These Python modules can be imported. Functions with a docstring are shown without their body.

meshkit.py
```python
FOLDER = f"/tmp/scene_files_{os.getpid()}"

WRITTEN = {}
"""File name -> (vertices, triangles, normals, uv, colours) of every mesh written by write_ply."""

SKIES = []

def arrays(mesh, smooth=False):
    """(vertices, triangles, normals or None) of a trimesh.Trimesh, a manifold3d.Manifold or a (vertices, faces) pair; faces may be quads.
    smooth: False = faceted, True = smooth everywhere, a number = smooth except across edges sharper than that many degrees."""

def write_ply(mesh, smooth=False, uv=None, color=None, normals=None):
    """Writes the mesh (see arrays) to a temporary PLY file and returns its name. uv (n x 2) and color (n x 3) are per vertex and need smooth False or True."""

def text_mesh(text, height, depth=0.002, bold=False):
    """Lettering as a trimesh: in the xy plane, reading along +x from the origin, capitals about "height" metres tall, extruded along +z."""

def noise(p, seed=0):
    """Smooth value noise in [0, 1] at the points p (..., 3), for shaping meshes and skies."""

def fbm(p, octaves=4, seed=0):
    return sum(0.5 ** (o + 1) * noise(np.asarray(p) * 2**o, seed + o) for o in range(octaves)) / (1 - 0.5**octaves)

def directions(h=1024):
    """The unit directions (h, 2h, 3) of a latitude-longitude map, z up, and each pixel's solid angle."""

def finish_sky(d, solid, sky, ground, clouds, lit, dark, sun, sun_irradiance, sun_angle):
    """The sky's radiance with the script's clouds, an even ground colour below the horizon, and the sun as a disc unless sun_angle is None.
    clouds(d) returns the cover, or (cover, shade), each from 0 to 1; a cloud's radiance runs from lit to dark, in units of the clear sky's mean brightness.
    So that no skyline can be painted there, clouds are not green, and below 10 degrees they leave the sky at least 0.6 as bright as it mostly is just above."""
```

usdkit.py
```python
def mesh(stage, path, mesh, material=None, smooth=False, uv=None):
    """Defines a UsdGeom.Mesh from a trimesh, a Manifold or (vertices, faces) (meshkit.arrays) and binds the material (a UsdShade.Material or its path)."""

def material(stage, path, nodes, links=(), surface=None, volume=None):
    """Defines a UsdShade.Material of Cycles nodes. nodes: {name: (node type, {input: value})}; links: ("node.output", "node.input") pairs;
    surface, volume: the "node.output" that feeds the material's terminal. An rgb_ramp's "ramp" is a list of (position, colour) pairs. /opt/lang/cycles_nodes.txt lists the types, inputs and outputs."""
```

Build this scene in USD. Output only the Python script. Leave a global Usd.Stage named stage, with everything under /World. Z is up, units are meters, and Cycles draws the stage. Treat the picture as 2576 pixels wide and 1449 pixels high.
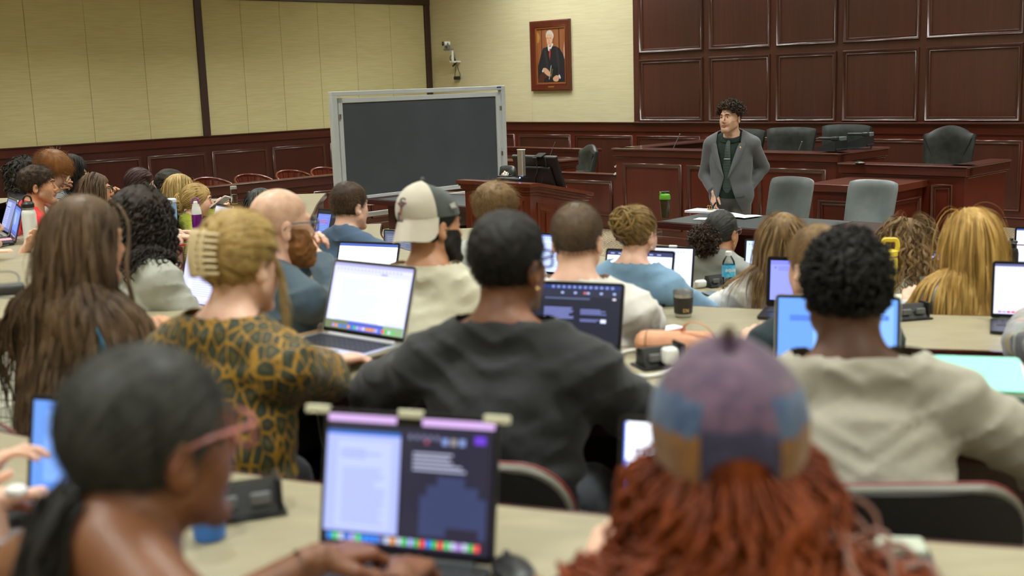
import math
import numpy as np, trimesh, usdkit, meshkit
from shapely.geometry import Polygon, LineString
from shapely.ops import unary_union
from pxr import Usd, UsdGeom, UsdLux, UsdShade, Gf, Sdf, Vt

# ---------------------------------------------------------------- stage, camera, light, exposure
stage = Usd.Stage.CreateInMemory()
UsdGeom.SetStageUpAxis(stage, 'Z'); UsdGeom.SetStageMetersPerUnit(stage, 1.0)
UsdGeom.Xform.Define(stage, '/World'); UsdGeom.Scope.Define(stage, '/World/Looks')
FPX, PITCH, ROLL, YAW, ZC = 2900.2, .177239, -.0323738, .791337, 1.95      # measured from the photograph's vanishing points
EXPOSURE = .62
FSTOP, FOCUS = 2.6, 9.8
LAMP = 52.0                                                                # radiance of the ceiling panels
WASH = .38
LAMP_COL = (.95, 1.0, .96)
CP, SP = math.cos(PITCH), math.sin(PITCH)
c_fw = np.array([0, CP, -SP]); _r0 = np.array([1., 0, 0]); _u0 = np.array([0, SP, CP])
c_rt = math.cos(ROLL)*_r0+math.sin(ROLL)*_u0; c_up = -math.sin(ROLL)*_r0+math.cos(ROLL)*_u0
CAM = np.array([0, 0, ZC])
cam = UsdGeom.Camera.Define(stage, '/World/camera')
cam.AddTransformOp().Set(Gf.Matrix4d(*c_rt, 0, *c_up, 0, *(-c_fw), 0, *CAM, 1))
cam.CreateHorizontalApertureAttr(36.0); cam.CreateVerticalApertureAttr(36.0*1449/2576)
cam.CreateFocalLengthAttr(36.0*FPX/2576); cam.CreateFStopAttr(FSTOP); cam.CreateFocusDistanceAttr(FOCUS)
cam.CreateExposureAttr(EXPOSURE); cam.CreateClippingRangeAttr((.05, 200.0))
dome = UsdLux.DomeLight.Define(stage, '/World/sky_light'); dome.CreateIntensityAttr(.02)

# room axes: x along the back wall to the right, y towards the back wall; world: camera looks along +y
RZ = -math.degrees(YAW)
ex = np.array([math.cos(YAW), -math.sin(YAW), 0]); ey = np.array([math.sin(YAW), math.cos(YAW), 0])
def R2W(x, y, z=0.): return ex*x+ey*y+np.array([0, 0, z])
def W2R(p): p = np.asarray(p, float); return np.array([p@ex, p@ey, p[2]])
def ray(x, y):
    d = c_fw+c_rt*(x-1288)/FPX-c_up*(y-724.5)/FPX
    return d/d[1]
def atY(x, y, Y): return CAM+ray(x, y)*Y            # a point of the photograph at forward distance Y
def atZ(x, y, z):                                    # ... on the level z
    d = ray(x, y); return CAM+d*((z-ZC)/d[2])
# ceiling lamps (room coordinates), built here because they light everything
CEIL = 4.05

# ---------------------------------------------------------------- materials
mats = {}
def srgb(*c):
    c = np.array(c, float)/255
    return tuple(np.where(c < .04045, c/12.92, ((c+.055)/1.055)**2.4))
def mat(name, nodes, links, surface):
    if name not in mats: mats[name] = usdkit.material(stage, '/World/Looks/'+name, nodes, links, surface=surface)
    return mats[name]
def plain(name, col, rough=.5, **k):
    return mat(name, {'p': ('principled_bsdf', dict(base_color=col, roughness=rough, **k))}, [], 'p.BSDF')
def mottled(name, c1, c2, rough=.6, scale=(20, 20, 20), bump=0., bscale=None, dist=.002, detail=3, lo=.35, hi=.65, **k):
    n = {'t': ('texture_coordinate', {}), 'm': ('mapping', {'scale': scale}), 'n': ('noise_texture', {'scale': 1., 'detail': detail}),
         'r': ('rgb_ramp', {'ramp': [(lo, c1), (hi, c2)]}), 'p': ('principled_bsdf', dict(roughness=rough, **k))}
    l = [('t.object', 'm.vector'), ('m.vector', 'n.vector'), ('n.fac', 'r.fac'), ('r.color', 'p.base_color')]
    if bump:
        n['m2'] = ('mapping', {'scale': bscale or scale}); n['n2'] = ('noise_texture', {'scale': 1., 'detail': 2.}); n['b'] = ('bump', {'strength': bump, 'distance': dist})
        l += [('t.object', 'm2.vector'), ('m2.vector', 'n2.vector'), ('n2.fac', 'b.height'), ('b.normal', 'p.normal')]
    return mat(name, n, l, 'p.BSDF')
def wood(name, c1, c2, rough=.33, along='z', coat=.5):
    s = {'x': (1.2, 26, 26), 'y': (26, 1.2, 26), 'z': (26, 26, 1.2)}[along]
    n = {'t': ('texture_coordinate', {}), 'o': ('object_info', {}), 'v': ('vector_math', {'math_type': 'add'}), 'm': ('mapping', {'scale': s}),
         'n': ('noise_texture', {'scale': 1., 'detail': 6., 'roughness': .62, 'distortion': .6}), 'm2': ('mapping', {'scale': tuple(.09*q for q in s)}), 'n2': ('noise_texture', {'scale': 1., 'detail': 1.}),
         'mx': ('mix_color', {'blend_type': 'mix', 'fac': .45}), 'r': ('rgb_ramp', {'ramp': [(.3, c1), (.7, c2)]}),
         'b': ('bump', {'strength': .04, 'distance': .001}),
         'p': ('principled_bsdf', {'roughness': rough, 'coat_weight': coat, 'coat_roughness': .12, 'specular_ior_level': .5})}
    l = [('t.object', 'v.vector1'), ('o.location', 'v.vector2'), ('v.vector', 'm.vector'), ('v.vector', 'm2.vector'), ('m.vector', 'n.vector'), ('m2.vector', 'n2.vector'), ('n.color', 'mx.a'), ('n2.color', 'mx.b'),
         ('mx.result', 'r.fac'), ('r.color', 'p.base_color'), ('n.fac', 'b.height'), ('b.normal', 'p.normal')]
    return mat(name, n, l, 'p.BSDF')
def emit(name, col, s):
    return mat(name, {'e': ('emission', {'color': col, 'strength': s})}, [], 'e.emission')
def glow(name, col, s):                                # a lit display: emits, and reflects a little
    return mat(name, {'p': ('principled_bsdf', {'base_color': (.01, .01, .012), 'roughness': .25, 'emission_color': col, 'emission_strength': s})}, [], 'p.BSDF')
def glassy(name, col=(1, 1, 1), rough=.02, ior=1.45):
    return plain(name, col, rough, transmission_weight=1., ior=ior)

# ---------------------------------------------------------------- prims
_n = {}
def _path(parent, name):
    base = '/World' if parent is None else str(parent.GetPath())
    k = _n.get((base, name), 0); _n[(base, name)] = k+1
    return f'{base}/{name}' if k == 0 else f'{base}/{name}_{k:03d}'
def tag(p, label=None, cat=None, group=None, kind=None):
    for a, b in (('label', label), ('category', cat), ('group', group), ('kind', kind)):
        if b: p.SetCustomDataByKey(a, b)
    return p
def thing(name, label, cat, loc=(0, 0, 0), rz=0., group=None, kind=None, parent=None, rx=0., ry=0.):
    x = UsdGeom.Xform.Define(stage, _path(parent, name)); x.AddTranslateOp().Set(Gf.Vec3d(*map(float, loc)))
    if rz: x.AddRotateZOp().Set(float(rz))
    if ry: x.AddRotateYOp().Set(float(ry))
    if rx: x.AddRotateXOp().Set(float(rx))
    return tag(x.GetPrim(), label, cat, group, kind)
def structure(name, label=None, room=True, loc=(0, 0, 0)):
    return thing(name, label, None, loc, RZ if room else 0., kind='structure')
def part(parent, name, mesh, m, smooth=30, label=None, kind=None):
    if isinstance(mesh, list): mesh = cat_(mesh)
    if isinstance(mesh, tuple): mesh = trimesh.Trimesh(mesh[0], _tri(mesh[1]), process=False)
    return tag(usdkit.mesh(stage, _path(parent, name), mesh, m, smooth=smooth).GetPrim(), label, kind=kind)
def single(name, mesh, m, label, cat, loc=(0, 0, 0), rz=0., smooth=30, group=None, rx=0.):
    g = usdkit.mesh(stage, _path(None, name), cat_(mesh) if isinstance(mesh, list) else mesh, m, smooth=smooth)
    g.AddTranslateOp().Set(Gf.Vec3d(*map(float, loc)))
    if rz: g.AddRotateZOp().Set(float(rz))
    if rx: g.AddRotateXOp().Set(float(rx))
    return tag(g.GetPrim(), label, cat, group)
def copy(src, loc, rz=0., label=None, group=None):
    was = src.GetCustomData()
    r = thing(src.GetName().rstrip('0123456789_') if src.GetName()[-3:].isdigit() else src.GetName(), label or was['label'], was['category'], loc, rz, group or was.get('group'))
    r.GetReferences().AddInternalReference(src.GetPath()); r.SetInstanceable(True)
    return r

# ---------------------------------------------------------------- shapes (all return trimesh)
def _tri(f):
    f = np.asarray(f, int)
    return np.vstack([f[:, [0, 1, 2]], f[:, [0, 2, 3]]]) if f.shape[1] == 4 else f
def TM(v, f): return trimesh.Trimesh(np.asarray(v, float), _tri(f), process=False)
def cat_(ms): return trimesh.util.concatenate([m if isinstance(m, trimesh.Trimesh) else TM(*m) for m in ms])
def mv(m, t=(0, 0, 0), rz=0., rx=0., ry=0., s=None):
    m = m.copy()
    if s is not None: m.apply_scale(s)
    for a, ax in ((rx, (1, 0, 0)), (ry, (0, 1, 0)), (rz, (0, 0, 1))):
        if a: m.apply_transform(trimesh.transformations.rotation_matrix(math.radians(a), ax))
    m.apply_translation(t); return m
def box(x0, x1, y0, y1, z0, z1, b=.004):
    """A box with chamfered edges."""
    lo, hi = np.minimum([x0, y0, z0], [x1, y1, z1]), np.maximum([x0, y0, z0], [x1, y1, z1])
    b = min(b, *(.45*(hi-lo)))
    if b <= 0: 
        m = trimesh.creation.box(hi-lo); m.apply_translation((lo+hi)/2); return m
    pts = []
    for s in np.ndindex(2, 2, 2):
        c = np.where(s, hi, lo); d = np.where(s, -b, b)
        for k in range(3):
            q = c+d; q[k] = c[k]; pts.append(q)
    return trimesh.convex.convex_hull(np.array(pts))
def lathe(prof, n=28, cap=True):
    """prof: (radius, z) from bottom to top."""
    p = np.array(prof, float); a = np.arange(n)*2*np.pi/n; k = len(p)
    v = np.stack([p[:, None, 0]*np.cos(a), p[:, None, 0]*np.sin(a), np.repeat(p[:, 1:], n, 1)], -1).reshape(-1, 3)
    i, j = np.meshgrid(np.arange(k-1), np.arange(n), indexing='ij')
    f = np.stack([i*n+j, i*n+(j+1) % n, (i+1)*n+(j+1) % n, (i+1)*n+j], -1).reshape(-1, 4); f = _tri(f)
    if cap:
        for r, rev in ((0, True), (k-1, False)):
            if p[r, 0] > 1e-6:
                v = np.vstack([v, [[0, 0, p[r, 1]]]]); c = len(v)-1; q = r*n+np.arange(n)
                t = np.stack([np.full(n, c), q, np.roll(q, -1)], 1); f = np.vstack([f, t[:, ::-1] if rev else t])
    return TM(v, f)
def tube(pts, r, n=10, cap=True, flat=1.):
    """A tube along points; r a number or one per point; flat squeezes the second axis."""
    p = np.asarray(pts, float); r = np.broadcast_to(np.asarray(r, float), (len(p),))
    t = np.gradient(p, axis=0); t /= np.linalg.norm(t, axis=1, keepdims=True)+1e-12
    up = np.array([0, 0, 1.]) if abs(t[0, 2]) < .9 else np.array([1., 0, 0])
    A = np.zeros_like(p); a = np.cross(t[0], up); a /= np.linalg.norm(a)
    for i in range(len(p)):
        a = a-t[i]*(a@t[i]); a /= np.linalg.norm(a)+1e-12; A[i] = a
    B = np.cross(t, A); ang = np.arange(n)*2*np.pi/n
    v = p[:, None]+r[:, None, None]*(np.cos(ang)[None, :, None]*A[:, None]+flat*np.sin(ang)[None, :, None]*B[:, None])
    k = len(p); i, j = np.meshgrid(np.arange(k-1), np.arange(n), indexing='ij')
    f = _tri(np.stack([i*n+j, i*n+(j+1) % n, (i+1)*n+(j+1) % n, (i+1)*n+j], -1).reshape(-1, 4)); v = v.reshape(-1, 3)
    if cap:
        v = np.vstack([v, p[:1], p[-1:]]); q = np.arange(n); c = len(v)-2
        f = np.vstack([f, np.stack([np.full(n, c), np.roll(q, -1), q], 1), np.stack([np.full(n, c+1), (k-1)*n+q, (k-1)*n+np.roll(q, -1)], 1)])
    return TM(v, f)
def smoothline(pts, n=24, closed=False):
    """Catmull-Rom through the points."""
    from scipy.interpolate import CubicSpline
    p = np.asarray(pts, float)
    if closed: p = np.vstack([p, p[:1]])
    s = np.r_[0, np.cumsum(np.linalg.norm(np.diff(p, axis=0), axis=1))]
    return CubicSpline(s, p, bc_type='periodic' if closed else 'natural')(np.linspace(0, s[-1], n))
def prism(poly, z0, z1, b=0.):
    """A polygon (x, y) extruded in z."""
    P = poly if isinstance(poly, Polygon) else Polygon(poly)
    m = trimesh.creation.extrude_polygon(P, z1-z0, engine='earcut'); m.apply_translation((0, 0, z0)); return m
def rrect(x0, y0, x1, y1, r, n=6):
    return Polygon([(x0+r, y0+r), (x1-r, y0+r), (x1-r, y1-r), (x0+r, y1-r)]).buffer(r, quad_segs=n)
def sheet(P, th):
    """A grid of points (a, b, 3) as a sheet with thickness along its normals."""
    P = np.asarray(P, float); a, b = P.shape[:2]
    du, dv = np.gradient(P, axis=0), np.gradient(P, axis=1); n = np.cross(du, dv); n /= np.linalg.norm(n, axis=-1, keepdims=True)+1e-12
    th = np.broadcast_to(np.asarray(th, float), (a, b))[..., None]; v = np.vstack([(P+n*th/2).reshape(-1, 3), (P-n*th/2).reshape(-1, 3)]); I = np.arange(a*b).reshape(a, b)
    q = np.stack([I[:-1, :-1], I[1:, :-1], I[1:, 1:], I[:-1, 1:]], -1).reshape(-1, 4)
    rim = np.r_[I[0, :-1], I[:-1, -1], I[-1, :0:-1], I[:0:-1, 0]]; nx = np.roll(rim, -1)
    f = np.vstack([q, q[:, ::-1]+a*b, np.stack([rim, nx, nx+a*b, rim+a*b], 1)]); return TM(v, f)
def pill(lo, hi, r, refine=0):
    """A box rounded all over: hull of eight small spheres."""
    lo, hi = np.array(lo, float), np.array(hi, float); s = trimesh.creation.icosphere(1, r).vertices
    return trimesh.convex.convex_hull(np.vstack([s+np.where(k, hi-r, lo+r) for k in np.ndindex(2, 2, 2)]))
def text3(s, h, T, bold=False, depth=.0006):
    """Lettering mapped by the 4 x 4 matrix T (text plane xy)."""
    m = meshkit.text_mesh(s, h, depth, bold); m.apply_translation((-m.bounds.mean(0)[0], -m.bounds.mean(0)[1], 0)); m.apply_transform(T); return m
def frame4(o, x, y):
    x = np.array(x, float)/np.linalg.norm(x); z = np.cross(x, y); z /= np.linalg.norm(z); y = np.cross(z, x)
    T = np.eye(4); T[:3, 0], T[:3, 1], T[:3, 2], T[:3, 3] = x, y, z, o; return T
# a face of panelling: (u, v, w) = along, up, out
def face_y(y): return lambda u, v, w: np.stack([u, np.full_like(u, y)-w, v], -1)          # faces -y
def face_x(x): return lambda u, v, w: np.stack([np.full_like(u, x)+w, u, v], -1)          # faces +x
def face_xn(x): return lambda u, v, w: np.stack([np.full_like(u, x)-w, u, v], -1)         # faces -x
def fbox(F, u0, u1, v0, v1, w0, w1, b=.003):
    m = box(u0, u1, v0, v1, w0, w1, b); v = m.vertices; m = trimesh.Trimesh(F(v[:, 0], v[:, 1], v[:, 2]), m.faces, process=False)
    if m.volume < 0: m.invert()
    return m
def moulding(F, u0, u1, v0, v1, prof=((-.004, .0), (-.004, .012), (-.001, .021), (.006, .026), (.013, .022), (.018, .014), (.030, .010), (.034, .014), (.040, .016), (.046, .012), (.048, .0))):
    """A mitred picture-frame moulding; prof: (inset, height)."""
    p = np.array(prof); d, h = p[:, 0], p[:, 1]
    C = [np.stack([u0+d, v0+d, h], 1), np.stack([u1-d, v0+d, h], 1), np.stack([u1-d, v1-d, h], 1), np.stack([u0+d, v1-d, h], 1)]
    V, f, k = np.vstack(C), [], len(p)
    for c in range(4):
        n = (c+1) % 4
        for i in range(k-1): f.append((c*k+i, n*k+i, n*k+i+1, c*k+i+1))
    m = TM(F(V[:, 0], V[:, 1], V[:, 2]), f)
    return m
# ================================================================ palette
W_PANEL = wood('cherry_panel', srgb(56, 28, 22), srgb(84, 43, 32), .36)
W_RED = wood('cherry_red', srgb(70, 24, 14), srgb(100, 37, 21), .34)
W_RAIL = wood('cherry_rail', srgb(64, 25, 17), srgb(92, 39, 25), .28, 'x')
W_RAILY = wood('cherry_rail_y', srgb(60, 25, 18), srgb(86, 38, 26), .28, 'y')
W_DARK = wood('cherry_dark', srgb(54, 24, 20), srgb(80, 38, 30), .3)
W_LECT = wood('cherry_lectern', srgb(86, 36, 20), srgb(122, 56, 31), .3)
W_TOP = wood('cherry_top', srgb(80, 36, 25), srgb(108, 52, 37), .3, 'x')
W_TABLE = wood('mahogany_table', srgb(52, 24, 24), srgb(78, 38, 34), .25, 'x')
W_TRIM = wood('dark_trim', srgb(52, 30, 28), srgb(66, 40, 36), .4)
W_CHAIR = wood('jury_chair_wood', srgb(92, 34, 22), srgb(120, 50, 30), .16, 'z', .8)
CLOTH_WALL = mottled('wall_fabric', srgb(194, 184, 136), srgb(204, 195, 148), .9, (3, 3, 60), .12, (9, 9, 150), .0015, 4)
CLOTH_BACK = mottled('wall_fabric_back', srgb(206, 196, 158), srgb(214, 205, 168), .9, (3, 3, 60), .12, (9, 9, 150), .0015, 4)
CARPET = mottled('carpet', srgb(84, 74, 60), srgb(178, 160, 128), .95, (55, 55, 55), .5, (160, 160, 160), .004, 2, .42, .58)
WHITE_PAINT = mottled('ceiling_tile', srgb(226, 222, 212), srgb(236, 232, 222), .9, (30, 30, 30), .2)
LAMINATE = mottled('beige_laminate', srgb(147, 138, 112), srgb(155, 146, 119), .42, (6, 22, 6), .03, (40, 40, 40), .0005, 4)
BLACK_LEATHER = mottled('black_leather', srgb(36, 41, 40), srgb(50, 55, 53), .36, (14, 14, 14), .25, (120, 120, 120), .0008)
GREY_LEATHER = mottled('grey_leather', srgb(108, 115, 116), srgb(118, 125, 125), .4, (9, 9, 9), .2, (140, 140, 140), .0006)
BLACK_PLASTIC = plain('black_plastic', srgb(24, 25, 26), .42)
DARK_MESH = mottled('chair_mesh', srgb(20, 18, 17), srgb(30, 27, 25), .7, (300, 300, 300), .3)
CHROME = plain('chrome', (.75, .75, .76), .18, metallic=1.)
ALU = plain('brushed_aluminium', (.74, .75, .76), .34, metallic=1.)
ALU_PAINT = plain('aluminium_frame', srgb(206, 212, 214), .38, metallic=.35)
STEEL = plain('steel', (.55, .55, .55), .3, metallic=1.)
GOLD = plain('gold', (.83, .58, .24), .25, metallic=1.)
BRASS = plain('brass_plate', srgb(186, 146, 72), .35, metallic=.8)
WHITE_PLASTIC = plain('white_plastic', srgb(228, 228, 224), .35)
PAPER = plain('paper', srgb(232, 233, 240), .8)
SLATE = mottled('slate_board', srgb(66, 72, 78), srgb(71, 77, 82), .36, (2, 2, 2), .05, (3, 60, 60), .0005, 4)
RUBBER = plain('black_rubber', srgb(20, 20, 20), .7)

XL, XR, YB, YF = -16.263, 4.2, 14.164, -4.2                 # the room shell, room coordinates

# ================================================================ shell
floor = structure('floor'); part(floor, 'carpet', box(XL-.3, XR+.3, YF-.3, YB+.3, -.12, 0, 0), CARPET, False)
ceil = structure('ceiling'); part(ceil, 'ceiling_slab', box(XL-.3, XR+.3, YF-.3, YB+.3, CEIL, CEIL+.12, 0), WHITE_PAINT, False)
for nm, b_ in (('wall_right', (XR, XR+.2, YF, YB)), ('wall_front', (XL, XR, YF-.2, YF))):
    w = structure(nm); part(w, 'wall_board', box(*b_, 0, CEIL, 0), CLOTH_WALL, False)

def wainscot(w, F, cols, u0, u1, top=1.268, ptop=1.055, pbot=.2, rail_m=None, pm=W_RED, base=True):
    """A dado: backing, cap rail, frieze, framed panels, base board."""
    part(w, 'backing', fbox(F, u0, u1, 0, top-.06, -.02, .012, 0), pm)
    part(w, 'cap_rail', fbox(F, u0, u1, top-.018, top, 0, .062, .006), rail_m)
    part(w, 'frieze_rail', fbox(F, u0, u1, top-.145, top-.018, 0, .036, .003), rail_m)
    if base:
        part(w, 'baseboard', fbox(F, u0, u1, 0, .11, 0, .034, .004), rail_m); part(w, 'base_cap', fbox(F, u0, u1, .11, .13, 0, .044, .006), rail_m)
    for a, b in cols:
        part(w, 'panel', fbox(F, a+.03, b-.03, pbot+.03, ptop-.03, .012, .0135, 0), W_PANEL if pm is W_RED else pm)
        part(w, 'panel_moulding', moulding(lambda u, v, q: F(u, v, q+.012), a, b, pbot, ptop), rail_m, 55)

# back wall: fabric on the left, tall panelling on the right, one dado all along
wb = structure('wall_back'); Fb = face_y(YB)
part(wb, 'wall_board', box(XL-.2, XR+.2, YB, YB+.2, 0, CEIL, 0), CLOTH_BACK, False)
XE = -11.468
for a, b in ((XL, -13.7), (-13.7, XE)):
    part(wb, 'fabric_panel', fbox(Fb, a+.0015, b-.0015, 1.26, CEIL, 0, .012, .002), CLOTH_BACK)
dado = [(-16.2, -15.6), (-15.5, -14.24), (-14.13, -14.03+1.19), (-12.73, -11.53), (-11.44, -10.24), (-10.14, -8.94), (-8.84, -7.64), (-7.54, -6.41), (-6.31, -5.53), (-5.43, -4.2), (-4.1, -2.9), (-2.8, -1.6), (-1.5, -.3), (-.2, 1.), (1.1, 2.3), (2.4, 3.6)]
dado[1] = (-15.5, -14.134); dado[2] = (-14.03, -12.836)
wainscot(wb, Fb, dado, XL, XR, rail_m=W_RAIL)
part(wb, 'panelling_backing', fbox(Fb, XE, XR, 1.268, CEIL, 0, .028, 0), W_PANEL)
part(wb, 'edge_stile', fbox(Fb, XE, -11.36, 1.27, CEIL, .028, .05, .004), W_PANEL)
cols = [(-11.35, -10.181), (-10.061, -9.037), (-8.928, -8.014), (-7.908, -6.857), (-6.757, -5.565), (-5.455, -4.3), (-4.19, -3.1), (-3., -1.9), (-1.8, -.7), (-.6, .5), (.6, 1.7), (1.8, 2.9)]
Fb2 = lambda u, v, q: Fb(u, v, q+.028)
PROF_BIG = ((-.004, 0), (-.004, .016), (0, .028), (.008, .036), (.017, .031), (.024, .018), (.036, .013), (.042, .019), (.050, .021), (.057, .014), (.060, .0))
for a, b in cols:
    for v0, v1 in ((1.285, 2.207), (2.312, 3.25), (3.355, 3.95)):
        part(wb, 'panel', fbox(Fb2, a+.045, b-.045, v0+.045, v1-.045, 0, .002, 0), W_PANEL)
        part(wb, 'panel_moulding', moulding(Fb2, a, b, v0, v1, PROF_BIG), W_PANEL, 55)
part(wb, 'rail_cap', fbox(Fb, XE, XR, 1.25, 1.275, .03, .085, .01), W_RAIL)

# left wall: fabric strips in dark frames above the dado
wl = structure('wall_left'); Fl = face_x(XL)
part(wl, 'wall_board', box(XL-.2, XL, YF-.2, YB+.2, 0, CEIL, 0), CLOTH_WALL, False)
seams = [-4.2, -3.2, -2.2, -1.2, -.2, .8, 1.8, 2.8, 3.8, 4.75, 5.7, 6.781, 7.638, 8.516, 9.40]
for a, b in zip(seams[:-1], seams[1:]):
    part(wl, 'fabric_strip', fbox(Fl, a+.002, b-.002, 1.262, 3.352 if a > 3 else CEIL, 0, .014, .004), CLOTH_WALL)
seams = [9.515, 10.216, 10.948, 11.697, 12.472, 13.245, 14.035]
for a, b in zip(seams[:-1], seams[1:]):
    part(wl, 'fabric_strip', fbox(Fl, a+.002, b-.002, 1.262, 3.352, 0, .014, .004), CLOTH_WALL)
part(wl, 'frame_post', fbox(Fl, 9.40, 9.515, 1.27, 3.36, 0, .05, .004), W_TRIM)
part(wl, 'frame_post', fbox(Fl, 14.04, 14.16, 1.27, 3.36, 0, .05, .004), W_TRIM)
part(wl, 'frame_beam', fbox(Fl, YF, YB, 3.355, 3.62, 0, .06, .004), W_TRIM)
part(wl, 'upper_board', fbox(Fl, YF, YB, 3.62, CEIL, 0, .014, .002), CLOTH_WALL)
lc = [(5.3, 6.29), (6.39, 7.337-.03), (7.337, 8.31), (8.423, 9.408), (9.517, 10.535), (10.634, 11.684), (11.79, 12.83), (12.93, 13.95)]
lc[1] = (5.3, 6.388); lc[0] = (4.2, 5.2); lc.insert(2, (6.5, 7.23)); lc = [(4.2, 5.2), (5.3, 6.388)] + [(6.49, 7.25)][:0] + lc[3:]
lc = [(2.1, 3.1), (3.2, 4.2), (4.3, 5.28), (5.38, 6.39), (6.49, 7.24)][:4] + [(7.337, 8.31), (8.423, 9.408), (9.517, 10.535), (10.634, 11.684), (11.79, 12.83), (12.93, 13.95)]
wainscot(wl, Fl, lc, YF, YB, rail_m=W_RAILY, ptop=1.013, pm=W_DARK)
trimc = structure('trim_1'); part(trimc, 'corner_bead', box(XL, XL+.03, YB-.03, YB, 1.27, CEIL, .006), W_TRIM)

# ================================================================ ceiling lights
BAFFLE = plain('lamp_baffle', srgb(120, 118, 112), .6)
def ceiling_light(lx, ly, inten, deep=.34):
    t = thing('ceiling_light', 'recessed square ceiling light panel above the hall', 'ceiling light', R2W(lx, ly, CEIL), RZ, 'ceiling light panels out of the picture above')
    part(t, 'baffle', [box(-.31, .31, s*.3-.01, s*.3+.01, -deep, 0, .002) for s in (-1, 1)]+[box(s*.3-.01, s*.3+.01, -.29, .29, -deep, 0, .002) for s in (-1, 1)], BAFFLE)
    L = UsdLux.RectLight.Define(stage, str(t.GetPath())+'/lamp'); L.CreateWidthAttr(.56); L.CreateHeightAttr(.56)
    L.CreateIntensityAttr(inten); L.CreateColorAttr(Gf.Vec3f(*LAMP_COL)); L.AddTranslateOp().Set(Gf.Vec3d(0, 0, -.012))
for lx in np.arange(-14.0, 3.6, 2.5):
    for ly in np.arange(-3., 12.2, 2.5): ceiling_light(lx, ly, LAMP)
for lx in (-13.6, -12.5, -11.2, -8.9, -6.4, -3.9, -1.4): ceiling_light(lx, 13.0, LAMP*WASH, .06)       # washers along the back wall
# ================================================================ tiers of the lecture hall
from scipy.interpolate import CubicSpline
def curve(pts, n=60):
    return smoothline(np.array(pts, float), n)
# near edges (towards the audience) of the desks in world xy, from right to left, and their levels
TIER = {'A': .03, 'B': .15, 'C': .26, 'D': .38, 'E': .45}
ROWS = {
 'A': [(4.2, 5.9), (2.9, 6.2), (1.5, 6.55), (.6, 7.0), (-.1, 7.7), (-.6, 8.6), (-.75, 9.5)],
 'B': [(4.2, 4.55), (3.1, 4.8), (2.0, 5.03), (1.04, 5.30), (.3, 5.68), (-.45, 6.3), (-1.15, 7.1), (-1.5, 8.0), (-1.62, 9.0)],
 'C': [(4.2, 3.2), (2.8, 3.5), (1.64, 3.824), (.65, 4.17), (-.1, 4.55), (-.85, 5.05), (-1.5, 5.85), (-1.9, 6.8), (-2.05, 7.4), (-2.1, 8.4), (-2.2, 9.4), (-2.3, 10.6)],
 'D': [(3.4, 2.1), (2.2, 2.32), (1.18, 2.578), (.3, 2.88), (-.478, 3.231), (-1.3, 3.72), (-2.1, 4.5), (-2.65, 5.4), (-2.95, 6.3), (-3.05, 7.2), (-3.0, 8.2), (-2.9, 9.2)],
 'E': [(3.0, .62), (1.9, .82), (.9, 1.1), (.1, 1.33), (-.6, 1.6), (-1.3, 1.95), (-2.1, 2.5), (-2.9, 3.3), (-3.6, 4.4), (-4.0, 5.6), (-4.3, 7.2), (-4.4, 9.)]}
DEPTH = {'A': .6, 'B': .62, 'C': .62, 'D': .66, 'E': .62}
def offset(P, d):
    t = np.gradient(P, axis=0); t /= np.linalg.norm(t, axis=1, keepdims=True)
    return P+np.stack([t[:, 1], -t[:, 0]], 1)*d      # rows run right to left: the front is to their right
DESKZ = {}
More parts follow.
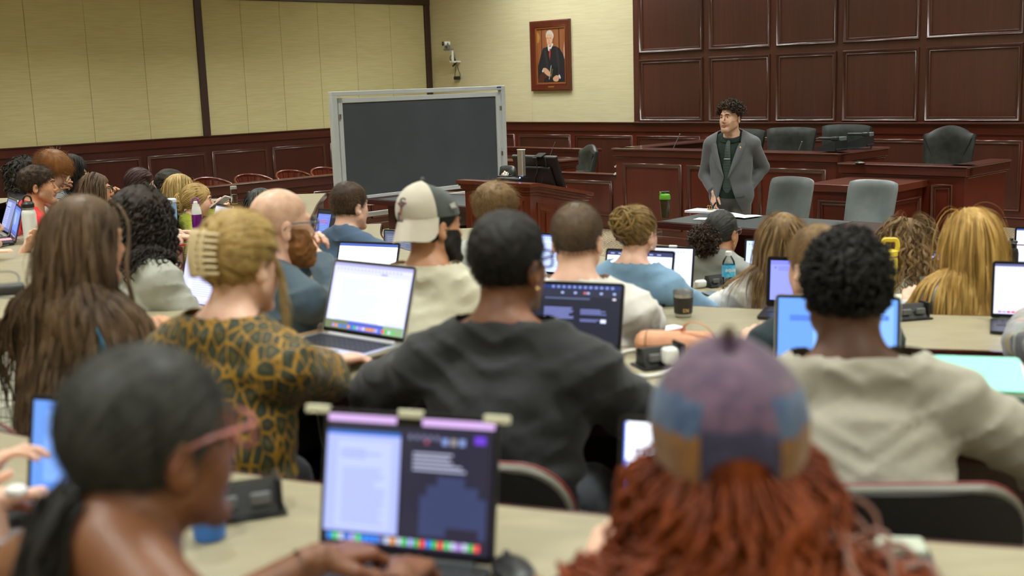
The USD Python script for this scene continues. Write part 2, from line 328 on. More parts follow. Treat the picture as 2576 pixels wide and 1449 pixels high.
for r in 'ABCDE':
    z0 = TIER[r]; top = z0+.73; DESKZ[r] = top
    P = curve(ROWS[r], 70); Q = offset(P, DEPTH[r])
    # tier: everything behind the desk's far edge
    far = offset(P, DEPTH[r]+.02); poly = Polygon(np.vstack([far, [(-9., far[-1][1]+1.), (-9.5, -3.5), (5, -3.5), (5, far[0][1])]])).buffer(0)
    st = structure(f'floor_{r.lower()}', room=False)
    base = 0 if r == 'A' else TIER['ABCDE'['ABCDE'.index(r)-1]]
    clip = Polygon([R2W(x, y)[:2] for x, y in ((XL+.02, YF+.02), (XR-.02, YF+.02), (XR-.02, YB), (XL+.02, YB))])
    for g in getattr(poly.intersection(clip), 'geoms', [poly.intersection(clip)]): part(st, 'step', prism(g, base, z0), CARPET, False)
    ring = lambda a, b: Polygon(np.vstack([offset(P, a), offset(P, b)[::-1]]))
    desc = {'A': 'front row curved classroom desk nearest the counsel tables', 'B': 'second curved classroom desk, with the blue-labelled water bottle on it', 'C': 'third curved classroom desk, with the black steel mug on it',
            'D': 'fourth curved classroom desk, with the peach leather bag on it', 'E': 'nearest curved classroom desk, at the bottom of the picture'}[r]
    t = thing('classroom_desk', desc, 'desk', (0, 0, 0))
    part(t, 'desktop', prism(ring(.018, DEPTH[r]-.012), top-.03, top), LAMINATE, 30, 'beige laminate desktop')
    part(t, 'edge_band', [prism(ring(0, .018), top-.045, top), prism(ring(DEPTH[r]-.012, DEPTH[r]), top-.04, top)], W_TABLE, 30, 'dark cherry edge band')
    part(t, 'modesty_panel', prism(ring(DEPTH[r]-.06, DEPTH[r]-.035), z0-.0, top-.03), W_DARK)
    part(t, 'apron', prism(ring(.05, .075), top-.1, top-.03), W_DARK)
    for k in range(6, 70, 14):
        a, b = P[k], offset(P, DEPTH[r]-.1)[k]
        part(t, 'support', prism(LineString([a+(b-a)*.35, b]).buffer(.015), z0, top-.03), W_DARK)

# ================================================================ the court furniture (room coordinates)
def counter(name, label, cat, segs, loc=(0, 0), top=1.1, capw=.24, capt=.095, group=None, panels=True, base=.1):
    """A panelled counter: segs = (kind, position, u0, u1, panel columns); kind 'y' faces -y, 'x' faces +x, 'n' faces -x. A moulded cap of width capw lies on it."""
    t = thing(name, label, cat, R2W(*loc), RZ, group)
    for kind, at_, u0, u1, cols in segs:
        F = {'y': face_y, 'x': face_x, 'n': face_xn}[kind](at_); rm_ = W_RAIL if kind == 'y' else W_RAILY
        part(t, 'body', fbox(F, u0, u1, 0, top-capt, -.06, 0, 0), W_RED)
        part(t, 'cap', fbox(F, u0-.03, u1+.03, top-capt, top-.02, -.12, .03, .004), rm_)
        part(t, 'cap_top', fbox(F, u0-.045, u1+.045, top-.02, top, -capw+.04, .045, .009), rm_)
        part(t, 'cap_bead', fbox(F, u0-.01, u1+.01, top-capt-.02, top-capt, 0, .014, .005), rm_)
        if base:
            part(t, 'baseboard', fbox(F, u0-.012, u1+.012, 0, base, 0, .02, .004), rm_)
        for a, b in cols:
            part(t, 'panel', fbox(F, a+.03, b-.03, .2, top-capt-.11, 0, .002, 0), W_RED)
            part(t, 'panel_moulding', moulding(F, a, b, .17, top-capt-.08), rm_, 55)
    return t
bench = counter('judge_bench', 'long panelled judges bench behind the standing man', 'bench',
    [('y', 10.749, -9.02, -6.08, [(-8.907, -8.039), (-7.961, -7.09), (-7.01, -6.19)]), ('x', -6.08, 10.81, 11.78, [(10.95, 11.7)]), ('n', -9.02, 10.81, 13.2, [(10.95, 11.9), (12., 13.1)])], top=1.12)
part(bench, 'worktop', box(-8.9, -6.2, 10.86, 11.35, .72, .75), W_TOP)
wit = counter('witness_stand', 'lower panelled witness stand to the right of the judges bench', 'witness stand',
    [('y', 10.62, -5.93, -4.67, [(-5.5, -5.1), (-4.99, -4.78)]), ('x', -4.67, 10.68, 11.55, [])], top=1.035, capw=.22, capt=.1)
clerk = thing('clerk_desk', 'small cherry clerk desk with red-brown top before the witness stand', 'desk', R2W(0, 0), RZ)
part(clerk, 'desktop', box(-5.83, -5.02, 9.77, 10.60, .83, .9, .005), W_TOP)
for F, u0, u1 in ((face_y(9.81), -5.79, -5.06), (face_x(-5.06), 9.83, 10.58), (face_xn(-5.79), 9.83, 10.58)):
    part(clerk, 'side', fbox(F, u0, u1, 0, .83, -.05, 0, .003), W_RED); part(clerk, 'panel_moulding', moulding(F, u0+.07, u1-.07, .15, .745), W_RAIL)
    part(clerk, 'panel', fbox(F, u0+.1, u1-.1, .18, .715, 0, .002, 0), W_RED)
gate = counter('bar_partition', 'low panelled partition between the lectern and the judges bench', 'partition', [('y', 11.5, -10.72, -9.1, [(-10.6, -9.72), (-9.62, -9.15)])], top=.73, capw=.1, capt=.02)
rep = counter('reporter_counter', 'raised court reporter counter with a cherry cap left of the low partition', 'counter',
    [('y', 11.46, -12.2, -10.83, [(-12.1, -11.5), (-11.42, -10.95)]), ('x', -10.80, 11.52, 12.0, [])], top=.86, capw=.3, capt=.085)
ret = counter('panelled_divider', 'long panelled divider running back to the wall behind the reporter counter', 'divider', [('y', 13.0, -13.4, -11.3, [(-13.3, -12.4), (-12.3, -11.4)])], top=.93, capw=.14, capt=.06)
jury = counter('jury_box', 'panelled front of the jury box with a shiny cap rail', 'jury box',
    [('x', -12.5, 3.5, 10.6, [(3.6, 4.6), (4.7, 5.7), (5.8, 6.8), (6.9, 7.72), (7.82, 8.66), (8.76, 9.6), (9.7, 10.5)])], top=.815, capw=.16, capt=.12)

def table(name, label, x0, x1, y0, y1, blot):
    t = thing(name, label, 'table', R2W(0, 0), RZ)
    P = rrect(x0, y0, x1, y1, .03)
    part(t, 'table_top', [prism(P, .715, .744), prism(P.buffer(-.008), .744, .75)], W_TABLE)
    part(t, 'top_edge', prism(P.buffer(.012).difference(P.buffer(-.004)), .705, .735), W_TABLE)
    part(t, 'blotter', box(*blot, .75, .753, .001), GREY_BLOT, label='dark grey desk blotter')
    for a in (x0+.32, x1-.32):
        part(t, 'pedestal', box(a-.06, a+.06, y0+.18, y1-.18, .06, .705, .006), W_DARK); part(t, 'foot', box(a-.09, a+.09, y0+.1, y1-.1, 0, .06, .01), W_DARK)
    part(t, 'modesty_panel', box(x0+.38, x1-.38, y1-.36, y1-.34, .12, .705, .003), W_DARK)
    part(t, 'stretcher', box(x0+.3, x1-.3, (y0+y1)/2-.03, (y0+y1)/2+.03, .1, .18, .006), W_DARK)
    return t
GREY_BLOT = mottled('blotter', srgb(50, 54, 54), srgb(58, 62, 61), .5, (30, 30, 30), .15, (200, 200, 200), .0006)
tabR = table('counsel_table', 'dark counsel table with papers and a green-lidded shaker on its grey blotter', -6.02, -4.02, 7.62, 8.5, (-5.97, -4.62, 7.68, 8.45))
tabL = table('counsel_table', 'dark counsel table in front of the chalkboard, half hidden by the lectern', -10.0, -7.9, 7.6, 8.5, (-9.78, -8.2, 7.68, 8.42))

# lectern
lec = thing('lectern', 'cherry wood lectern with a sloping top and raised panels, carrying the monitor', 'lectern', R2W(0, 0), RZ)
lx0, lx1, ly0, ly1 = -7.60, -6.79, 6.96, 7.66
zt = lambda y: 1.1-max(0, (y-ly0-.06))*.22
def slab_side(x0, x1, inset, zoff, zb):    # a side whose top follows the slope
    pts = [(ly0+inset, zb), (ly1-inset, zb), (ly1-inset, zt(ly1)+zoff), (ly0+.06, 1.1+zoff), (ly0+inset, 1.1+zoff)]
    m = trimesh.creation.extrude_polygon(Polygon(pts), x1-x0, engine='earcut'); v = m.vertices.copy(); m.vertices = np.stack([v[:, 2]+x0, v[:, 0], v[:, 1]], 1); m.invert() if m.volume < 0 else None; return m
part(lec, 'body', slab_side(lx0, lx1, 0, -.1, 0), W_LECT)
for k, (o, z0, z1) in enumerate(((.012, -.1, -.075), (.028, -.075, -.05), (.04, -.05, -.03), (.055, -.03, 0))):
    pts = [(ly0-o, 1.1+z0), (ly0+.06, 1.1+z0), (ly1+o, zt(ly1)+z0), (ly1+o, zt(ly1)+z1), (ly0+.06, 1.1+z1), (ly0-o, 1.1+z1)]
    m = trimesh.creation.extrude_polygon(Polygon(pts), lx1-lx0+2*o, engine='earcut'); v = m.vertices.copy(); m.vertices = np.stack([v[:, 2]+lx0-o, v[:, 0], v[:, 1]], 1)
    if m.volume < 0: m.invert()
    part(lec, 'cornice', m, W_LECT)
Ff, Fs = face_y(ly0), face_x(lx1)
part(lec, 'front_panel', fbox(Ff, lx0+.14, lx1-.14, .2, .9, 0, .012, .01), W_LECT); part(lec, 'front_moulding', moulding(Ff, lx0+.08, lx1-.08, .14, .95, ((0, 0), (0, .012), (.02, .016), (.05, .004), (.055, 0))), W_LECT)
V = np.array([(ly0+.08, .14), (ly1-.08, .14), (ly1-.08, .80), (ly0+.08, .93)])
def slopemould(V, prof):
    c = V.mean(0); out = []; L = []
    for i in range(4):
        a, b, d = V[i-1], V[i], V[(i+1) % 4]; e1_, e2_ = (b-a)/np.linalg.norm(b-a), (d-b)/np.linalg.norm(d-b); n1, n2 = np.array([-e1_[1], e1_[0]]), np.array([-e2_[1], e2_[0]])
        m_ = (n1+n2)/(1+n1@n2); L.append([(b+m_*q[0]).tolist()+[q[1]] for q in prof])
    P = np.array(L); k = P.shape[1]; f = [(i*k+j, (i+1) % 4*k+j, (i+1) % 4*k+j+1, i*k+j+1) for i in range(4) for j in range(k-1)]
    P = P.reshape(-1, 3); return TM(Fs(P[:, 0], P[:, 1], P[:, 2]), f)
part(lec, 'side_moulding', slopemould(V, ((0, 0), (0, .012), (.02, .016), (.05, .004), (.055, 0))), W_LECT)
V2 = V+np.array([(.1, .1), (-.1, .1), (-.1, -.1), (.1, -.1)]); m = trimesh.creation.extrude_polygon(Polygon(V2), .012, engine='earcut'); v = m.vertices; part(lec, 'side_panel', TM(Fs(v[:, 0], v[:, 1], v[:, 2]), m.faces), W_LECT)
part(lec, 'plinth', [fbox(Ff, lx0-.02, lx1+.02, 0, .1, 0, .02, .006), fbox(Fs, ly0-.02, ly1, 0, .1, 0, .02, .006)], W_LECT)

# chalkboard: reversible panel in an aluminium frame, parallel to the left wall
bd = thing('chalkboard', 'grey slate chalkboard in a wheeled aluminium frame before the corner', 'chalkboard', R2W(-10.6, 0), RZ); Fq = face_x(0)
y0, y1 = 7.76, 10.47
for u0, u1, v0, v1, n_ in ((y0, y1, 1.85, 1.9, 'top_rail'), (y0, y0+.07, .1, 1.85, 'post'), (y1-.07, y1, .1, 1.85, 'post'), (y0+.07, y1-.07, .46, .51, 'bottom_rail')):
    part(bd, n_, fbox(Fq, u0, u1, v0, v1, -.07, .0, .004), ALU_PAINT)
for yy in (y0+.035, y1-.035): part(bd, 'foot', fbox(Fq, yy-.03, yy+.03, .06, .11, -.36, .29, .006), ALU_PAINT)
for yy in (y0+.035, y1-.035):
    for w_ in (-.32, .25): part(bd, 'caster', mv(lathe([(.0, -.014), (.03, -.012), (.03, .012), (.0, .014)]), (w_, yy, .032), ry=0, rx=90), RUBBER)
a0, a1, b0, b1 = y0+.09, y1-.11, .66, 1.825
part(bd, 'slate', fbox(Fq, a0+.05, a1-.05, b0+.045, b1-.05, -.05, -.02, 0), SLATE, label='dull grey slate writing surface')
for u0, u1, v0, v1 in ((a0, a1, b1-.055, b1), (a0, a1, b0, b0+.05), (a0, a0+.055, b0, b1), (a1-.055, a1, b0, b1)): part(bd, 'panel_frame', fbox(Fq, u0, u1, v0, v1, -.06, -.006, .004), ALU_PAINT)
part(bd, 'label_sticker', fbox(Fq, y1-.15, y1-.075, 1.872, 1.892, 0, .002, 0), plain('blue_label', srgb(30, 70, 130), .5))
for yy, zz in ((a0+.004, 1.62), (a1+.012, 1.62), (a1+.012, 1.05)): part(bd, 'latch', fbox(Fq, yy-.012, yy+.012, zz-.03, zz+.03, -.01, .012, .003), STEEL)
part(bd, 'chalk_tray', fbox(Fq, a0+.3, a1-.3, .60, .625, -.02, .07, .004), ALU_PAINT)

# ================================================================ chairs
def grid_sheet(fn, nu, nv, th):
    U, Vv = np.meshgrid(np.linspace(-1, 1, nu), np.linspace(0, 1, nv), indexing='ij'); return sheet(fn(U, Vv), th)
def star_base(t, h, m, r=.3):
    part(t, 'column', lathe([(.03, .1), (.03, h-.12), (.05, h-.1), (.05, h-.06)], 14), CHROME if m is CHROME else BLACK_PLASTIC)
    for k in range(5):
        a = k*72; part(t, 'base_arm', mv(tube([(0, 0, .11), (r*.5, 0, .1), (r, 0, .075)], [.028, .024, .018], 8), rz=a), m)
        part(t, 'caster', mv(lathe([(0, -.02), (.026, -.018), (.026, .018), (0, .02)], 12), (r*math.cos(math.radians(a)), r*math.sin(math.radians(a)), .03), rx=90), RUBBER)
def exec_chair(label, group=None, tufted=False, grey=False, loc=(0, 0, 0), rz=0., zs=0., bh=.72, bw=.5):
    """A padded office chair facing +y; the back top is bh above the seat (0.46 m)."""
    L = GREY_LEATHER if grey else BLACK_LEATHER
    t = thing('office_chair', label, 'chair', loc, rz, group)
    s = .46+zs; star_base(t, s, BLACK_PLASTIC)
    part(t, 'seat', pill((-.25, -.25, s-.06), (.25, .27, s+.05), .05), L)
    hw = bw/2
    def bk(U, Vv):
        w = hw*(.86+.22*Vv**1.2) if not grey else hw*(.97+.05*Vv-.05*np.maximum(0, Vv-.9)*10*np.abs(U)**3)
        z = s+.03+bh*Vv+(np.where(tufted, .06*np.maximum(0, 1-U**2*1.6)*Vv**3-.03*Vv**3*U**2, -.025*U**4*Vv**2))
        y = -.25-.10*Vv**1.3-.05*np.sin(Vv*3.)*(1-U**2)+.04*U**2
        return np.stack([U*w, y, z], -1)
    P = bk(*np.meshgrid(np.linspace(-1, 1, 19), np.linspace(0, 1, 15), indexing='ij'))
    UU, VV = np.meshgrid(np.linspace(-1, 1, 19), np.linspace(0, 1, 15), indexing='ij'); m = sheet(P, (.03+.07*(1-UU**6)*(1-np.abs(2*VV-1)**8)) if not grey else .02+.05*(1-UU**8)*(1-np.abs(2*VV-1)**10))
    part(t, 'backrest', m, L, 60)
    if not grey:
        e = lambda pts, dy: tube(np.array([bk(np.array([u]), np.array([v]))[0]+[0, dy, 0] for u, v in pts]), .006, 6)
        if tufted:
            part(t, 'seam', [e([(-.9, .93), (-.6, .6), (-.3, .3), (-.34, .02)], .045), e([(.9, .93), (.6, .6), (.3, .3), (.34, .02)], .045), e([(-.3, .3), (0, .31), (.3, .3)], .047)], BLACK_PLASTIC)
        else:
            lo = [pill((-.17, -.30, s+.1), (.17, -.2, s+.34), .045)]; part(t, 'lumbar_cushion', lo, L); part(t, 'seam', e([(-.95, .45), (-.5, .36), (0, .33), (.5, .36), (.95, .45)], .047), BLACK_PLASTIC)
        for q in (-1, 1):
            part(t, 'armrest', tube([(q*.28, .16, s+.02), (q*.29, .17, s+.2), (q*.29, .05, s+.22), (q*.29, -.18, s+.21), (q*.28, -.24, s+.05)], .02, 8), BLACK_PLASTIC)
    return t
def facing(x, y): return math.degrees(math.atan2(-x, y))    # rz that turns +y to the world direction (x, y)
RB = RZ+180                                                  # facing -y of the room
for lab, x, y, zt_, a in (('black padded judge chair directly behind the standing man', -8.22, 11.95, 1.285, 0), ('black padded judge chair just right of the standing man', -7.50, 11.95, 1.31, 6), ('black padded judge chair behind the two desk telephones', -6.83, 11.95, 1.345, -4)):
    exec_chair(lab, loc=R2W(x, y, .0), rz=RB+a, zs=.12, bh=zt_-.62, bw=.6)
exec_chair('black chair with a pointed stitched back at the witness stand', tufted=True, loc=R2W(-5.33, 11.5, 0), rz=RB+8, zs=.1, bh=.70, bw=.5)
exec_chair('black chair with a pointed stitched back beyond the reporter counter', tufted=True, loc=R2W(-11.2, 12.3, 0), rz=RB-25, zs=-.02, bh=.49, bw=.56)
for lab, px, Yd, zt_, w_, a in (('grey leather chair at the counsel table, close behind the standing man', 1934, 10.35, 1.02, .5, -18), ('grey leather chair at the right end of the counsel table, before the clerk desk', 2148, 10.1, .99, .49, -12)):
    p = atY(px, 450, Yd); exec_chair(lab, grey=True, loc=(p[0], p[1], 0), rz=RB+a+8, zs=.0, bh=zt_-.5, bw=w_)
p = atY(1200, 420, 11.6); exec_chair('black leather chair between the chalkboard and the lectern', grey=False, loc=(p[0], p[1], 0), rz=RB-30, zs=0, bh=.62, bw=.42)
p = atY(1376, 440, 11.2); exec_chair('grey leather chair peeping out behind the monitor', grey=True, loc=(p[0]-.2, p[1], 0), rz=RB-30, zs=0, bh=.46, bw=.5)
# jury chairs
def jury_chair(loc, rz, label):
    t = thing('jury_chair', label, 'chair', loc, rz, None)
    part(t, 'seat', mv(lathe([(0, .43), (.2, .43), (.225, .445), (.22, .465), (.1, .458), (0, .455)], 28)), W_CHAIR); star_base(t, .47, BLACK_PLASTIC)
    hz = lambda u: .11+.27*np.clip(np.sin(u*math.pi), 0, 1)**.55; ang = lambda u: np.radians(-200+220*u)
    def pt_(u, v, r0=0.): r = .25+.05*v+r0; return np.stack([r*np.cos(ang(u)), r*np.sin(ang(u))*.92, .56+(hz(u)-.03)*v], -1)
    for k in range(13):      # bowed slats side by side
        U, V_ = np.meshgrid(np.linspace((k+.06)/13, (k+.94)/13, 5), np.linspace(0, 1, 5), indexing='ij'); part(t, 'slat', sheet(pt_(U, V_, .006*np.sin((U*13-k)*math.pi)), .012), W_CHAIR, 60)
    u = np.linspace(0, 1, 40); part(t, 'top_rail', tube(pt_(u, np.ones(40))+np.array([0, 0, .012]), .019, 8, flat=.8), W_CHAIR, 60); part(t, 'arm_rail', tube(pt_(u, np.zeros(40)), .018, 8), W_CHAIR, 60)
    for k in range(3, 37, 6): part(t, 'spindle', tube([(.2*math.cos(ang(u[k])), .19*math.sin(ang(u[k])), .455), pt_(u[k], 0.)], .012, 6), W_CHAIR)
    return t
for px, pz, lab in ((541, 446, 'nearest glossy cherry jury chair, behind the blonde woman in green'), (648, 437, 'glossy cherry jury chair second from the left along the jury rail'), (750, 427, 'glossy cherry jury chair third from the left along the jury rail'), (836, 420, 'glossy cherry jury chair half hidden by the chalkboard frame')):
    d = ray(px, pz); n = -ex; t_ = (-13.05-CAM@ex)/(d@ex); p = CAM+d*t_
    jury_chair((p[0], p[1], p[2]-.945), RZ-90+6, lab)
# ================================================================ people: signed distances meshed by surface nets
f32 = np.float32
def smin(a, b, k):
    h = np.clip(.5+.5*(b-a)/k, 0, 1); return b*(1-h)+a*h-k*h*(1-h)
def smax(a, b, k): return -smin(-a, -b, k)
def cone(p, a, b, ra, rb):
    a = np.asarray(a, f32); d = np.asarray(b, f32)-a; q = p-a; t = np.clip((q@d)/max(float(d@d), 1e-9), 0, 1)
    return np.linalg.norm(q-t[:, None]*d, axis=1)-(ra+(rb-ra)*t)
def ell(p, c, r):
    r = np.asarray(r, f32); q = (p-np.asarray(c, f32)); k0 = np.linalg.norm(q/r, axis=1); k1 = np.linalg.norm(q/(r*r), axis=1)
    return k0*(k0-1)/np.maximum(k1, 1e-6)
def ball(p, c, r): return np.linalg.norm(p-np.asarray(c, f32), axis=1)-r
_E = [(0, 1), (2, 3), (4, 5), (6, 7), (0, 2), (1, 3), (4, 6), (5, 7), (0, 4), (1, 5), (2, 6), (3, 7)]
_C = np.array([[i >> 2 & 1, i >> 1 & 1, i & 1] for i in range(8)])
def nets(f, lo, hi, h, B=4):
    """Surface nets of f < 0 in the box, evaluated finely only near the surface."""
    lo = np.array(lo, float); n = np.ceil((np.array(hi, float)-lo)/(h*B)).astype(int); H = h*B
    g = np.stack(np.meshgrid(*[np.arange(k) for k in n], indexing='ij'), -1).reshape(-1, 3)
    c = f((lo+(g+.5)*H-h/2).astype(f32)); near = np.abs(c) < H*1.25
    D = np.repeat(np.repeat(np.repeat(c.reshape(n), B, 0), B, 1), B, 2).astype(f32)
    off = np.stack(np.meshgrid(*[np.arange(B)]*3, indexing='ij'), -1).reshape(-1, 3)
    ip = (g[near][:, None]*B+off).reshape(-1, 3)
    if len(ip) == 0: return TM(np.zeros((0, 3)), np.zeros((0, 3), int))
    D[ip[:, 0], ip[:, 1], ip[:, 2]] = f((lo+ip*h).astype(f32))
    s = D < 0; q = s.astype(np.int8); cc = sum(q[x:q.shape[0]-1+x, y:q.shape[1]-1+y, z:q.shape[2]-1+z] for x, y, z in _C)
    idx = np.argwhere((cc > 0) & (cc < 8)); ids = np.full(cc.shape, -1, np.int32); ids[tuple(idx.T)] = np.arange(len(idx))
    val = np.stack([D[tuple((idx+o).T)] for o in _C], 1); acc = np.zeros((len(idx), 3)); cnt = np.zeros(len(idx))
    for a, b in _E:
        va, vb = val[:, a], val[:, b]; x = (va < 0) != (vb < 0); t = np.where(x, va/np.where(x, va-vb, 1), 0)
        acc += x[:, None]*(_C[a]+t[:, None]*(_C[b]-_C[a])); cnt += x
    V = lo+h*(idx+acc/cnt[:, None]); F = []
    for ax in range(3):
        u, w = (ax+1) % 3, (ax+2) % 3
        sl0, sl1 = [slice(None)]*3, [slice(None)]*3; sl0[ax] = slice(0, -1); sl1[ax] = slice(1, None)
        e = np.argwhere(s[tuple(sl0)] != s[tuple(sl1)]); e = e[(e[:, u] > 0) & (e[:, w] > 0) & (e[:, u] < s.shape[u]-1) & (e[:, w] < s.shape[w]-1)]
        if len(e) == 0: continue
        du, dw = np.eye(3, dtype=int)[u], np.eye(3, dtype=int)[w]
        Q = np.stack([ids[tuple((e-du-dw).T)], ids[tuple((e-dw).T)], ids[tuple(e.T)], ids[tuple((e-du).T)]], 1)
        flip = ~s[tuple(e.T)]; Q[flip] = Q[flip][:, ::-1]; F.append(Q[(Q >= 0).all(1)])
    return TM(V, np.vstack(F))
def rot(yaw=0, pitch=0, roll=0):
    """Columns: right, forward, up of a head turned right by yaw, nodding down by pitch, tilted to its right by roll (degrees)."""
    y, p, r = np.radians([-yaw, -pitch, roll])
    Rz = np.array([[math.cos(y), -math.sin(y), 0], [math.sin(y), math.cos(y), 0], [0, 0, 1]])
    Rx = np.array([[1, 0, 0], [0, math.cos(p), -math.sin(p)], [0, math.sin(p), math.cos(p)]])
    Ry = np.array([[math.cos(r), 0, math.sin(r)], [0, 1, 0], [-math.sin(r), 0, math.cos(r)]])
    return Rz@Rx@Ry
def noise3(p, s, seed=0, o=2): return meshkit.fbm(p*np.asarray(s), o, seed)-.5

# ---------------------------------------------------------------- head (own frame: x right, y face, z up; origin between the ears)
def skull(p):
    d = ell(p, (0, -.012, .036), (.0745, .097, .088))
    return smin(d, ell(p, (0, .022, -.03), (.060, .066, .075)), .03)
def headf(p, g=0.):
    """g > 0 more masculine jaw."""
    q = p.copy(); q[:, 0] = np.abs(q[:, 0])
    d = skull(p)
    d = smin(d, ell(q, (.03, .045, -.025), (.034, .04, .045)), .03)
    d = smin(d, cone(q, (.052+.004*g, .005, -.055), (.016+.004*g, .078, -.099), .017, .016), .03)
    d = smin(d, ball(q, (0, .084, -.098), .018+.003*g), .02)
    d = smin(d, cone(q, (.008, .088, .032), (.04, .072, .032), .010+.003*g, .010), .016)
    d = smax(d, -ball(q, (.031, .104, .012), .018), .014)
    d = smin(d, ball(q, (.031, .0745, .013), .0135), .004)
    d = smin(d, cone(p, (0, .089, .018), (0, .112, -.022), .007, .0105), .010)
    d = smin(d, ball(q, (.011, .100, -.028), .008), .007)
    d = smin(d, ell(q, (0, .088, -.052), (.022, .012, .0055)), .006)
    d = smin(d, ell(q, (0, .086, -.063), (.018, .012, .006)), .006)
    e = ell((q-np.array([.079, -.012, -.008], f32))@np.array([[.9, .42, 0], [-.42, .9, 0], [0, 0, 1]], f32), (0, 0, 0), (.009, .019, .032))
    e = smax(e, -ell(q, (.090, -.006, -.004), (.009, .010, .018)), .006)
    return smin(d, e, .006)
def hairline(p, rec=0.):
    return -.67*p[:, 1]+.74*p[:, 2]+.0127+rec-.25*np.maximum(0, np.abs(p[:, 0])-.055)*(p[:, 1] > 0)
def fib(n):
    i = np.arange(n)+.5; ph = np.arccos(1-2*i/n); th = np.pi*(1+5**.5)*i
    return np.stack([np.cos(th)*np.sin(ph), np.sin(th)*np.sin(ph), np.cos(ph)], 1)
def scalp(n, mask, seed=0, jit=.25):
    rs = np.random.RandomState(seed); d = fib(n*3)+rs.normal(0, jit/math.sqrt(n), (n*3, 3)); d /= np.linalg.norm(d, axis=1, keepdims=True)
    c = np.array([0, -.008, .025]); r = np.full(len(d), .09)
    for _ in range(12): r -= skull((c+d*r[:, None]).astype(f32))
    P = c+d*r[:, None]; k = mask(P.astype(f32)) > 0; P = P[k]; e = 1e-3
    N = np.stack([skull((P+e*np.eye(3)[i]).astype(f32))-skull((P-e*np.eye(3)[i]).astype(f32)) for i in range(3)], 1); N /= np.linalg.norm(N, axis=1, keepdims=True)
    s = rs.permutation(len(P))[:n]; return P[s], N[s], rs
def locks(P, w, flat=.35, k=5, cen=(0, 0, 0)):
    """Strand polylines (n, m, 3) as tapering flattened tubes in one mesh."""
    n, m = P.shape[:2]; t = np.gradient(P, axis=1); t /= np.linalg.norm(t, axis=2, keepdims=True)+1e-9
    o = P-np.asarray(cen); o[..., 2] *= .25; a = np.cross(t, o); a /= np.linalg.norm(a, axis=2, keepdims=True)+1e-9; b = np.cross(a, t)
    ang = np.arange(k)*2*np.pi/k; w = np.broadcast_to(w, (n, m))[..., None, None]
    V = P[:, :, None]+w*(np.cos(ang)[None, None, :, None]*a[:, :, None]+flat*np.sin(ang)[None, None, :, None]*b[:, :, None])
    I = np.arange(n*m*k).reshape(n, m, k); J = np.roll(I, -1, 2)
    return TM(V.reshape(-1, 3), np.stack([I[:, :-1], J[:, :-1], J[:, 1:], I[:, 1:]], -1).reshape(-1, 4))
def taper(m, a=.55, tip=.25):
    s = np.linspace(0, 1, m); return np.minimum(1, .5+s/.15*.5)*np.where(s > a, 1-(1-tip)*(s-a)/(1-a), 1.)
def strands(parent, name, P, width, m):
    n, k = P.shape[:2]; c = UsdGeom.BasisCurves.Define(stage, _path(parent, name)); c.CreateTypeAttr('linear')
    c.CreateCurveVertexCountsAttr(Vt.IntArray.FromNumpy(np.full(n, k, np.int32))); c.CreatePointsAttr(Vt.Vec3fArray.FromNumpy(P.reshape(-1, 3).astype(f32)))
    c.CreateWidthsAttr(Vt.FloatArray.FromNumpy((np.ones((n, 1))*width*np.linspace(1, .35, k)).ravel().astype(f32))); c.SetWidthsInterpolation('vertex')
    UsdShade.MaterialBindingAPI.Apply(c.GetPrim()).Bind(m); return tag(c.GetPrim(), kind='stuff')
def hairmat(name, dark, light, rough=.42, sc=60):
    n = {'t': ('texture_coordinate', {}), 'm': ('mapping', {'scale': (sc, sc, sc*.12)}), 'n': ('noise_texture', {'scale': 1., 'detail': 3.}), 'g': ('geometry', {}),
         'n2': ('noise_texture', {'scale': 9., 'detail': 1.}), 'a': ('math', {'math_type': 'multiply_add', 'value2': .45}), 'b': ('math', {'math_type': 'multiply_add', 'value2': .45}),
         'c': ('math', {'math_type': 'multiply', 'value2': .4}), 'r': ('rgb_ramp', {'ramp': [(.28, dark), (.85, light)]}), 'p': ('principled_bsdf', {'roughness': rough+.12, 'specular_ior_level': .28})}
    l = [('t.object', 'm.vector'), ('m.vector', 'n.vector'), ('t.object', 'n2.vector'), ('n2.fac', 'c.value1'), ('g.random_per_island', 'b.value1'), ('c.value', 'b.value3'), ('n.fac', 'a.value1'), ('b.value', 'a.value3'), ('a.value', 'r.fac'), ('r.color', 'p.base_color')]
    return mat('hair_'+name, n, l, 'p.BSDF')
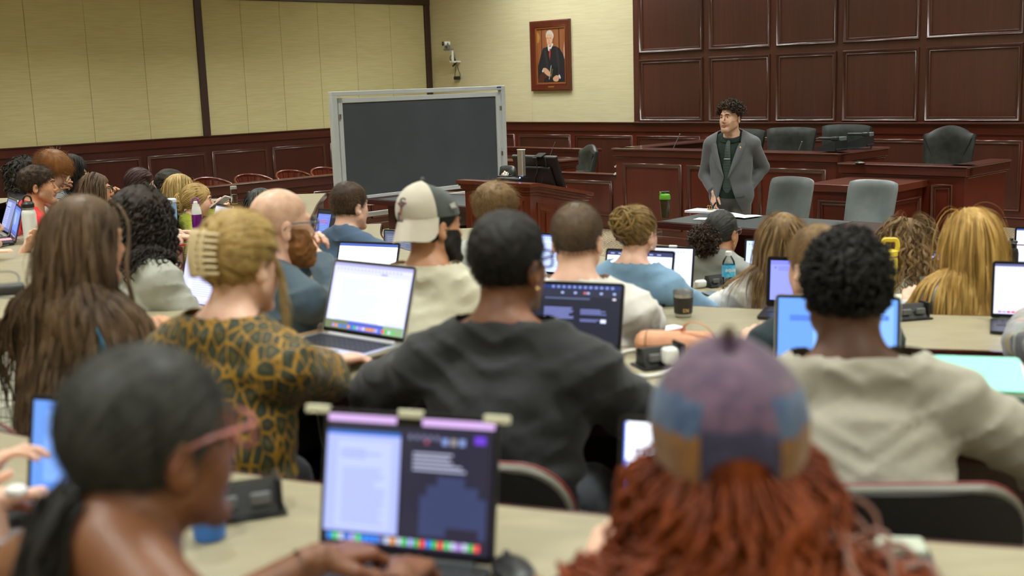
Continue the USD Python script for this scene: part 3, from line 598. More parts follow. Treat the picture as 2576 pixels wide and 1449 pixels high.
def grow(Pr, D, L, m, coll, g=.35, margin=.008, rs=None, curl=0., turns=3., wave=0., wfreq=2.5, stiff=None):
    """Strands from the roots Pr along D under gravity, kept outside coll."""
    n = len(Pr); L = np.broadcast_to(np.asarray(L, float), (n,)); st = (L/(m-1))[:, None]; P = [Pr.copy()]; p = Pr.copy(); D = D.copy(); mg = np.broadcast_to(margin, (n,)); gv = np.array([0, 0, -1.])
    for i in range(m-1):
        gi = g if stiff is None else g*min(1, (i+1)/(m*stiff))
        D = D*(1-gi)+gv*gi+rs.normal(0, .03, (n, 3)); D /= np.linalg.norm(D, axis=1, keepdims=True)+1e-9
        q = p+D*st
        for _ in range(2):
            d = coll(q.astype(f32)); k = d < mg
            if k.any():
                e = 2e-3; G = np.stack([coll((q[k]+e*np.eye(3)[a]).astype(f32))-d[k] for a in range(3)], 1); G /= np.linalg.norm(G, axis=1, keepdims=True)+1e-9
                q[k] += G*(mg[k]-d[k])[:, None]
        D = (q-p)/(np.linalg.norm(q-p, axis=1, keepdims=True)+1e-9); p = q; P.append(p)
    P = np.stack(P, 1)
    if curl or wave:
        t = np.gradient(P, axis=1); t /= np.linalg.norm(t, axis=2, keepdims=True)+1e-9; a = np.cross(t, np.array([.3, .2, 1.])+rs.normal(0, .3, (n, 1, 3))); a /= np.linalg.norm(a, axis=2, keepdims=True)+1e-9; b = np.cross(t, a)
        s = np.linspace(0, 1, m)[None, :, None]; ph = rs.uniform(0, 6.28, (n, 1, 1)); f = (turns if curl else wfreq)*rs.uniform(.8, 1.25, (n, 1, 1)); env = np.minimum(1, s*4)
        if curl: P = P+env*curl*(np.cos(6.28*f*s+ph)*a+np.sin(6.28*f*s+ph)*b)
        if wave: P = P+env*wave*np.sin(6.28*f*s+ph*.35)*a
    return P

# ---------------------------------------------------------------- hands (own frame: wrist at the origin, y to the fingers, z back of the hand, x thumb side)
FING = [(.027, .088, (.043, .026, .021), .0092), (.009, .093, (.048, .030, .022), .0094), (-.010, .088, (.044, .028, .021), .009), (-.027, .079, (.034, .021, .018), .008)]
def hand_bones(curl=(25, 30, 25), spread=4., thumb=20., each=(0, 4, 8, 12)):
    B = []
    for k, (x, y, ls, r) in enumerate(FING):
        B.append(((x*.45, .004, 0), (x, y, .002), .0135, .0115))
        p = np.array([x, y, .002]); a = 0.; sp = math.radians((1.4-k)*spread)
        for j, (l, c) in enumerate(zip(ls, curl)):
            a += math.radians(c+each[k]*(j == 0)); q = p+l*np.array([math.sin(sp), math.cos(sp)*math.cos(a), -math.sin(a)]); B.append((tuple(p), tuple(q), r*(1-.09*j), r*(.93-.09*j))); p = q
    th = math.radians(thumb); p0 = np.array([.016, .018, -.006]); p1 = np.array([.043, .046, -.016]); d = np.array([math.sin(.55-th*.5), math.cos(.55-th*.5), -math.sin(th)*.7]); d /= np.linalg.norm(d); p2 = p1+.034*d; d2 = d+np.array([-.3, .1, -.25]); d2 /= np.linalg.norm(d2); p3 = p2+.027*d2
    B += [(tuple(p0), tuple(p1), .0155, .0125), (tuple(p1), tuple(p2), .0115, .0105), (tuple(p2), tuple(p3), .0105, .0088)]
    return B
def handf(B):
    def f(p):
        d = cone(p, (0, -.03, 0), (0, .02, 0), .023, .024)
        q = p*np.array([1, 1, 1.25], f32)
        for a, b, ra, rb in B: d = smin(d, cone(p, a, b, ra, rb), .0055)
        return d
    return f

# ---------------------------------------------------------------- the person
def skinmat(name, c):
    c = np.array(srgb(*c)); return mottled('skin_'+name, tuple(c*np.array([.90, .86, .84])), tuple(np.minimum(1, c*1.06)), .48, (22, 22, 22), .12, (420, 420, 420), .0006, 3, .3, .7, subsurface_weight=.12, subsurface_scale=.006, subsurface_radius=(1., .35, .2))
SKIN = {k: skinmat(k, c) for k, c in dict(fair=(226, 182, 158), pale=(232, 196, 176), tan=(206, 152, 116), olive=(190, 138, 102), brown=(120, 76, 48), deep=(92, 57, 38)).items()}
def fabric(name, c, rough=.85, var=.045, sc=30, fine=700, **k):
    c = np.array(srgb(*c)); return mottled('cloth_'+name, tuple(c*(1-var)), tuple(np.minimum(1, c*(1+var))), rough, (sc,)*3, .35, (fine,)*3, .0008, 4, .3, .7, sheen_weight=.15, **k)
EYE_W, EYE_I, BROW, LIPS = plain('eye_white', srgb(206, 196, 188), .2), plain('eye_iris', srgb(52, 36, 26), .12), plain('eyebrow_hair', srgb(52, 36, 26), .8), plain('lips', srgb(178, 106, 96), .5)
TROUSER = fabric('dark_trousers', (44, 46, 54)); JEANS = fabric('jeans', (58, 72, 96)); SHOE = plain('dark_shoe', srgb(34, 32, 32), .5)
def ik(S, W, l1, l2, hint):
    S, W = np.array(S, float), np.array(W, float); d = W-S; L = np.linalg.norm(d)
    if L > (l1+l2)*.985: W = S+d/L*(l1+l2)*.985; d = W-S; L = np.linalg.norm(d)
    u = d/L; a = (l1*l1-l2*l2+L*L)/(2*L); h = math.sqrt(max(0, l1*l1-a*a)); n = np.array(hint, float); n -= u*(n@u); n /= np.linalg.norm(n)+1e-9
    return S+u*a+n*h, W
class P_: pass
def person(label, top, face, skin='fair', look=(0, 0, 0), tier='D', lean=8, side=0., sw=1., bulk=1., hs=1., g=0., neckr=1., hairh=.012, shirt=None, sleeve='short', neckhole=.066, fold=.010, seed=1,
           arms=None, trousers=TROUSER, fine=.0052, faceparts=False, stand=False, hz=None, group=None, collar=0., loose=.016, floor_z=None, bare=False, shirt_name='shirt', shirt_h=.0115, hunch=0., tube_top=None):
    """top: (px, py, Y) of the crown in the photograph; face: heading of the body (0 = away from the camera, + to the right)."""
    o = P_(); sc = hs; Rb = rot(face); zf = TIER[tier] if floor_z is None else floor_z
    Tw = atY(*top); Hw = Tw-np.array([0, 0, (.123*sc+hairh)])
    if look[1]: Hw = Hw-Rb@rot(look[0])@np.array([0, .06*math.sin(math.radians(look[1]))*1.2, 0])
    ln, sd = math.radians(lean), math.radians(side); tor = .50 if not stand else .50
    u = np.array([math.sin(sd), math.sin(ln)*math.cos(sd), math.cos(ln)*math.cos(sd)]); fwd = np.array([0, math.cos(ln), -math.sin(ln)]); xr = np.cross(fwd, u); xr /= np.linalg.norm(xr)
    Nrel = u*tor; Hrel = Nrel+np.array([0, .05+hunch*.3, .175-hunch])*sc+np.array([0, .35*math.sin(math.radians(max(0, look[1])))*.12, 0])
    hw = Hw-Rb@Hrel; hipz = hw[2]-zf
    o.origin = np.array([hw[0], hw[1], zf]); o.Rb = Rb; hip = np.array([0, 0, hipz]); N = hip+Nrel; H = hip+Hrel; Rh = rot(*look)
    o.H, o.Rh, o.N, o.hip = H, Rh, N, hip
    o.w2l = lambda w: Rb.T@(np.asarray(w, float)-o.origin); o.l2w = lambda l: Rb@np.asarray(l, float)+o.origin
    hl = lambda p: ((p-H.astype(f32))@Rh.astype(f32)/sc)                  # to the head's frame
    o.h2l = lambda q: np.asarray(q, float)*sc@Rh.T+H; o.hl = hl
    M = np.stack([xr, fwd, u], 1).astype(f32); tl = lambda p: (p-hip.astype(f32))@M
    t2l = lambda q: hip+M.astype(float)@np.array(q, float); o.t2l = t2l
    SH = {s: t2l((s*.172*sw, -.005, tor-.055)) for s in (-1, 1)}
    # arms
    A = {}
    for s, nm in ((1, 'R'), (-1, 'L')):
        a = dict((arms or {}).get(nm, {})); W = a.get('w')
        if a.get('lap'): W = np.array([s*.11, .27, hipz+.13])
        elif W is None: W = np.array([s*.17, .36*1., (DESKZ[tier]-zf+.055) if not stand else hipz-.02])
        elif a.get('world'): W = o.w2l(W)
        E, W = ik(SH[s], W, .285*(.93+.07*sw), .25*(.93+.07*sw), a.get('hint', (s*.55, -.5, -.8)))
        hd = a.get('dir'); hd = (W-E) if hd is None else (Rb.T@np.array(hd) if a.get('world') else np.array(hd, float)); hd = hd/np.linalg.norm(hd)
        up = np.array(a.get('back', (0, 0, 1)), float); up = Rb.T@up if a.get('world') and 'back' in a else up
        z = up-hd*(up@hd); z /= np.linalg.norm(z); x = np.cross(hd, z)
        A[s] = (E, W, np.stack([x, hd, z], 1), a)
    o.A = A; o.SH = SH
    ar = .94+.06*bulk
    def torso(p, e=0.):
        q = tl(p)
        d = ell(q, (0, .02, tor-.2), (.150*sw+.012*(bulk-1)+e, .112*(.55+.45*bulk)+e, .215+e))
        d = smin(d, ell(q, (0, .012*bulk, .14), (.138*(.4*sw+.6*bulk)+e, .112*bulk+e, .19+e)), .07)
        d = smin(d, ell(q, (0, -.012, .02), (.170*(.55+.45*bulk)+e, .125*(.6+.4*bulk)+e, .125+e)), .06)
        for s in (-1, 1):
            d = smin(d, cone(q, (s*.03, -.022, tor+.035), (s*.165*sw, -.008, tor-.045), .045+e, .052+e), .05)
        return d
    def arm(p, s, e=0., f1=1.):
        E, W = A[s][0], A[s][1]; d = cone(p, SH[s], E, .054*ar+e, .041*ar+e)
        return smin(d, cone(p, E, W, .041*ar+e, .0265*ar+e), .02) if f1 >= 1 else d
    kn = {}; an = {}
    for s in (-1, 1):
        hj = hip+np.array([s*.085, 0, -.01])
        if stand: kn[s] = hip+np.array([s*.10, .02, -.44*hipz/.93]); an[s] = np.array([s*.11, -.01, .085])
        else:
            kz = min(hipz+.02, .52); kn[s] = np.array([s*.13, .42, kz]); an[s] = np.array([s*.14, .40+.06*(seed % 3-1), .085])
    def legs(p, e=0.):
        d = None
        for s in (-1, 1):
            hj = hip+np.array([s*.085, .0, -.01]); c = smin(cone(p, hj, kn[s], .082*(.5+.5*bulk)+e, .058+e), cone(p, kn[s], an[s], .056+e, .038+e), .02); d = c if d is None else smin(d, c, .04)
        return d
    nb = H+Rh@np.array([0, -.022, -.06])*sc
    neck = lambda p, e=0.: cone(p, N+np.array([0, .004, -.03]), nb, (.057+.004*g)*neckr*sc+e, (.053+.003*g)*neckr*sc+e)
    head = lambda p: headf(hl(p), g)*sc
    o.skull = lambda p: skull(hl(p))*sc
    def upper(p): return smin(smin(torso(p), neck(p), .045), head(p), .022)
    root = thing('person', label, 'person', o.origin, -face, group); o.root = root
    pieces = []
    lo, hi = H-.17*sc-np.array([0, 0, .06]), H+.17*sc
    pieces.append(nets(lambda p: smin(smin(head(p), neck(p), .022), torso(p), .045), lo, hi, fine))
    lim = lambda pts, m: (np.min(pts, 0)-m, np.max(pts, 0)+m)
    a_, b_ = lim([hip, N, SH[-1], SH[1], kn[1], kn[-1], an[1], an[-1]], .2); a_[2] = max(a_[2], .0); b_[2] = N[2]+.0
    pieces.append(nets(lambda p: smin(smin(torso(p), neck(p), .045), smin(smin(arm(p, 1), arm(p, -1), .01), legs(p), .05), .03), a_, b_, .019))
    for s in (-1, 1):
        E, W, Hm, a = A[s]
        vis = a.get('vis', False)
        c_, d_ = lim([SH[s], E, W], .075); pieces.append(nets(lambda p: arm(p, s), c_, d_, .0085 if vis else .016))
        if a.get('hand', True):
            hf = handf(hand_bones(**a.get('pose', {}))); mir = np.array([-s, 1, 1], f32)
            m = nets(hf, (-.075, -.04, -.09), (.075, .215, .05), .0042 if vis else .0075); v = m.vertices*mir*(1. if g else .93)
            m = TM(v@Hm.T+W, m.faces if s < 0 else m.faces[:, ::-1]); pieces.append(m)
    part(root, 'body', pieces, SKIN[skin], True)
    # clothes
    smat = shirt or fabric('default', (120, 120, 120))
    cutz = -.03 if not stand else -.02
    def armcut(p, s, f, e0, e1):
        E, W = A[s][0], A[s][1]; d1 = cone(p, SH[s], E, .056*ar+e0, .044*ar+e0+(e1-e0)*min(1, f))
        if f <= 1:
            ax = (E-SH[s])/np.linalg.norm(E-SH[s]); L = np.linalg.norm(E-SH[s])*f; return smax(d1, ((p-SH[s].astype(f32))@ax.astype(f32)-L), .004)
        d2 = cone(p, E, W, .045*ar+e1*.9, .031*ar+e1*.8); ax = (W-E)/np.linalg.norm(W-E); L = np.linalg.norm(W-E)*(f-1); return smin(d1, smax(d2, ((p-E.astype(f32))@ax.astype(f32)-L), .004), .02)
    fs = {'short': .62, 'half': .95, 'cap': .22, 'long': 1.96, 'three': 1.5, 'none': None}[sleeve]
    def cloth(p):
        d = torso(p, loose)
        q = tl(p)
        if fs:
            for s in (-1, 1): d = smin(d, armcut(p, s, fs, loose*.6, loose*(1.3 if fs > 1 else 1.5)), .035)
        n1 = 1-np.abs(noise3(p, (6., 6., 10.), seed+11, 2))*5; n2 = 1-np.abs(noise3(np.stack([q[:, 0]+.6*q[:, 2], q[:, 1], q[:, 2]-.6*np.abs(q[:, 0])], 1), (4., 4., 15.), seed+21, 1))*5
        d = d+fold*(noise3(p, (5., 5., 8.), seed, 2)*1.4-.42*np.clip(n1, 0, 1)**2-.55*np.clip(n2, 0, 1)**2+.3)+fold*.6*np.sin(q[:, 2]*60+6*noise3(p, (5, 5, 5), seed+3, 1))*np.exp(-((q[:, 2]-.16)/.1)**2)
        d = smax(d, -cone(p, N+np.array([0, .012, -.035]), nb+np.array([0, .04, .05]), neckhole*neckr*sc, neckhole*1.25*sc), .012)
        if tube_top: d = smax(d, q[:, 2]-(tor-tube_top), .006)
        return smax(d, cutz-q[:, 2], .004)
    a_, b_ = lim([hip-[.0, .0, .02], N, SH[-1], SH[1]]+([A[1][0], A[-1][0]] if fs and fs > .3 else [])+([A[1][1], A[-1][1]] if fs and fs > 1 else []), .19); b_[2] = max(N[2]+.06, b_[2]-.11)
    o.cloth = cloth; o.torso, o.arm, o.armcut, o.tl, o.tor, o.neck, o.nb = torso, arm, armcut, tl, tor, neck, nb
    if not bare: part(root, shirt_name, nets(cloth, a_, b_, shirt_h), smat, True)
    if collar:
        nd = (nb-N)/np.linalg.norm(nb-N); an_ = np.linspace(0, 2*np.pi, 29)[:-1]; r1 = (.0575+.01)*neckr*sc
        P = []
        for h_, r_ in ((-.01, r1+.012), (collar*.5, r1+.004), (collar, r1+.004), (collar*.75, r1+.016), (.0, r1+.034)):
            P.append(np.stack([N+np.array([0, .008, .0])+nd*(h_-.026*math.cos(t))+np.array([math.cos(t+1.57)*r_, math.sin(t+1.57)*r_, 0]) for t in an_]))
        Pp = np.array(P); m = sheet(np.concatenate([Pp, Pp[:, :1]], 1), .004); part(root, 'collar', m, smat, True)
    a_, b_ = lim([hip, kn[1], kn[-1], an[1], an[-1]], .17); a_[2] = .03
    def pants(p):
        q = tl(p); d = smin(legs(p, .014), ell(q, (0, -.012, .02), (.176*(.55+.45*bulk), .133*(.6+.4*bulk), .13)), .05)
        d = d+.006*noise3(p, (9, 9, 9), seed+5, 2); d = smax(d, np.where(q[:, 1] < .17, q[:, 2]-(.055 if not stand else .085), q[:, 2]-.25), .006)
        return smax(d, .075-p[:, 2], .006)
    part(root, 'trousers', nets(pants, a_, b_, .018 if not stand else .012), trousers, True)
    for s in (-1, 1):
        sp = trimesh.creation.icosphere(1, 1.); f = an[s]
        pts = np.vstack([sp.vertices*r_+c_ for c_, r_ in ((f+[0, -.03, -.035], .042), (f+[0, .03, -.03], .046), (f+[s*.01, .13, -.052], .033), (f+[s*.012, .16, -.06], .025))]); pts[:, 2] = np.maximum(pts[:, 2], .002)
        part(root, 'shoe', trimesh.convex.convex_hull(pts), SHOE)
    if faceparts:
        T = lambda m: TM(o.h2l(m.vertices), m.faces)
        ic = trimesh.creation.icosphere(2, 1.)
        for s in (-1, 1):
            part(root, 'eye', T(mv(ic, (s*.031, .0778, .0125), s=(.0126, .0126, .0056))), EYE_W, True); part(root, 'iris', T(mv(ic, (s*.031, .0862, .0125), s=(.0058, .0052, .0054))), EYE_I, True)
            x = np.array([.014, .024, .036, .047])*s; part(root, 'eyebrow', T(tube(np.stack([x, [.1005, .0985, .091, .078], [.030, .034, .035, .030]], 1), [.003, .0042, .0042, .002], 6)), BROW, True)
        part(root, 'lips', T(cat_([tube(np.stack([[-.022, -.01, 0, .01, .022], [.086, .0985, .1005, .0985, .086], [-.057, -.053, -.0545, -.053, -.057]], 1), [.002, .0042, .0046, .0042, .002], 6),
                               tube(np.stack([[-.020, -.01, 0, .01, .020], [.087, .0965, .099, .0965, .087], [-.0585, -.063, -.0645, -.063, -.0585]], 1), [.002, .0048, .0054, .0048, .002], 6)])), LIPS, True)
    o.seat = hipz-.11; o.face = face; o.zf = zf; o.sc = sc; o.nets_head = lambda f, h=.006, pad=.2: TM(o.h2l((m_ := nets(f, (-pad, -pad, -pad), (pad, pad, pad), h)).vertices), m_.faces)
    o.coll = lambda p: np.minimum(o.skull(p), np.minimum(cloth(p) if not bare else torso(p), neck(p)))
    return o

# ---------------------------------------------------------------- hair
def hair_cap(o, m, t0=.008, t1=.02, rec=0., amp=.006, fr=40, seed=0, name='hair', h=.0055, low=0., label=None, sq=(1, 1, 1)):
    """A close layer of hair over the scalp, thicker on top; amp, fr: tufts."""
    def f(q):
        th = t0+(t1-t0)*np.clip((q[:, 2]-.02)/.08, 0, 1)
        d = skull(q)-th-amp*1.6*noise3(q, np.array(sq)*fr, seed, 2)
        return smax(d, -(hairline(q, rec)+low)*.9, .006)
    return part(o.root, name, o.nets_head(f, h), m, True, label)
def flow_back(P, N, crown=(0, -.045, .12)):
    c = np.array(crown); d = P-c; d = d-N*(d*N).sum(1, keepdims=True); return d/(np.linalg.norm(d, axis=1, keepdims=True)+1e-6)
def short_strands(o, m, n, L, up=.5, rec=0., width=.0011, seed=0, k=4, name='hair_strand', t=.006, jit=.35, ltop=None, crown=(0, -.045, .12), fwd=(0, 0, 0), low=0.):
    P, Nn, rs = scalp(n, lambda q: hairline(q, rec)+low, seed); F = flow_back(P, Nn, crown)+np.array(fwd)
    LL = (L if ltop is None else L+(ltop-L)*np.clip((P[:, 2]-.03)/.07, 0, 1))*rs.uniform(.6, 1.15, len(P)); d = Nn*up+F*(1-up)+rs.normal(0, jit*.5, P.shape); d /= np.linalg.norm(d, axis=1, keepdims=True)
    s = np.linspace(0, 1, k)[None, :, None]; Q = P[:, None]+Nn[:, None]*t*s**.5*1.5+d[:, None]*(LL[:, None, None]*s)+(F[:, None]*.5-Nn[:, None]*.35*(1-up))*(LL[:, None, None]*s*s)*.8
    return strands(o.root, name, o.h2l(Q.reshape(-1, 3)).reshape(Q.shape), width, m)
def long_hair(o, m, L=.45, n=260, w=.010, part_x=.0, wave=.004, wfreq=2.2, fly=500, seed=3, margin=(.004, .02), m_=18, curl=0., turns=3, rec=0., back=.15, Lj=.12, fw=.0010, flat=.3, cap=True, g=.32, mask=None, lowz=0., spread=0., out=.4, tuck=False):
    """Hair parted at part_x that falls over the head and the shoulders."""
    if cap: hair_cap(o, m, .008, .014, rec, .002, 30, seed, name='hair', h=.007)
    mk = mask or (lambda q: hairline(q, rec))
    for nn, k in ((n, 0), (fly, 1)):
        P, Nn, rs = scalp(nn, mk, seed+k)
        sgn = np.where(P[:, 0] > part_x, 1, -1)[:, None]; side = np.array([1., 0, 0])*sgn*np.clip(P[:, 2:3]/.08, 0, 1)*out+np.array([0, -back, -.35])+np.array([0, -.9, 0])*np.clip(P[:, 1:2]/.06, 0, 1)
        D = side-Nn*(side*Nn).sum(1, keepdims=True)*.8+Nn*.15+spread*Nn; D /= np.linalg.norm(D, axis=1, keepdims=True)
        Pl, Dl = o.h2l(P), D@o.Rh.T
        drop = np.maximum(.06, L-(.10-P[:, 2])*.0)*rs.uniform(1-Lj, 1+Lj*.3, len(P))-np.clip(.1-P[:, 2], 0, .2)*.6
        fb = lambda p: np.minimum(o.coll(p), ell(o.hl(p), (0, .085, -.05), (.066, .09, .15)))
        if tuck: fb = lambda p: np.minimum(o.coll(p), ell(o.hl(p), (0, .10, -.09), (.24, .115, .2)))
        G = grow(Pl, Dl, np.maximum(.05, drop), m_, fb, g, rs.uniform(*margin, len(P))+.004*k, rs, curl, turns, wave, wfreq)
        if k == 0: part(o.root, 'hair_lock', locks(G, w*rs.uniform(.6, 1.3, (len(P), 1))*taper(m_), flat, 6, o.H), m, True, kind='stuff')
        else: strands(o.root, 'hair_strand', G, fw, m)
def coil_hair(o, m, n=330, L=(.07, .2), r=.0032, curl=.010, turns=3.2, up=.75, g=.16, seed=5, m_=22, rec=0., margin=(.004, .012), cap=(.012, .03), k=5, mask=None, wt=None):
    """Springy curls standing off the scalp and falling."""
    if cap: hair_cap(o, m, cap[0], cap[1], rec, .010, 38, seed, h=.0065)
    P, Nn, rs = scalp(n, mask or (lambda q: hairline(q, rec)), seed); F = flow_back(P, Nn)
    D = Nn*up+F*(1-up)+rs.normal(0, .2, P.shape); D /= np.linalg.norm(D, axis=1, keepdims=True)
    G = grow(o.h2l(P+Nn*.004), D@o.Rh.T, rs.uniform(*L, len(P)), m_, o.coll, g, rs.uniform(*margin, len(P)), rs, curl, turns)
    part(o.root, 'hair_curl', locks(G, r*rs.uniform(.7, 1.3, (len(P), 1))*taper(m_, .8, .4), .9, k, o.H), m, True, kind='stuff')
def bun(o, m, c, r, seed=0, n=46, w=.007, coil=1., messy=.25, name='hair_bun', sq=(1, 1, 1)):
    """A knot of hair: looping strands round a centre (head frame)."""
    rs = np.random.RandomState(seed); G = []
    for i in range(n):
        ax = rs.normal(0, 1, 3); ax /= np.linalg.norm(ax); a = np.cross(ax, rs.normal(0, 1, 3)); a /= np.linalg.norm(a); b = np.cross(ax, a); t = np.linspace(0, rs.uniform(2.2, 4.6), 14)+rs.uniform(0, 6.28)
        R = r*rs.uniform(.82, 1.04)*(1+messy*.3*np.sin(t*1.3+rs.uniform(0, 6))); G.append(np.array(c)+(np.cos(t)[:, None]*a*R[:, None]+np.sin(t)[:, None]*b*R[:, None]+ax*r*rs.uniform(-.35, .35))*np.array(sq))
    G = np.array(G); part(o.root, name, cat_([locks(o.h2l(G.reshape(-1, 3)).reshape(G.shape), w*taper(14, .8, .5), .45, 6, o.h2l([c])[0]), TM(o.h2l((mv(trimesh.creation.icosphere(3, r*.86)).vertices*np.array(sq)+np.array(c))), trimesh.creation.icosphere(3, r*.86).faces)]), m, True, kind='stuff')
def swept(o, m, target, n=200, w=.007, seed=2, m_=12, rec=0., bulge=.012, name='hair_lock', mask=None, fly=300, fw=.0009, cap=(.006, .012), pull=.0):
    """Hair drawn over the scalp from the hairline to a knot at target (head frame)."""
    if cap: hair_cap(o, m, cap[0], cap[1], rec, .0015, 30, seed, h=.0065)
    T = np.array(target)
    for nn, kk in ((n, 0), (fly, 1)):
        P, Nn, rs = scalp(nn, mask or (lambda q: hairline(q, rec)), seed+kk); p = P+Nn*.003; G = [p]; c0 = np.array([0, -.01, .03]); lift = rs.uniform(.004, bulge, (len(P), 1))+.003*kk
        for i in range(1, m_):
            s = i/(m_-1); q = P*(1-s)+T*s; d = q-c0; d /= np.linalg.norm(d, axis=1, keepdims=True); r = np.full(len(q), .09)
            for _ in range(6): r -= skull((c0+d*r[:, None]).astype(f32))
            q2 = c0+d*(r[:, None]+lift*(math.sin(math.pi*min(1, s*1.1))+.35)); G.append(q2*(1-s**6)+T*s**6+(rs.normal(0, .004, P.shape) if kk and i < m_-1 else 0))
        G = np.stack(G, 1); W = o.h2l(G.reshape(-1, 3)).reshape(G.shape)
        if kk == 0: part(o.root, name, locks(W, w*rs.uniform(.7, 1.3, (len(P), 1))*taper(m_, .75, .5), .3, 6, o.H), m, True, kind='stuff')
        else: strands(o.root, 'hair_strand', W, fw, m)
def glasses(o, m, kind='round', w=.024, h=.02, lens=None, zc=.012, r=.0016, name='glasses'):
    t = thing(name, None, None, (0, 0, 0), parent=o.root); fr = []
    for s in (-1, 1):
        a = np.linspace(0, 2*np.pi, 25); e = 2.2 if kind == 'round' else 4.5
        c, sn = np.cos(a), np.sin(a); x = np.sign(c)*np.abs(c)**(2/e)*w; z = np.sign(sn)*np.abs(sn)**(2/e)*h
        fr.append(tube(np.stack([s*.033+x, .114-np.abs(s*.033+x)*.16, zc+z], 1), r, 7))
        fr.append(tube([(s*(.033+w), .106, zc+h*.45), (s*.07, .088, zc+h*.5), (s*.079, .03, zc+h*.4), (s*.082, -.012, zc+.002), (s*.083, -.026, zc-.018)], [r*1.6, r*1.6, r*1.4, r*1.2, r], 7, flat=.7))
        if lens:
            v = np.stack([s*.033+x*.97, .114-np.abs(s*.033+x*.97)*.16, zc+z*.97], 1); v = np.vstack([v, [[s*.033, .1088, zc]]]); part(t, 'lens', TM(o.h2l(v), [(24 if False else 25, i, (i+1) % 25) for i in range(25)]), lens, True)
    fr.append(tube([(-.011, .1125, zc+h*.3), (0, .116, zc+h*.42), (.011, .1125, zc+h*.3)], r, 7))
    m_ = cat_(fr); part(t, 'frame', TM(o.h2l(m_.vertices), m_.faces), m, True); return t
def beard(o, m, t=.012, amp=.006, seed=3, top=-.045, full=True, name='beard', h=.0048, g=1.):
    """Hair on cheeks, chin and lip."""
    def f(q):
        ax = np.abs(q[:, 0]); lim = top+.035*np.clip((ax-.035)/.03, 0, 1)
        k = np.minimum(np.minimum(lim-q[:, 2], (q[:, 1]+.004)*1.2), .05)/.028; d = headf(q, g)-t*np.clip(k, -1, 1)*np.clip((-.02-q[:, 2])/.06+.5, .35, 1.2)-amp*2*noise3(q, 70, seed, 2)*np.clip(k, 0, 1)
        d = smax(d, -(ell(q, (0, .1, -.0575), (.021, .03, .0085))), .004); return smax(d, -.135-q[:, 2], .005)
    return part(o.root, name, o.nets_head(f, h), m, True)
def trinket(o, name, pos, m, r=.006, ring=True):
    me = trimesh.creation.torus(r, r*.28, 16, 8) if ring else trimesh.creation.icosphere(2, r); me = mv(me, pos, ry=90 if ring else 0); return part(o.root, name, TM(o.h2l(me.vertices), me.faces), m, True)
# ================================================================ the cast
H_ = {}
for k, a, b in (('black', (14, 13, 12), (46, 42, 36)), ('blackbrown', (24, 19, 15), (62, 50, 38)), ('darkbrown', (40, 29, 21), (92, 68, 48)), ('brown', (60, 45, 32), (142, 112, 80)), ('lightbrown', (92, 70, 44), (172, 138, 92)),
                ('ash', (74, 60, 46), (128, 106, 82)), ('honey', (96, 72, 44), (196, 160, 108)), ('blonde', (142, 114, 62), (228, 198, 134)), ('gold', (150, 112, 50), (232, 194, 118)), ('dirtyblonde', (88, 66, 36), (190, 156, 92)),
                ('red', (84, 32, 10), (186, 92, 40)), ('auburn', (98, 60, 28), (192, 130, 66)), ('redpink', (120, 80, 66), (196, 160, 150)), ('wine', (50, 30, 30), (98, 66, 62)), ('sleek', (34, 34, 32), (92, 92, 86))):
    H_[k] = hairmat(k, srgb(*a), srgb(*b), .5 if 'black' in k else .4)
F_ = {k: fabric(k, c) for k, c in dict(black=(32, 33, 35), cream=(206, 200, 176), slate=(62, 80, 92), heather=(160, 160, 148), greytee=(158, 152, 138), navy=(68, 90, 116), lightgrey=(188, 192, 188), white=(222, 219, 212),
      teal=(22, 42, 48), denim=(118, 154, 184), grey=(150, 152, 146), red=(226, 26, 36), darkgrey=(70, 72, 76), olive=(96, 98, 84), blue=(76, 156, 214), suit=(88, 90, 94), forest=(14, 38, 28)).items()}
# ribbed, knitted, leopard, striped cloth
def ribbed(name, c1, c2, f, axis=0, rough=.85, dist=.004):
    n = {'t': ('texture_coordinate', {}), 's': ('separate_xyz', {}), 'm': ('math', {'math_type': 'multiply', 'value2': f}), 'si': ('math', {'math_type': 'sine'}), 'ma': ('math', {'math_type': 'multiply_add', 'value2': .5, 'value3': .5}),
         'r': ('rgb_ramp', {'ramp': [(0, c1), (1, c2)]}), 'b': ('bump', {'strength': .7, 'distance': dist}), 'p': ('principled_bsdf', {'roughness': rough, 'sheen_weight': .2})}
    l = [('t.object', 's.vector'), ('s.'+'xyz'[axis], 'm.value1'), ('m.value', 'si.value1'), ('si.value', 'ma.value1'), ('ma.value', 'r.fac'), ('r.color', 'p.base_color'), ('ma.value', 'b.height'), ('b.normal', 'p.normal')]
    return mat('cloth_'+name, n, l, 'p.BSDF')
F_['bluerib'] = ribbed('blue_rib', srgb(60, 132, 188), srgb(96, 178, 226), 420)
F_['limeknit'] = ribbed('lime_knit', srgb(134, 140, 14), srgb(160, 166, 28), 900, 2, .95, .006)
F_['stripetank'] = ribbed('striped_tank', srgb(60, 62, 64), srgb(170, 174, 172), 500)
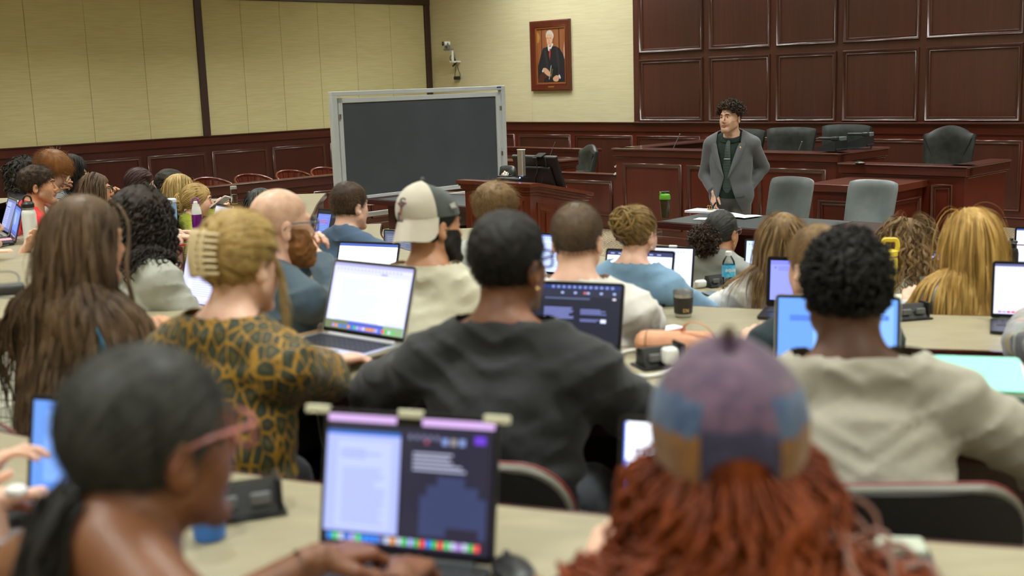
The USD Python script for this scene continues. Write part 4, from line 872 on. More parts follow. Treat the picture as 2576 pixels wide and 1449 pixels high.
F_['leopard'] = mat('cloth_leopard', {'t': ('texture_coordinate', {}), 'm': ('mapping', {'scale': (34, 34, 19)}), 'w': ('noise_texture', {'scale': 6., 'detail': 2.}), 'mx': ('mix_color', {'blend_type': 'linear_light', 'fac': .10}),
    'v': ('voronoi_texture', {'feature': 'distance_to_edge', 'scale': 1.}), 'n2': ('noise_texture', {'scale': 22., 'detail': 2.}), 'a': ('math', {'math_type': 'multiply_add', 'value2': .22, 'value3': -.11}), 'ad': ('math', {'math_type': 'add'}),
    'r': ('rgb_ramp', {'ramp': [(0, srgb(170, 128, 28)), (.045, srgb(150, 108, 22)), (.085, srgb(64, 62, 32)), (.17, srgb(38, 48, 36)), (.30, srgb(58, 64, 46)), (.4, srgb(104, 88, 34)), (.5, srgb(60, 60, 40))]}), 'p': ('principled_bsdf', {'roughness': .62, 'sheen_weight': .1})},
    [('t.object', 'm.vector'), ('t.object', 'w.vector'), ('m.vector', 'mx.a'), ('w.color', 'mx.b'), ('mx.result', 'v.vector'), ('t.object', 'n2.vector'), ('n2.fac', 'a.value1'), ('a.value', 'ad.value2'), ('v.distance', 'ad.value1'), ('ad.value', 'r.fac'), ('r.color', 'p.base_color')], 'p.BSDF')
def striped(name, base1, base2, lines):
    """lines: (axis, frequency, phase, width, colour)."""
    n = {'t': ('texture_coordinate', {}), 's': ('separate_xyz', {}), 'n': ('noise_texture', {'scale': 12., 'detail': 3.}), 'r': ('rgb_ramp', {'ramp': [(.35, base1), (.65, base2)]}), 'p': ('principled_bsdf', {'roughness': .85, 'sheen_weight': .15})}
    l = [('t.object', 's.vector'), ('t.object', 'n.vector'), ('n.fac', 'r.fac')]; last = 'r.color'
    for i, (ax, f, ph, w, c) in enumerate(lines):
        n[f'a{i}'] = ('math', {'math_type': 'multiply_add', 'value2': f, 'value3': ph}); n[f'f{i}'] = ('math', {'math_type': 'fraction'}); n[f'l{i}'] = ('math', {'math_type': 'less_than', 'value2': w}); n[f'k{i}'] = ('mix_color', {'b': c})
        l += [(f's.{ax}', f'a{i}.value1'), (f'a{i}.value', f'f{i}.value1'), (f'f{i}.value', f'l{i}.value1'), (f'l{i}.value', f'k{i}.fac'), (last, f'k{i}.a')]; last = f'k{i}.result'
    return mat('cloth_'+name, n, l+[(last, 'p.base_color')], 'p.BSDF')
F_['greyplaid'] = striped('grey_plaid', srgb(120, 120, 124), srgb(168, 168, 170), [('x', 9, .0, .22, srgb(92, 92, 98)), ('x', 18, .5, .05, srgb(196, 172, 84)), ('x', 9, .35, .04, srgb(190, 96, 84)), ('y', 9, .3, .2, srgb(150, 150, 152)), ('y', 9, .2, .04, srgb(150, 190, 150))])
F_['creamplaid'] = striped('cream_plaid', srgb(188, 186, 166), srgb(212, 210, 190), [('x', 30, 0, .10, srgb(140, 136, 116)), ('z', 30, 0, .10, srgb(140, 136, 116)), ('y', 15, 0, .08, srgb(120, 118, 104))])
F_['lace'] = mottled('cloth_lace', srgb(226, 225, 220), srgb(176, 174, 166), .8, (95, 95, 95), .5, (95, 95, 95), .004, 1, .48, .62)

def seat_for(o, what):
    """The classroom chair under a person: black mesh back with a light rolled rim."""
    t = thing('classroom_chair', 'black mesh-backed classroom chair '+what, 'chair', o.origin, -o.face); s = o.seat-.005; star_base(t, s, BLACK_PLASTIC, .27)
    part(t, 'seat', pill((-.23, -.22, s-.07), (.23, .24, s), .032), BLACK_PLASTIC)
    b0, b1 = s+.06, max(s+.30, .80)
    U = np.linspace(-1, 1, 25); c = rrect(-.245, b0, .245, b1, .11, 8); P = np.array(c.exterior.coords)
    bend = lambda x, z: -.285-.05*np.clip((z-b0)/(b1-b0), 0, 1)+.055*(x/.245)**2
    g = np.stack(np.meshgrid(np.linspace(-1, 1, 15), np.linspace(0, 1, 11), indexing='ij'), -1); zz = b0+(b1-b0)*g[..., 1]
    hw = np.where(zz > b1-.11, .135+np.sqrt(np.maximum(0, .11**2-(zz-(b1-.11))**2)), np.where(zz < b0+.11, .135+np.sqrt(np.maximum(0, .11**2-(b0+.11-zz)**2)), .245)); xx = g[..., 0]*hw
    part(t, 'backrest', sheet(np.stack([xx, bend(xx, zz), zz], -1), .018), DARK_MESH, 40)
    rim = np.stack([P[:, 0], bend(P[:, 0], P[:, 1]), P[:, 1]], 1)
    part(t, 'back_rim', tube(rim, .010, 8, False), RIM, 40, 'light grey rolled rim'); part(t, 'rim_piping', tube(rim*np.array([1.02, 1, 1])+np.array([0, .010, .0])+np.stack([0*P[:, 0], 0*P[:, 0], .007*(P[:, 1] > (b0+b1)/2)], 1), .0055, 6, False), RIMRED, 40, 'dark red piping')
    part(t, 'back_post', [tube([(q*.1, -.2, s-.05), (q*.11, -.3, s-.02), (q*.11, -.32, b0+.05)], .014, 8) for q in (-1, 1)], BLACK_PLASTIC)
    return t
RIM = plain('chair_rim', srgb(116, 114, 104), .4); RIMRED = plain('chair_piping', srgb(112, 34, 34), .5)

def cap(o, mats_, brim, yaw=0., tilt=0., button=None, droop=14., opening=True, rise=.018, edges=(0, 60, 120, 180, 240, 300, 360), rim=(8, 6)):
    """A six-panel baseball cap on the head; yaw 180 = worn backwards."""
    t = thing('baseball_cap', None, None, parent=o.root); Rc = rot(yaw)@rot(0, tilt); c0 = np.array([0, -.01, .028])
    def surf(d, off):
        d = d/np.linalg.norm(d, axis=-1, keepdims=True); dh = d@Rc.T; r = np.full(d.shape[:-1], .09)
        for _ in range(12): r -= skull((c0+dh*r[..., None]).reshape(-1, 3).astype(f32)).reshape(r.shape)
        return c0+dh*(r+off)[..., None]
    for k in range(len(edges)-1):
        az = np.radians(np.linspace(edges[k], edges[k+1], 11)); t_ = np.linspace(0, 1, 11); A_, T_ = np.meshgrid(az, t_, indexing='ij')
        lo = np.radians(rim[0]+rim[1]*np.cos(A_))
        if opening: lo = lo+np.radians(26)*np.sqrt(np.maximum(0, 1-((A_-np.pi)/.42)**2))
        el = lo+(np.pi/2-lo)*T_; d = np.stack([np.sin(A_)*np.cos(el), np.cos(A_)*np.cos(el), np.sin(el)], -1)
        P = surf(d, .010+rise*np.sin(np.minimum(1, T_*1.3)*np.pi/2)*(.6+.4*np.cos(A_))+.004*np.cos((A_/np.radians(60) % 1-.5)*np.pi)*(1-T_))
        part(t, 'cap_panel', TM(o.h2l((q := sheet(P, .003)).vertices), q.faces), mats_[k], 40)
    x = np.linspace(-1, 1, 21); v = np.linspace(0, 1, 9); X, V_ = np.meshgrid(x, v, indexing='ij'); azb = X*1.12; el = np.radians(rim[0]+rim[1]*np.cos(azb))
    rimp = surf(np.stack([np.sin(azb)*np.cos(el), np.cos(azb)*np.cos(el), np.sin(el)], -1), .010)
    dr = math.radians(droop); out = np.stack([X*.12, np.ones_like(X)*math.cos(dr), -math.sin(dr)*np.ones_like(X)-.35*X**2], -1)@Rc.T
    P = rimp+out*(V_*.078*np.sqrt(np.maximum(0, 1-.75*X**4)))[..., None]
    q = sheet(P, .004); part(t, 'brim', TM(o.h2l(q.vertices), q.faces), brim, 50)
    pt = surf(np.array([[0, 0, 1.]]), .014+rise); part(t, 'button', TM(o.h2l((q := mv(trimesh.creation.icosphere(2, .008), pt[0])).vertices), q.faces), button or mats_[0], True)
    o.capsurf = surf; return t

LAP = {'R': dict(lap=True), 'L': dict(lap=True)}
# ---------------------------------------------------------------- row E, nearest
o = person('person in a sleeveless top with sleek black hair and pink glasses, typing in the foreground', (372, 862, 1.34), 38, 'brown', (4, 4, 0), 'E', 6, sw=.92, bulk=.95, hs=.98, hairh=.008, shirt=F_['black'], sleeve='none', neckhole=.1, fine=.0045, faceparts=True, seed=2, hunch=.05, tube_top=.13,
    arms={'R': dict(w=atZ(1005, 1462, 1.25), world=True, dir=(.15, .95, -.12), back=(0, 0, 1), vis=True, pose=dict(curl=(32, 34, 20), spread=7), hint=(.5, -.2, -.9)), 'L': dict(w=atZ(800, 1408, 1.25), world=True, dir=(.75, .62, -.12), back=(0, 0, 1), vis=True, pose=dict(curl=(30, 34, 20), spread=7), hint=(-.5, .1, -.9))})
swept(o, H_['sleek'], (0, -.108, -.035), 330, .006, 2, fly=600, bulge=.006, cap=(.005, .008), fw=.0008)
rs = np.random.RandomState(9); Pn = np.array([[0, -.112, -.04]])+rs.normal(0, .012, (120, 3)); G = grow(o.h2l(Pn), np.tile(np.array([[0, -.75, -.5]])@o.Rh.T, (120, 1))+rs.normal(0, .1, (120, 3)), rs.uniform(.22, .34, 120), 14, o.coll, .3, .012, rs, wave=.006)
part(o.root, 'ponytail', locks(G, .008*taper(14), .5, 6), H_['black'], True, 'low black ponytail', 'stuff')
q = mv(trimesh.creation.torus(.017, .006, 20, 10), (0, -.113, -.04), rx=75); part(o.root, 'hair_tie', TM(o.h2l(q.vertices), q.faces), RUBBER, True)
PINK = plain('pink_frame', srgb(206, 128, 120), .3, transmission_weight=.35); LENS = mat('spectacle_lens', {'f': ('fresnel', {'IOR': 1.6}), 'a': ('transparent_bsdf', {}), 'b': ('glossy_bsdf', {'roughness': .02, 'color': (1, 1, 1)}), 'm': ('mix_closure', {})}, [('f.fac', 'm.fac'), ('a.BSDF', 'm.closure1'), ('b.BSDF', 'm.closure2')], 'm.closure')
glasses(o, PINK, 'square', .027, .022, LENS, r=.0028)
seat_for(o, 'of the woman with the sleek ponytail')
o = person('person with curly red hair under a patchwork baseball cap, seen from behind', (1832, 852, 1.32), 4, 'fair', (0, 3, 0), 'E', 8, sw=.95, bulk=1., hairh=.032, shirt=F_['darkgrey'], sleeve='long', seed=3)
CAPM = [mottled(f'cap_patch_{i}', srgb(*a), srgb(*b), .85, (34, 34, 34), .3, (300,)*3, .001, 2, .45, .55) for i, (a, b) in enumerate((((52, 40, 64), (86, 68, 96)), ((116, 78, 26), (98, 66, 30)), ((40, 58, 92), (72, 88, 112)), ((64, 50, 78), (44, 40, 66)), ((40, 56, 88), (70, 60, 84)), ((120, 80, 28), (104, 72, 34))))]
CPAN = lambda hi, lo, z, lo2, z2: mat(f'cap_three_{hi}_{lo}_{lo2}', {'g2': ('math', {'math_type': 'greater_than', 'value2': z2}), 'r3': ('rgb_ramp', {'ramp': [(.4, srgb(*CC[lo2][0])), (.6, srgb(*CC[lo2][1]))]}), 'm2': ('mix_color', {}), 't': ('texture_coordinate', {}), 's': ('separate_xyz', {}), 'n': ('noise_texture', {'scale': 40., 'detail': 2.}), 'a': ('math', {'math_type': 'multiply_add', 'value2': .022, 'value3': -.011}), 'b': ('math', {'math_type': 'add'}), 'g': ('math', {'math_type': 'greater_than', 'value2': z}),
    'r1': ('rgb_ramp', {'ramp': [(.4, srgb(*CC[hi][0])), (.6, srgb(*CC[hi][1]))]}), 'r2': ('rgb_ramp', {'ramp': [(.4, srgb(*CC[lo][0])), (.6, srgb(*CC[lo][1]))]}), 'm': ('mix_color', {}), 'p': ('principled_bsdf', {'roughness': .85, 'sheen_weight': .2})},
    [('t.object', 's.vector'), ('t.object', 'n.vector'), ('n.fac', 'a.value1'), ('a.value', 'b.value1'), ('s.z', 'b.value2'), ('b.value', 'g.value1'), ('n.fac', 'r1.fac'), ('n.fac', 'r2.fac'), ('n.fac', 'r3.fac'), ('b.value', 'g2.value1'), ('g2.value', 'm2.fac'), ('r3.color', 'm2.a'), ('r2.color', 'm2.b'), ('g.value', 'm.fac'), ('m2.result', 'm.a'), ('r1.color', 'm.b'), ('m.result', 'p.base_color')], 'p.BSDF')
CC = {'plum': ((74, 54, 78), (96, 72, 92)), 'navy': ((38, 36, 62), (54, 52, 84)), 'blue': ((46, 68, 104), (70, 90, 118)), 'tan': ((124, 82, 26), (108, 72, 26))}
zc_ = o.H[2]
TAN3 = CPAN('plum', 'blue', zc_+.105, 'tan', zc_+.066); NAV3 = CPAN('plum', 'navy', zc_+.075, 'navy', 0.)
cap(o, [TAN3, TAN3, TAN3, NAV3, TAN3, TAN3, TAN3], CAPM[0], 0, 0, plain('cap_button', srgb(92, 80, 62), .7), rise=.026, edges=(0, 60, 120, 156, 204, 240, 300, 360), rim=(-6, 12))
hair_cap(o, H_['red'], .006, .004, 0, .003, 40, 3)
coil_hair(o, H_['red'], 760, (.16, .36), .0046, .012, 3.4, .42, .28, 7, 30, mask=lambda q: np.minimum(np.minimum(hairline(q, .01), .022-q[:, 2]), .05-q[:, 1]), margin=(.006, .04), cap=None)
coil_hair(o, H_['redpink'], 80, (.24, .36), .0042, .013, 3.4, .6, .2, 17, 30, mask=lambda q: np.minimum(np.minimum(hairline(q), .0-q[:, 2]), q[:, 0]-.05), margin=(.03, .06), cap=None)
seat_for(o, 'of the person in the patchwork cap')
# only a hand of this one is in the picture
o = person('person cut off at the left edge, hand holding a small white case', (-330, 905, 1.75), 35, 'fair', (0, 0, 0), 'E', 8, sw=.95, shirt=F_['grey'], sleeve='short', seed=6, fine=.007,
    arms={'R': dict(w=atZ(-25, 1262, 1.245), world=True, dir=(.85, .45, .0), back=(-.3, .2, 1), vis=True, pose=dict(curl=(50, 60, 40), spread=2, thumb=35)), 'L': {}})
hair_cap(o, H_['brown'], .01, .02); seat_for(o, 'of the person cut off at the left edge')

# ---------------------------------------------------------------- row D
o = person('person with long brown wavy hair in a sleeveless light blue ribbed top', (214, 490, 3.15), 33, 'tan', (4, 6, 0), 'D', 10, sw=.92, bulk=.92, hs=.97, shirt=F_['bluerib'], sleeve='cap', seed=1, fold=.006, faceparts=True,
    arms={'R': dict(w=atZ(432, 806, 1.185), world=True, dir=(.25, .95, -.05), back=(.2, 0, 1), vis=True, pose=dict(curl=(30, 32, 18), spread=5), hint=(.9, -.1, -.5)), 'L': dict(w=atZ(345, 822, 1.17), world=True, vis=True, pose=dict(curl=(30, 32, 18)))})
long_hair(o, H_['brown'], .66, 330, .011, wave=.012, wfreq=2.4, fly=900, m_=22, back=.5, Lj=.1, fw=.0011, margin=(.002, .009), out=.1, tuck=True)
seat_for(o, 'of the woman in the light blue top')
o = person('person with blonde hair in a claw clip, in a leopard print shirt', (604, 518, 2.72), 28, 'fair', (4, 8, 0), 'D', 12, sw=.97, bulk=1.02, hs=.97, hairh=.022, shirt=F_['leopard'], sleeve='half', collar=.042, seed=5, fold=.013, loose=.022, faceparts=True,
    arms={'R': dict(w=atZ(866, 905, 1.175), world=True, dir=(.72, .68, -.05), back=(0, 0, 1), vis=True, pose=dict(curl=(16, 18, 12), spread=5, thumb=8), hint=(.8, -.35, -.6)), 'L': dict(w=atZ(772, 872, 1.185), world=True, dir=(.8, .6, -.1), back=(0, 0, 1), vis=True, pose=dict(curl=(24, 26, 14), spread=6))})
swept(o, H_['blonde'], (.0, -.098, .035), 330, .009, 4, fly=700, bulge=.014, cap=(.007, .013), fw=.0011, pull=.3)
bun(o, H_['blonde'], (0, -.098, .035), .045, 3, 70, .008, messy=.5, sq=(.8, .7, 1.5))
CLIP = plain('ivory_claw_clip', srgb(212, 192, 150), .3)
def clawclip(o, c, s=1.):
    t = thing('claw_clip', None, None, parent=o.root)
    for q in (-1, 1):
        rows = []
        sp = np.linspace(-.055, .055, 13); arch = lambda z, d: np.stack([q*(.006+.030*d)+0*z, c[1]-.045+.032*d+0*z+.012*np.abs(z/.055)**2, c[2]+z], -1)
        rows.append(tube(arch(sp, np.full(13, .0)), .0075, 8, flat=.8)); rows.append(tube(arch(sp, np.full(13, .35)), .0065, 8))
        for z in np.linspace(-.046, .046, 7): rows.append(tube([arch(np.array(z), np.array(d)) for d in (0., .35, .8, 1.2)], [.0055, .0055, .005, .0026], 7))
        m = cat_(rows); part(t, 'jaw', TM(o.h2l(m.vertices), m.faces), CLIP, True)
clawclip(o, (0, -.118, .03))
rs = np.random.RandomState(5); Pn = np.array([[.062, .05, .015]])+rs.normal(0, .006, (40, 3)); G = grow(o.h2l(Pn), np.tile(np.array([[.5, .1, -.9]])@o.Rh.T, (40, 1)), rs.uniform(.18, .26, 40), 14, o.coll, .3, .008, rs, wave=.006)
strands(o.root, 'hair_strand', G, .0016, H_['blonde'])
m = cat_([mv(trimesh.creation.torus(.031, .0045, 26, 8), (0, k*.006, 0), rx=90) for k in (-1, 0, 1)]); E_, W_, Hm, a_ = o.A[1]; m.apply_transform(np.block([[Hm, (W_-Hm[:, 1]*.02)[:, None]], [np.zeros((1, 3)), np.ones((1, 1))]])); part(o.root, 'bracelet', m, mottled('gold_coil', srgb(214, 160, 84), srgb(238, 200, 130), .4, (300,)*3, .4), True, 'coiled gold hair-tie bracelet')
seat_for(o, 'of the woman in the leopard print shirt')
o = person('person in a black sweatshirt with short black hair, dark glasses and a stud earring', (1276, 531, 2.72), 17, 'brown', (16, 2, 0), 'D', 12, sw=1.16, bulk=1.08, g=1., hs=1., hairh=.012, shirt=F_['black'], sleeve='long', seed=4, fold=.018, loose=.024, faceparts=True, fine=.0045, neckhole=.068,
    arms={'R': dict(w=atZ(1480, 960, 1.17), world=True, hint=(1, -.35, -.5)), 'L': dict(w=atZ(1120, 930, 1.17), world=True, hint=(-1, -.35, -.5))})
hair_cap(o, H_['black'], .006, .017, 0, .005, 60, 2); short_strands(o, H_['black'], 2200, .007, .75, width=.0016)
glasses(o, plain('navy_frame', srgb(28, 40, 58), .25), 'square', .027, .021, LENS, r=.003)
trinket(o, 'earring', (.083, -.006, -.045), GOLD, .0055, False)
seat_for(o, 'of the man in the black sweatshirt')
o = person('person in a grey t-shirt with short curly black hair and broad shoulders', (2130, 568, 2.52), 4, 'deep', (0, 6, 0), 'D', 12, sw=1.24, bulk=1.36, g=1., hs=1.04, hairh=.022, shirt=F_['greytee'], sleeve='half', seed=8, fold=.016, loose=.026, neckr=1.12, neckhole=.07,
    arms={'R': dict(w=atZ(2390, 1010, 1.165), world=True, hint=(1, -.3, -.6), vis=True), 'L': dict(w=atZ(1960, 960, 1.165), world=True, hint=(-1, -.3, -.6))})
coil_hair(o, H_['black'], 900, (.012, .024), .0030, .0045, 1.6, .8, .05, 3, 10, cap=(.004, .010), mask=lambda q: hairline(q)-.02*(q[:, 2] < 0))
seat_for(o, 'of the broad man in the grey t-shirt')
# ---------------------------------------------------------------- row C
o = person('person in a grey plaid shirt at the right edge, only the sleeve in view', (2790, 560, 3.45), -8, 'fair', (0, 0, 0), 'C', 14, sw=1.05, shirt=F_['greyplaid'], sleeve='long', seed=9, fold=.012, loose=.034, fine=.007,
    arms={'L': dict(w=atZ(2560, 800, 1.05), world=True, hint=(-1, -.6, -.6)), 'R': {}})
hair_cap(o, H_['brown'], .01, .02); seat_for(o, 'of the person in the plaid shirt at the right edge')
o = person('person with a big head of black curls in a grey heathered sweater', (352, 455, 4.65), 32, 'brown', (6, 4, 0), 'C', 12, sw=1.0, bulk=1.12, hairh=.05, shirt=F_['heather'], sleeve='long', seed=10, loose=.026, fold=.014)
coil_hair(o, H_['blackbrown'], 1100, (.09, .24), .0038, .008, 5.5, .42, .22, 11, 34, margin=(.004, .02), cap=(.016, .034), mask=lambda q: hairline(q, -.002))
seat_for(o, 'of the woman with big black curls')
o = person('bald person with a red-brown beard and glasses, hands clasped before the mouth', (706, 475, 4.0), 38, 'fair', (18, 6, 0), 'C', 10, sw=1.12, bulk=1.08, g=1., hs=1.06, hairh=.002, shirt=F_['slate'], sleeve='long', seed=11, fine=.0045, faceparts=True, fold=.010, loose=.014, neckhole=.062,
    arms={'R': dict(w=atY(806, 652, 4.30), world=True, dir=(-.55, .15, .75), back=(.85, -.25, .5), vis=True, pose=dict(curl=(48, 55, 35), spread=3, thumb=25), hint=(.6, .1, -.8)), 'L': dict(w=atY(770, 655, 4.42), world=True, dir=(.35, -.1, .85), back=(-.6, .6, .3), vis=True, pose=dict(curl=(40, 50, 30), spread=3, thumb=25), hint=(-.5, .3, -.8))})
hair_cap(o, mottled('shaved_scalp', srgb(214, 172, 146), srgb(196, 156, 130), .5, (40, 40, 40)), .0012, .0012, .0, .0, 30, name='shaved_hair', low=-.012)
beard(o, H_['auburn'], .016, .006, 3, -.035)
glasses(o, plain('blue_grey_frame', srgb(66, 76, 96), .25), 'square', .026, .02, LENS, r=.0025)
seat_for(o, 'of the bald man')
o = person('person in a cream sweatshirt with a two-tone baseball cap worn backwards', (1085, 457, 3.85), 16, 'olive', (36, 4, -6), 'C', 14, sw=1.13, bulk=1.15, g=1., hairh=.036, shirt=F_['cream'], sleeve='long', seed=12, fold=.017, loose=.026, faceparts=True, fine=.0048)
CB, CG = fabric('cap_beige', (198, 190, 174)), fabric('cap_grey', (76, 82, 80))
cap(o, [CB, CG, CG, CG, CG, CB], CB, 165, 10, CG, droop=58, rise=.03)
hair_cap(o, H_['black'], .010, .010, 0, .004, 60, 5); short_strands(o, H_['black'], 700, .018, .3); beard(o, H_['black'], .006, .003, 2, -.04)
# emblem on the cap front: interlocked letters
RED_, NAVY_ = plain('emblem_red', srgb(120, 66, 66), .8), plain('emblem_navy', srgb(64, 56, 62), .8)
def on_cap(o, az, el, h, txt, m, name, off=.045, roll=0.):
    d = np.array([math.sin(math.radians(az))*math.cos(math.radians(el)), math.cos(math.radians(az))*math.cos(math.radians(el)), math.sin(math.radians(el))]); e = 2e-2
    p = o.capsurf(d[None], off)[0]; px = o.capsurf((d+e*np.cross([0, 0, 1.], d))[None], off)[0]; pz = o.capsurf((d+np.array([0, 0, e]))[None], off)[0]
    x = (px-p)/np.linalg.norm(px-p); y = (pz-p)/np.linalg.norm(pz-p); 
    if roll: x, y = x*math.cos(math.radians(roll))+y*math.sin(math.radians(roll)), y*math.cos(math.radians(roll))-x*math.sin(math.radians(roll))
    q = text3(txt, h, frame4(p, x, y), True, .0025); part(o.root, name, TM(o.h2l(q.vertices), q.faces), m)
on_cap(o, 0, 36, .030, 'S', NAVY_, 'emblem'); on_cap(o, 0, 27, .042, 'T', RED_, 'emblem', .0435); on_cap(o, 0, 16, .030, 'L', NAVY_, 'emblem')
on_cap(o, -100, 24, .016, '\u2590\u258c' if False else 'NE', plain('flag_white', srgb(206, 206, 196), .8), 'side_emblem', .029)
seat_for(o, 'of the man in the cream sweatshirt')
o = person('person in a white t-shirt with close-cropped brown hair', (1451, 509, 3.85), 12, 'fair', (4, 4, 0), 'C', 13, sw=1.12, bulk=1.08, g=1., hairh=.010, shirt=F_['white'], sleeve='half', seed=13, fold=.013, loose=.022, fine=.0048, neckr=1.08, faceparts=True,
    arms={'R': dict(w=atZ(1600, 800, 1.035), world=True, hint=(1.2, .1, -.7), vis=True), 'L': {}})
hair_cap(o, H_['ash'], .003, .010, -.004, .002, 60, 5); short_strands(o, H_['ash'], 2600, .006, .6, rec=-.004, width=.0013, ltop=.012)
trinket(o, 'earring', (.080, .02, .015), GOLD, .005, False)
seat_for(o, 'of the man in the white t-shirt')
o = person('person with short fair hair in a dark teal shirt, half hidden by the broad man', (2054, 563, 3.55), -6, 'fair', (-14, 6, 0), 'C', 14, sw=1.05, g=1., hairh=.016, shirt=F_['teal'], sleeve='half', seed=14, fine=.0048)
hair_cap(o, H_['lightbrown'], .004, .016, 0, .003, 60, 5); short_strands(o, H_['honey'], 2600, .008, .5, width=.0013, ltop=.02)
seat_for(o, 'of the man in the dark teal shirt')
# ---------------------------------------------------------------- row B
o = person('person in a heathered navy t-shirt with short brown hair', (878, 456, 5.95), 26, 'fair', (14, 4, 0), 'B', 8, sw=1.1, bulk=1.02, g=1., hairh=.012, shirt=F_['navy'], sleeve='half', seed=15, fold=.012, fine=.0048, faceparts=True)
hair_cap(o, H_['darkbrown'], .005, .012, 0, .003, 60, 5); short_strands(o, H_['brown'], 2200, .010, .5, width=.0014, ltop=.014)
seat_for(o, 'of the man in the navy t-shirt')
o = person('person with tousled light brown hair in a light grey t-shirt', (1246, 451, 5.4), 22, 'fair', (18, 8, 4), 'B', 10, sw=1.05, g=1., hairh=.034, shirt=F_['lightgrey'], sleeve='half', seed=16, faceparts=True, fine=.0048)
hair_cap(o, H_['lightbrown'], .006, .026, 0, .006, 45, 5); short_strands(o, H_['lightbrown'], 2600, .012, .3, width=.0016, ltop=.05, crown=(-.01, -.06, .10), t=.012, k=6)
seat_for(o, 'of the man with tousled light brown hair')
o = person('person in a light denim shirt with a messy dark blonde bun and glasses', (1606, 517, 5.0), 30, 'fair', (10, 6, 0), 'B', 12, sw=.97, hs=.96, hairh=.014, shirt=F_['denim'], sleeve='long', collar=.034, seed=17, loose=.024, faceparts=True, fine=.0048,
    arms={'R': dict(w=atZ(1700, 745, .96), world=True, hint=(1.2, -.2, -.6)), 'L': {}})
swept(o, H_['dirtyblonde'], (-.01, -.10, .07), 260, .007, 4, fly=500, bulge=.014, cap=(.008, .013))
bun(o, H_['dirtyblonde'], (-.012, -.105, .062), .056, 6, 90, .0065, messy=.7, sq=(1, .8, 1.1))
glasses(o, plain('tortoise_frame', srgb(88, 70, 56), .25), 'square', .026, .02, LENS); trinket(o, 'earring', (.082, -.008, -.048), WHITE_PLASTIC, .005, False)
seat_for(o, 'of the woman with the messy bun')
o = person('person with straight highlighted brown hair in a white top with openwork sleeves', (1972, 534, 4.95), 14, 'fair', (4, 8, 0), 'B', 14, sw=.95, hs=.97, hairh=.014, shirt=F_['white'], sleeve='half', seed=18, loose=.022,
    arms={'L': dict(w=atZ(1880, 742, .95), world=True, hint=(-1.2, -.4, -.6), vis=True), 'R': {}})
long_hair(o, H_['honey'], .42, 260, .007, wave=.004, fly=800, m_=18, back=.3, fw=.0011, part_x=.01, Lj=.25, margin=(.003, .014))
E_, W_, Hm, a_ = o.A[-1]; part(o.root, 'lace_cuff', tube([E_*.75+W_*.25, E_*.45+W_*.55, W_*.9+E_*.1], [.062, .068, .074], 16), F_['lace'], True, 'white openwork sleeve edge')
seat_for(o, 'of the woman in the white openwork top')
o = person('person with very long straight golden blonde hair', (2444, 520, 4.75), -4, 'fair', (2, 4, 0), 'B', 10, sw=.97, hs=.98, hairh=.016, shirt=F_['lightgrey'], sleeve='long', seed=19)
long_hair(o, H_['gold'], .66, 420, .008, wave=.003, fly=1300, m_=22, back=.6, fw=.0011, margin=(.003, .012), Lj=.06, out=.1, tuck=True)
seat_for(o, 'of the woman with very long blonde hair')
# ---------------------------------------------------------------- row A
o = person('person in a grey t-shirt with slicked hair and a round curly puff', (1818, 527, 6.05), 26, 'tan', (14, 4, 0), 'A', 8, sw=1., hs=.97, hairh=.008, shirt=F_['grey'], sleeve='short', seed=20, faceparts=True, fine=.0048)
swept(o, H_['sleek'], (-.025, -.098, -.005), 300, .006, 4, fly=300, bulge=.006, cap=(.004, .007))
PUFF = [rs.normal(0, 1, 3) for rs in [np.random.RandomState(k) for k in range(420)]]; D_ = np.array(PUFF); D_ /= np.linalg.norm(D_, axis=1, keepdims=True); c_ = np.array([-.03, -.135, -.03]); rs = np.random.RandomState(4)
part(o.root, 'hair_puff', cat_([TM(o.h2l(mv(trimesh.creation.icosphere(3, .058), c_).vertices), trimesh.creation.icosphere(3, .058).faces), locks(grow(o.h2l(c_+D_*.05), D_@o.Rh.T, rs.uniform(.03, .055, 420), 12, lambda p: np.full(len(p), 1.), .04, 0, rs, .006, 2.2), .0036*taper(12, .8), .9, 5)]), H_['darkbrown'], True, 'round puff of curls', 'stuff')
glasses(o, plain('clear_frame', srgb(120, 116, 124), .2), 'round', .026, .022, LENS); trinket(o, 'earring', (.083, -.008, -.052), GOLD, .009)
seat_for(o, 'of the woman with the curly puff')
o = person('person with loose curly light brown hair, head bent over the desk', (2286, 542, 5.6), 6, 'fair', (8, 38, 0), 'A', 26, sw=1.02, bulk=1.05, hairh=.026, shirt=F_['lightgrey'], sleeve='long', seed=21, loose=.024)
long_hair(o, H_['lightbrown'], .36, 300, .008, wave=.016, wfreq=3.2, fly=900, m_=22, fw=.0012, margin=(.006, .04), curl=.010, turns=2.6, Lj=.3, spread=.3)
seat_for(o, 'of the person bent over the desk')
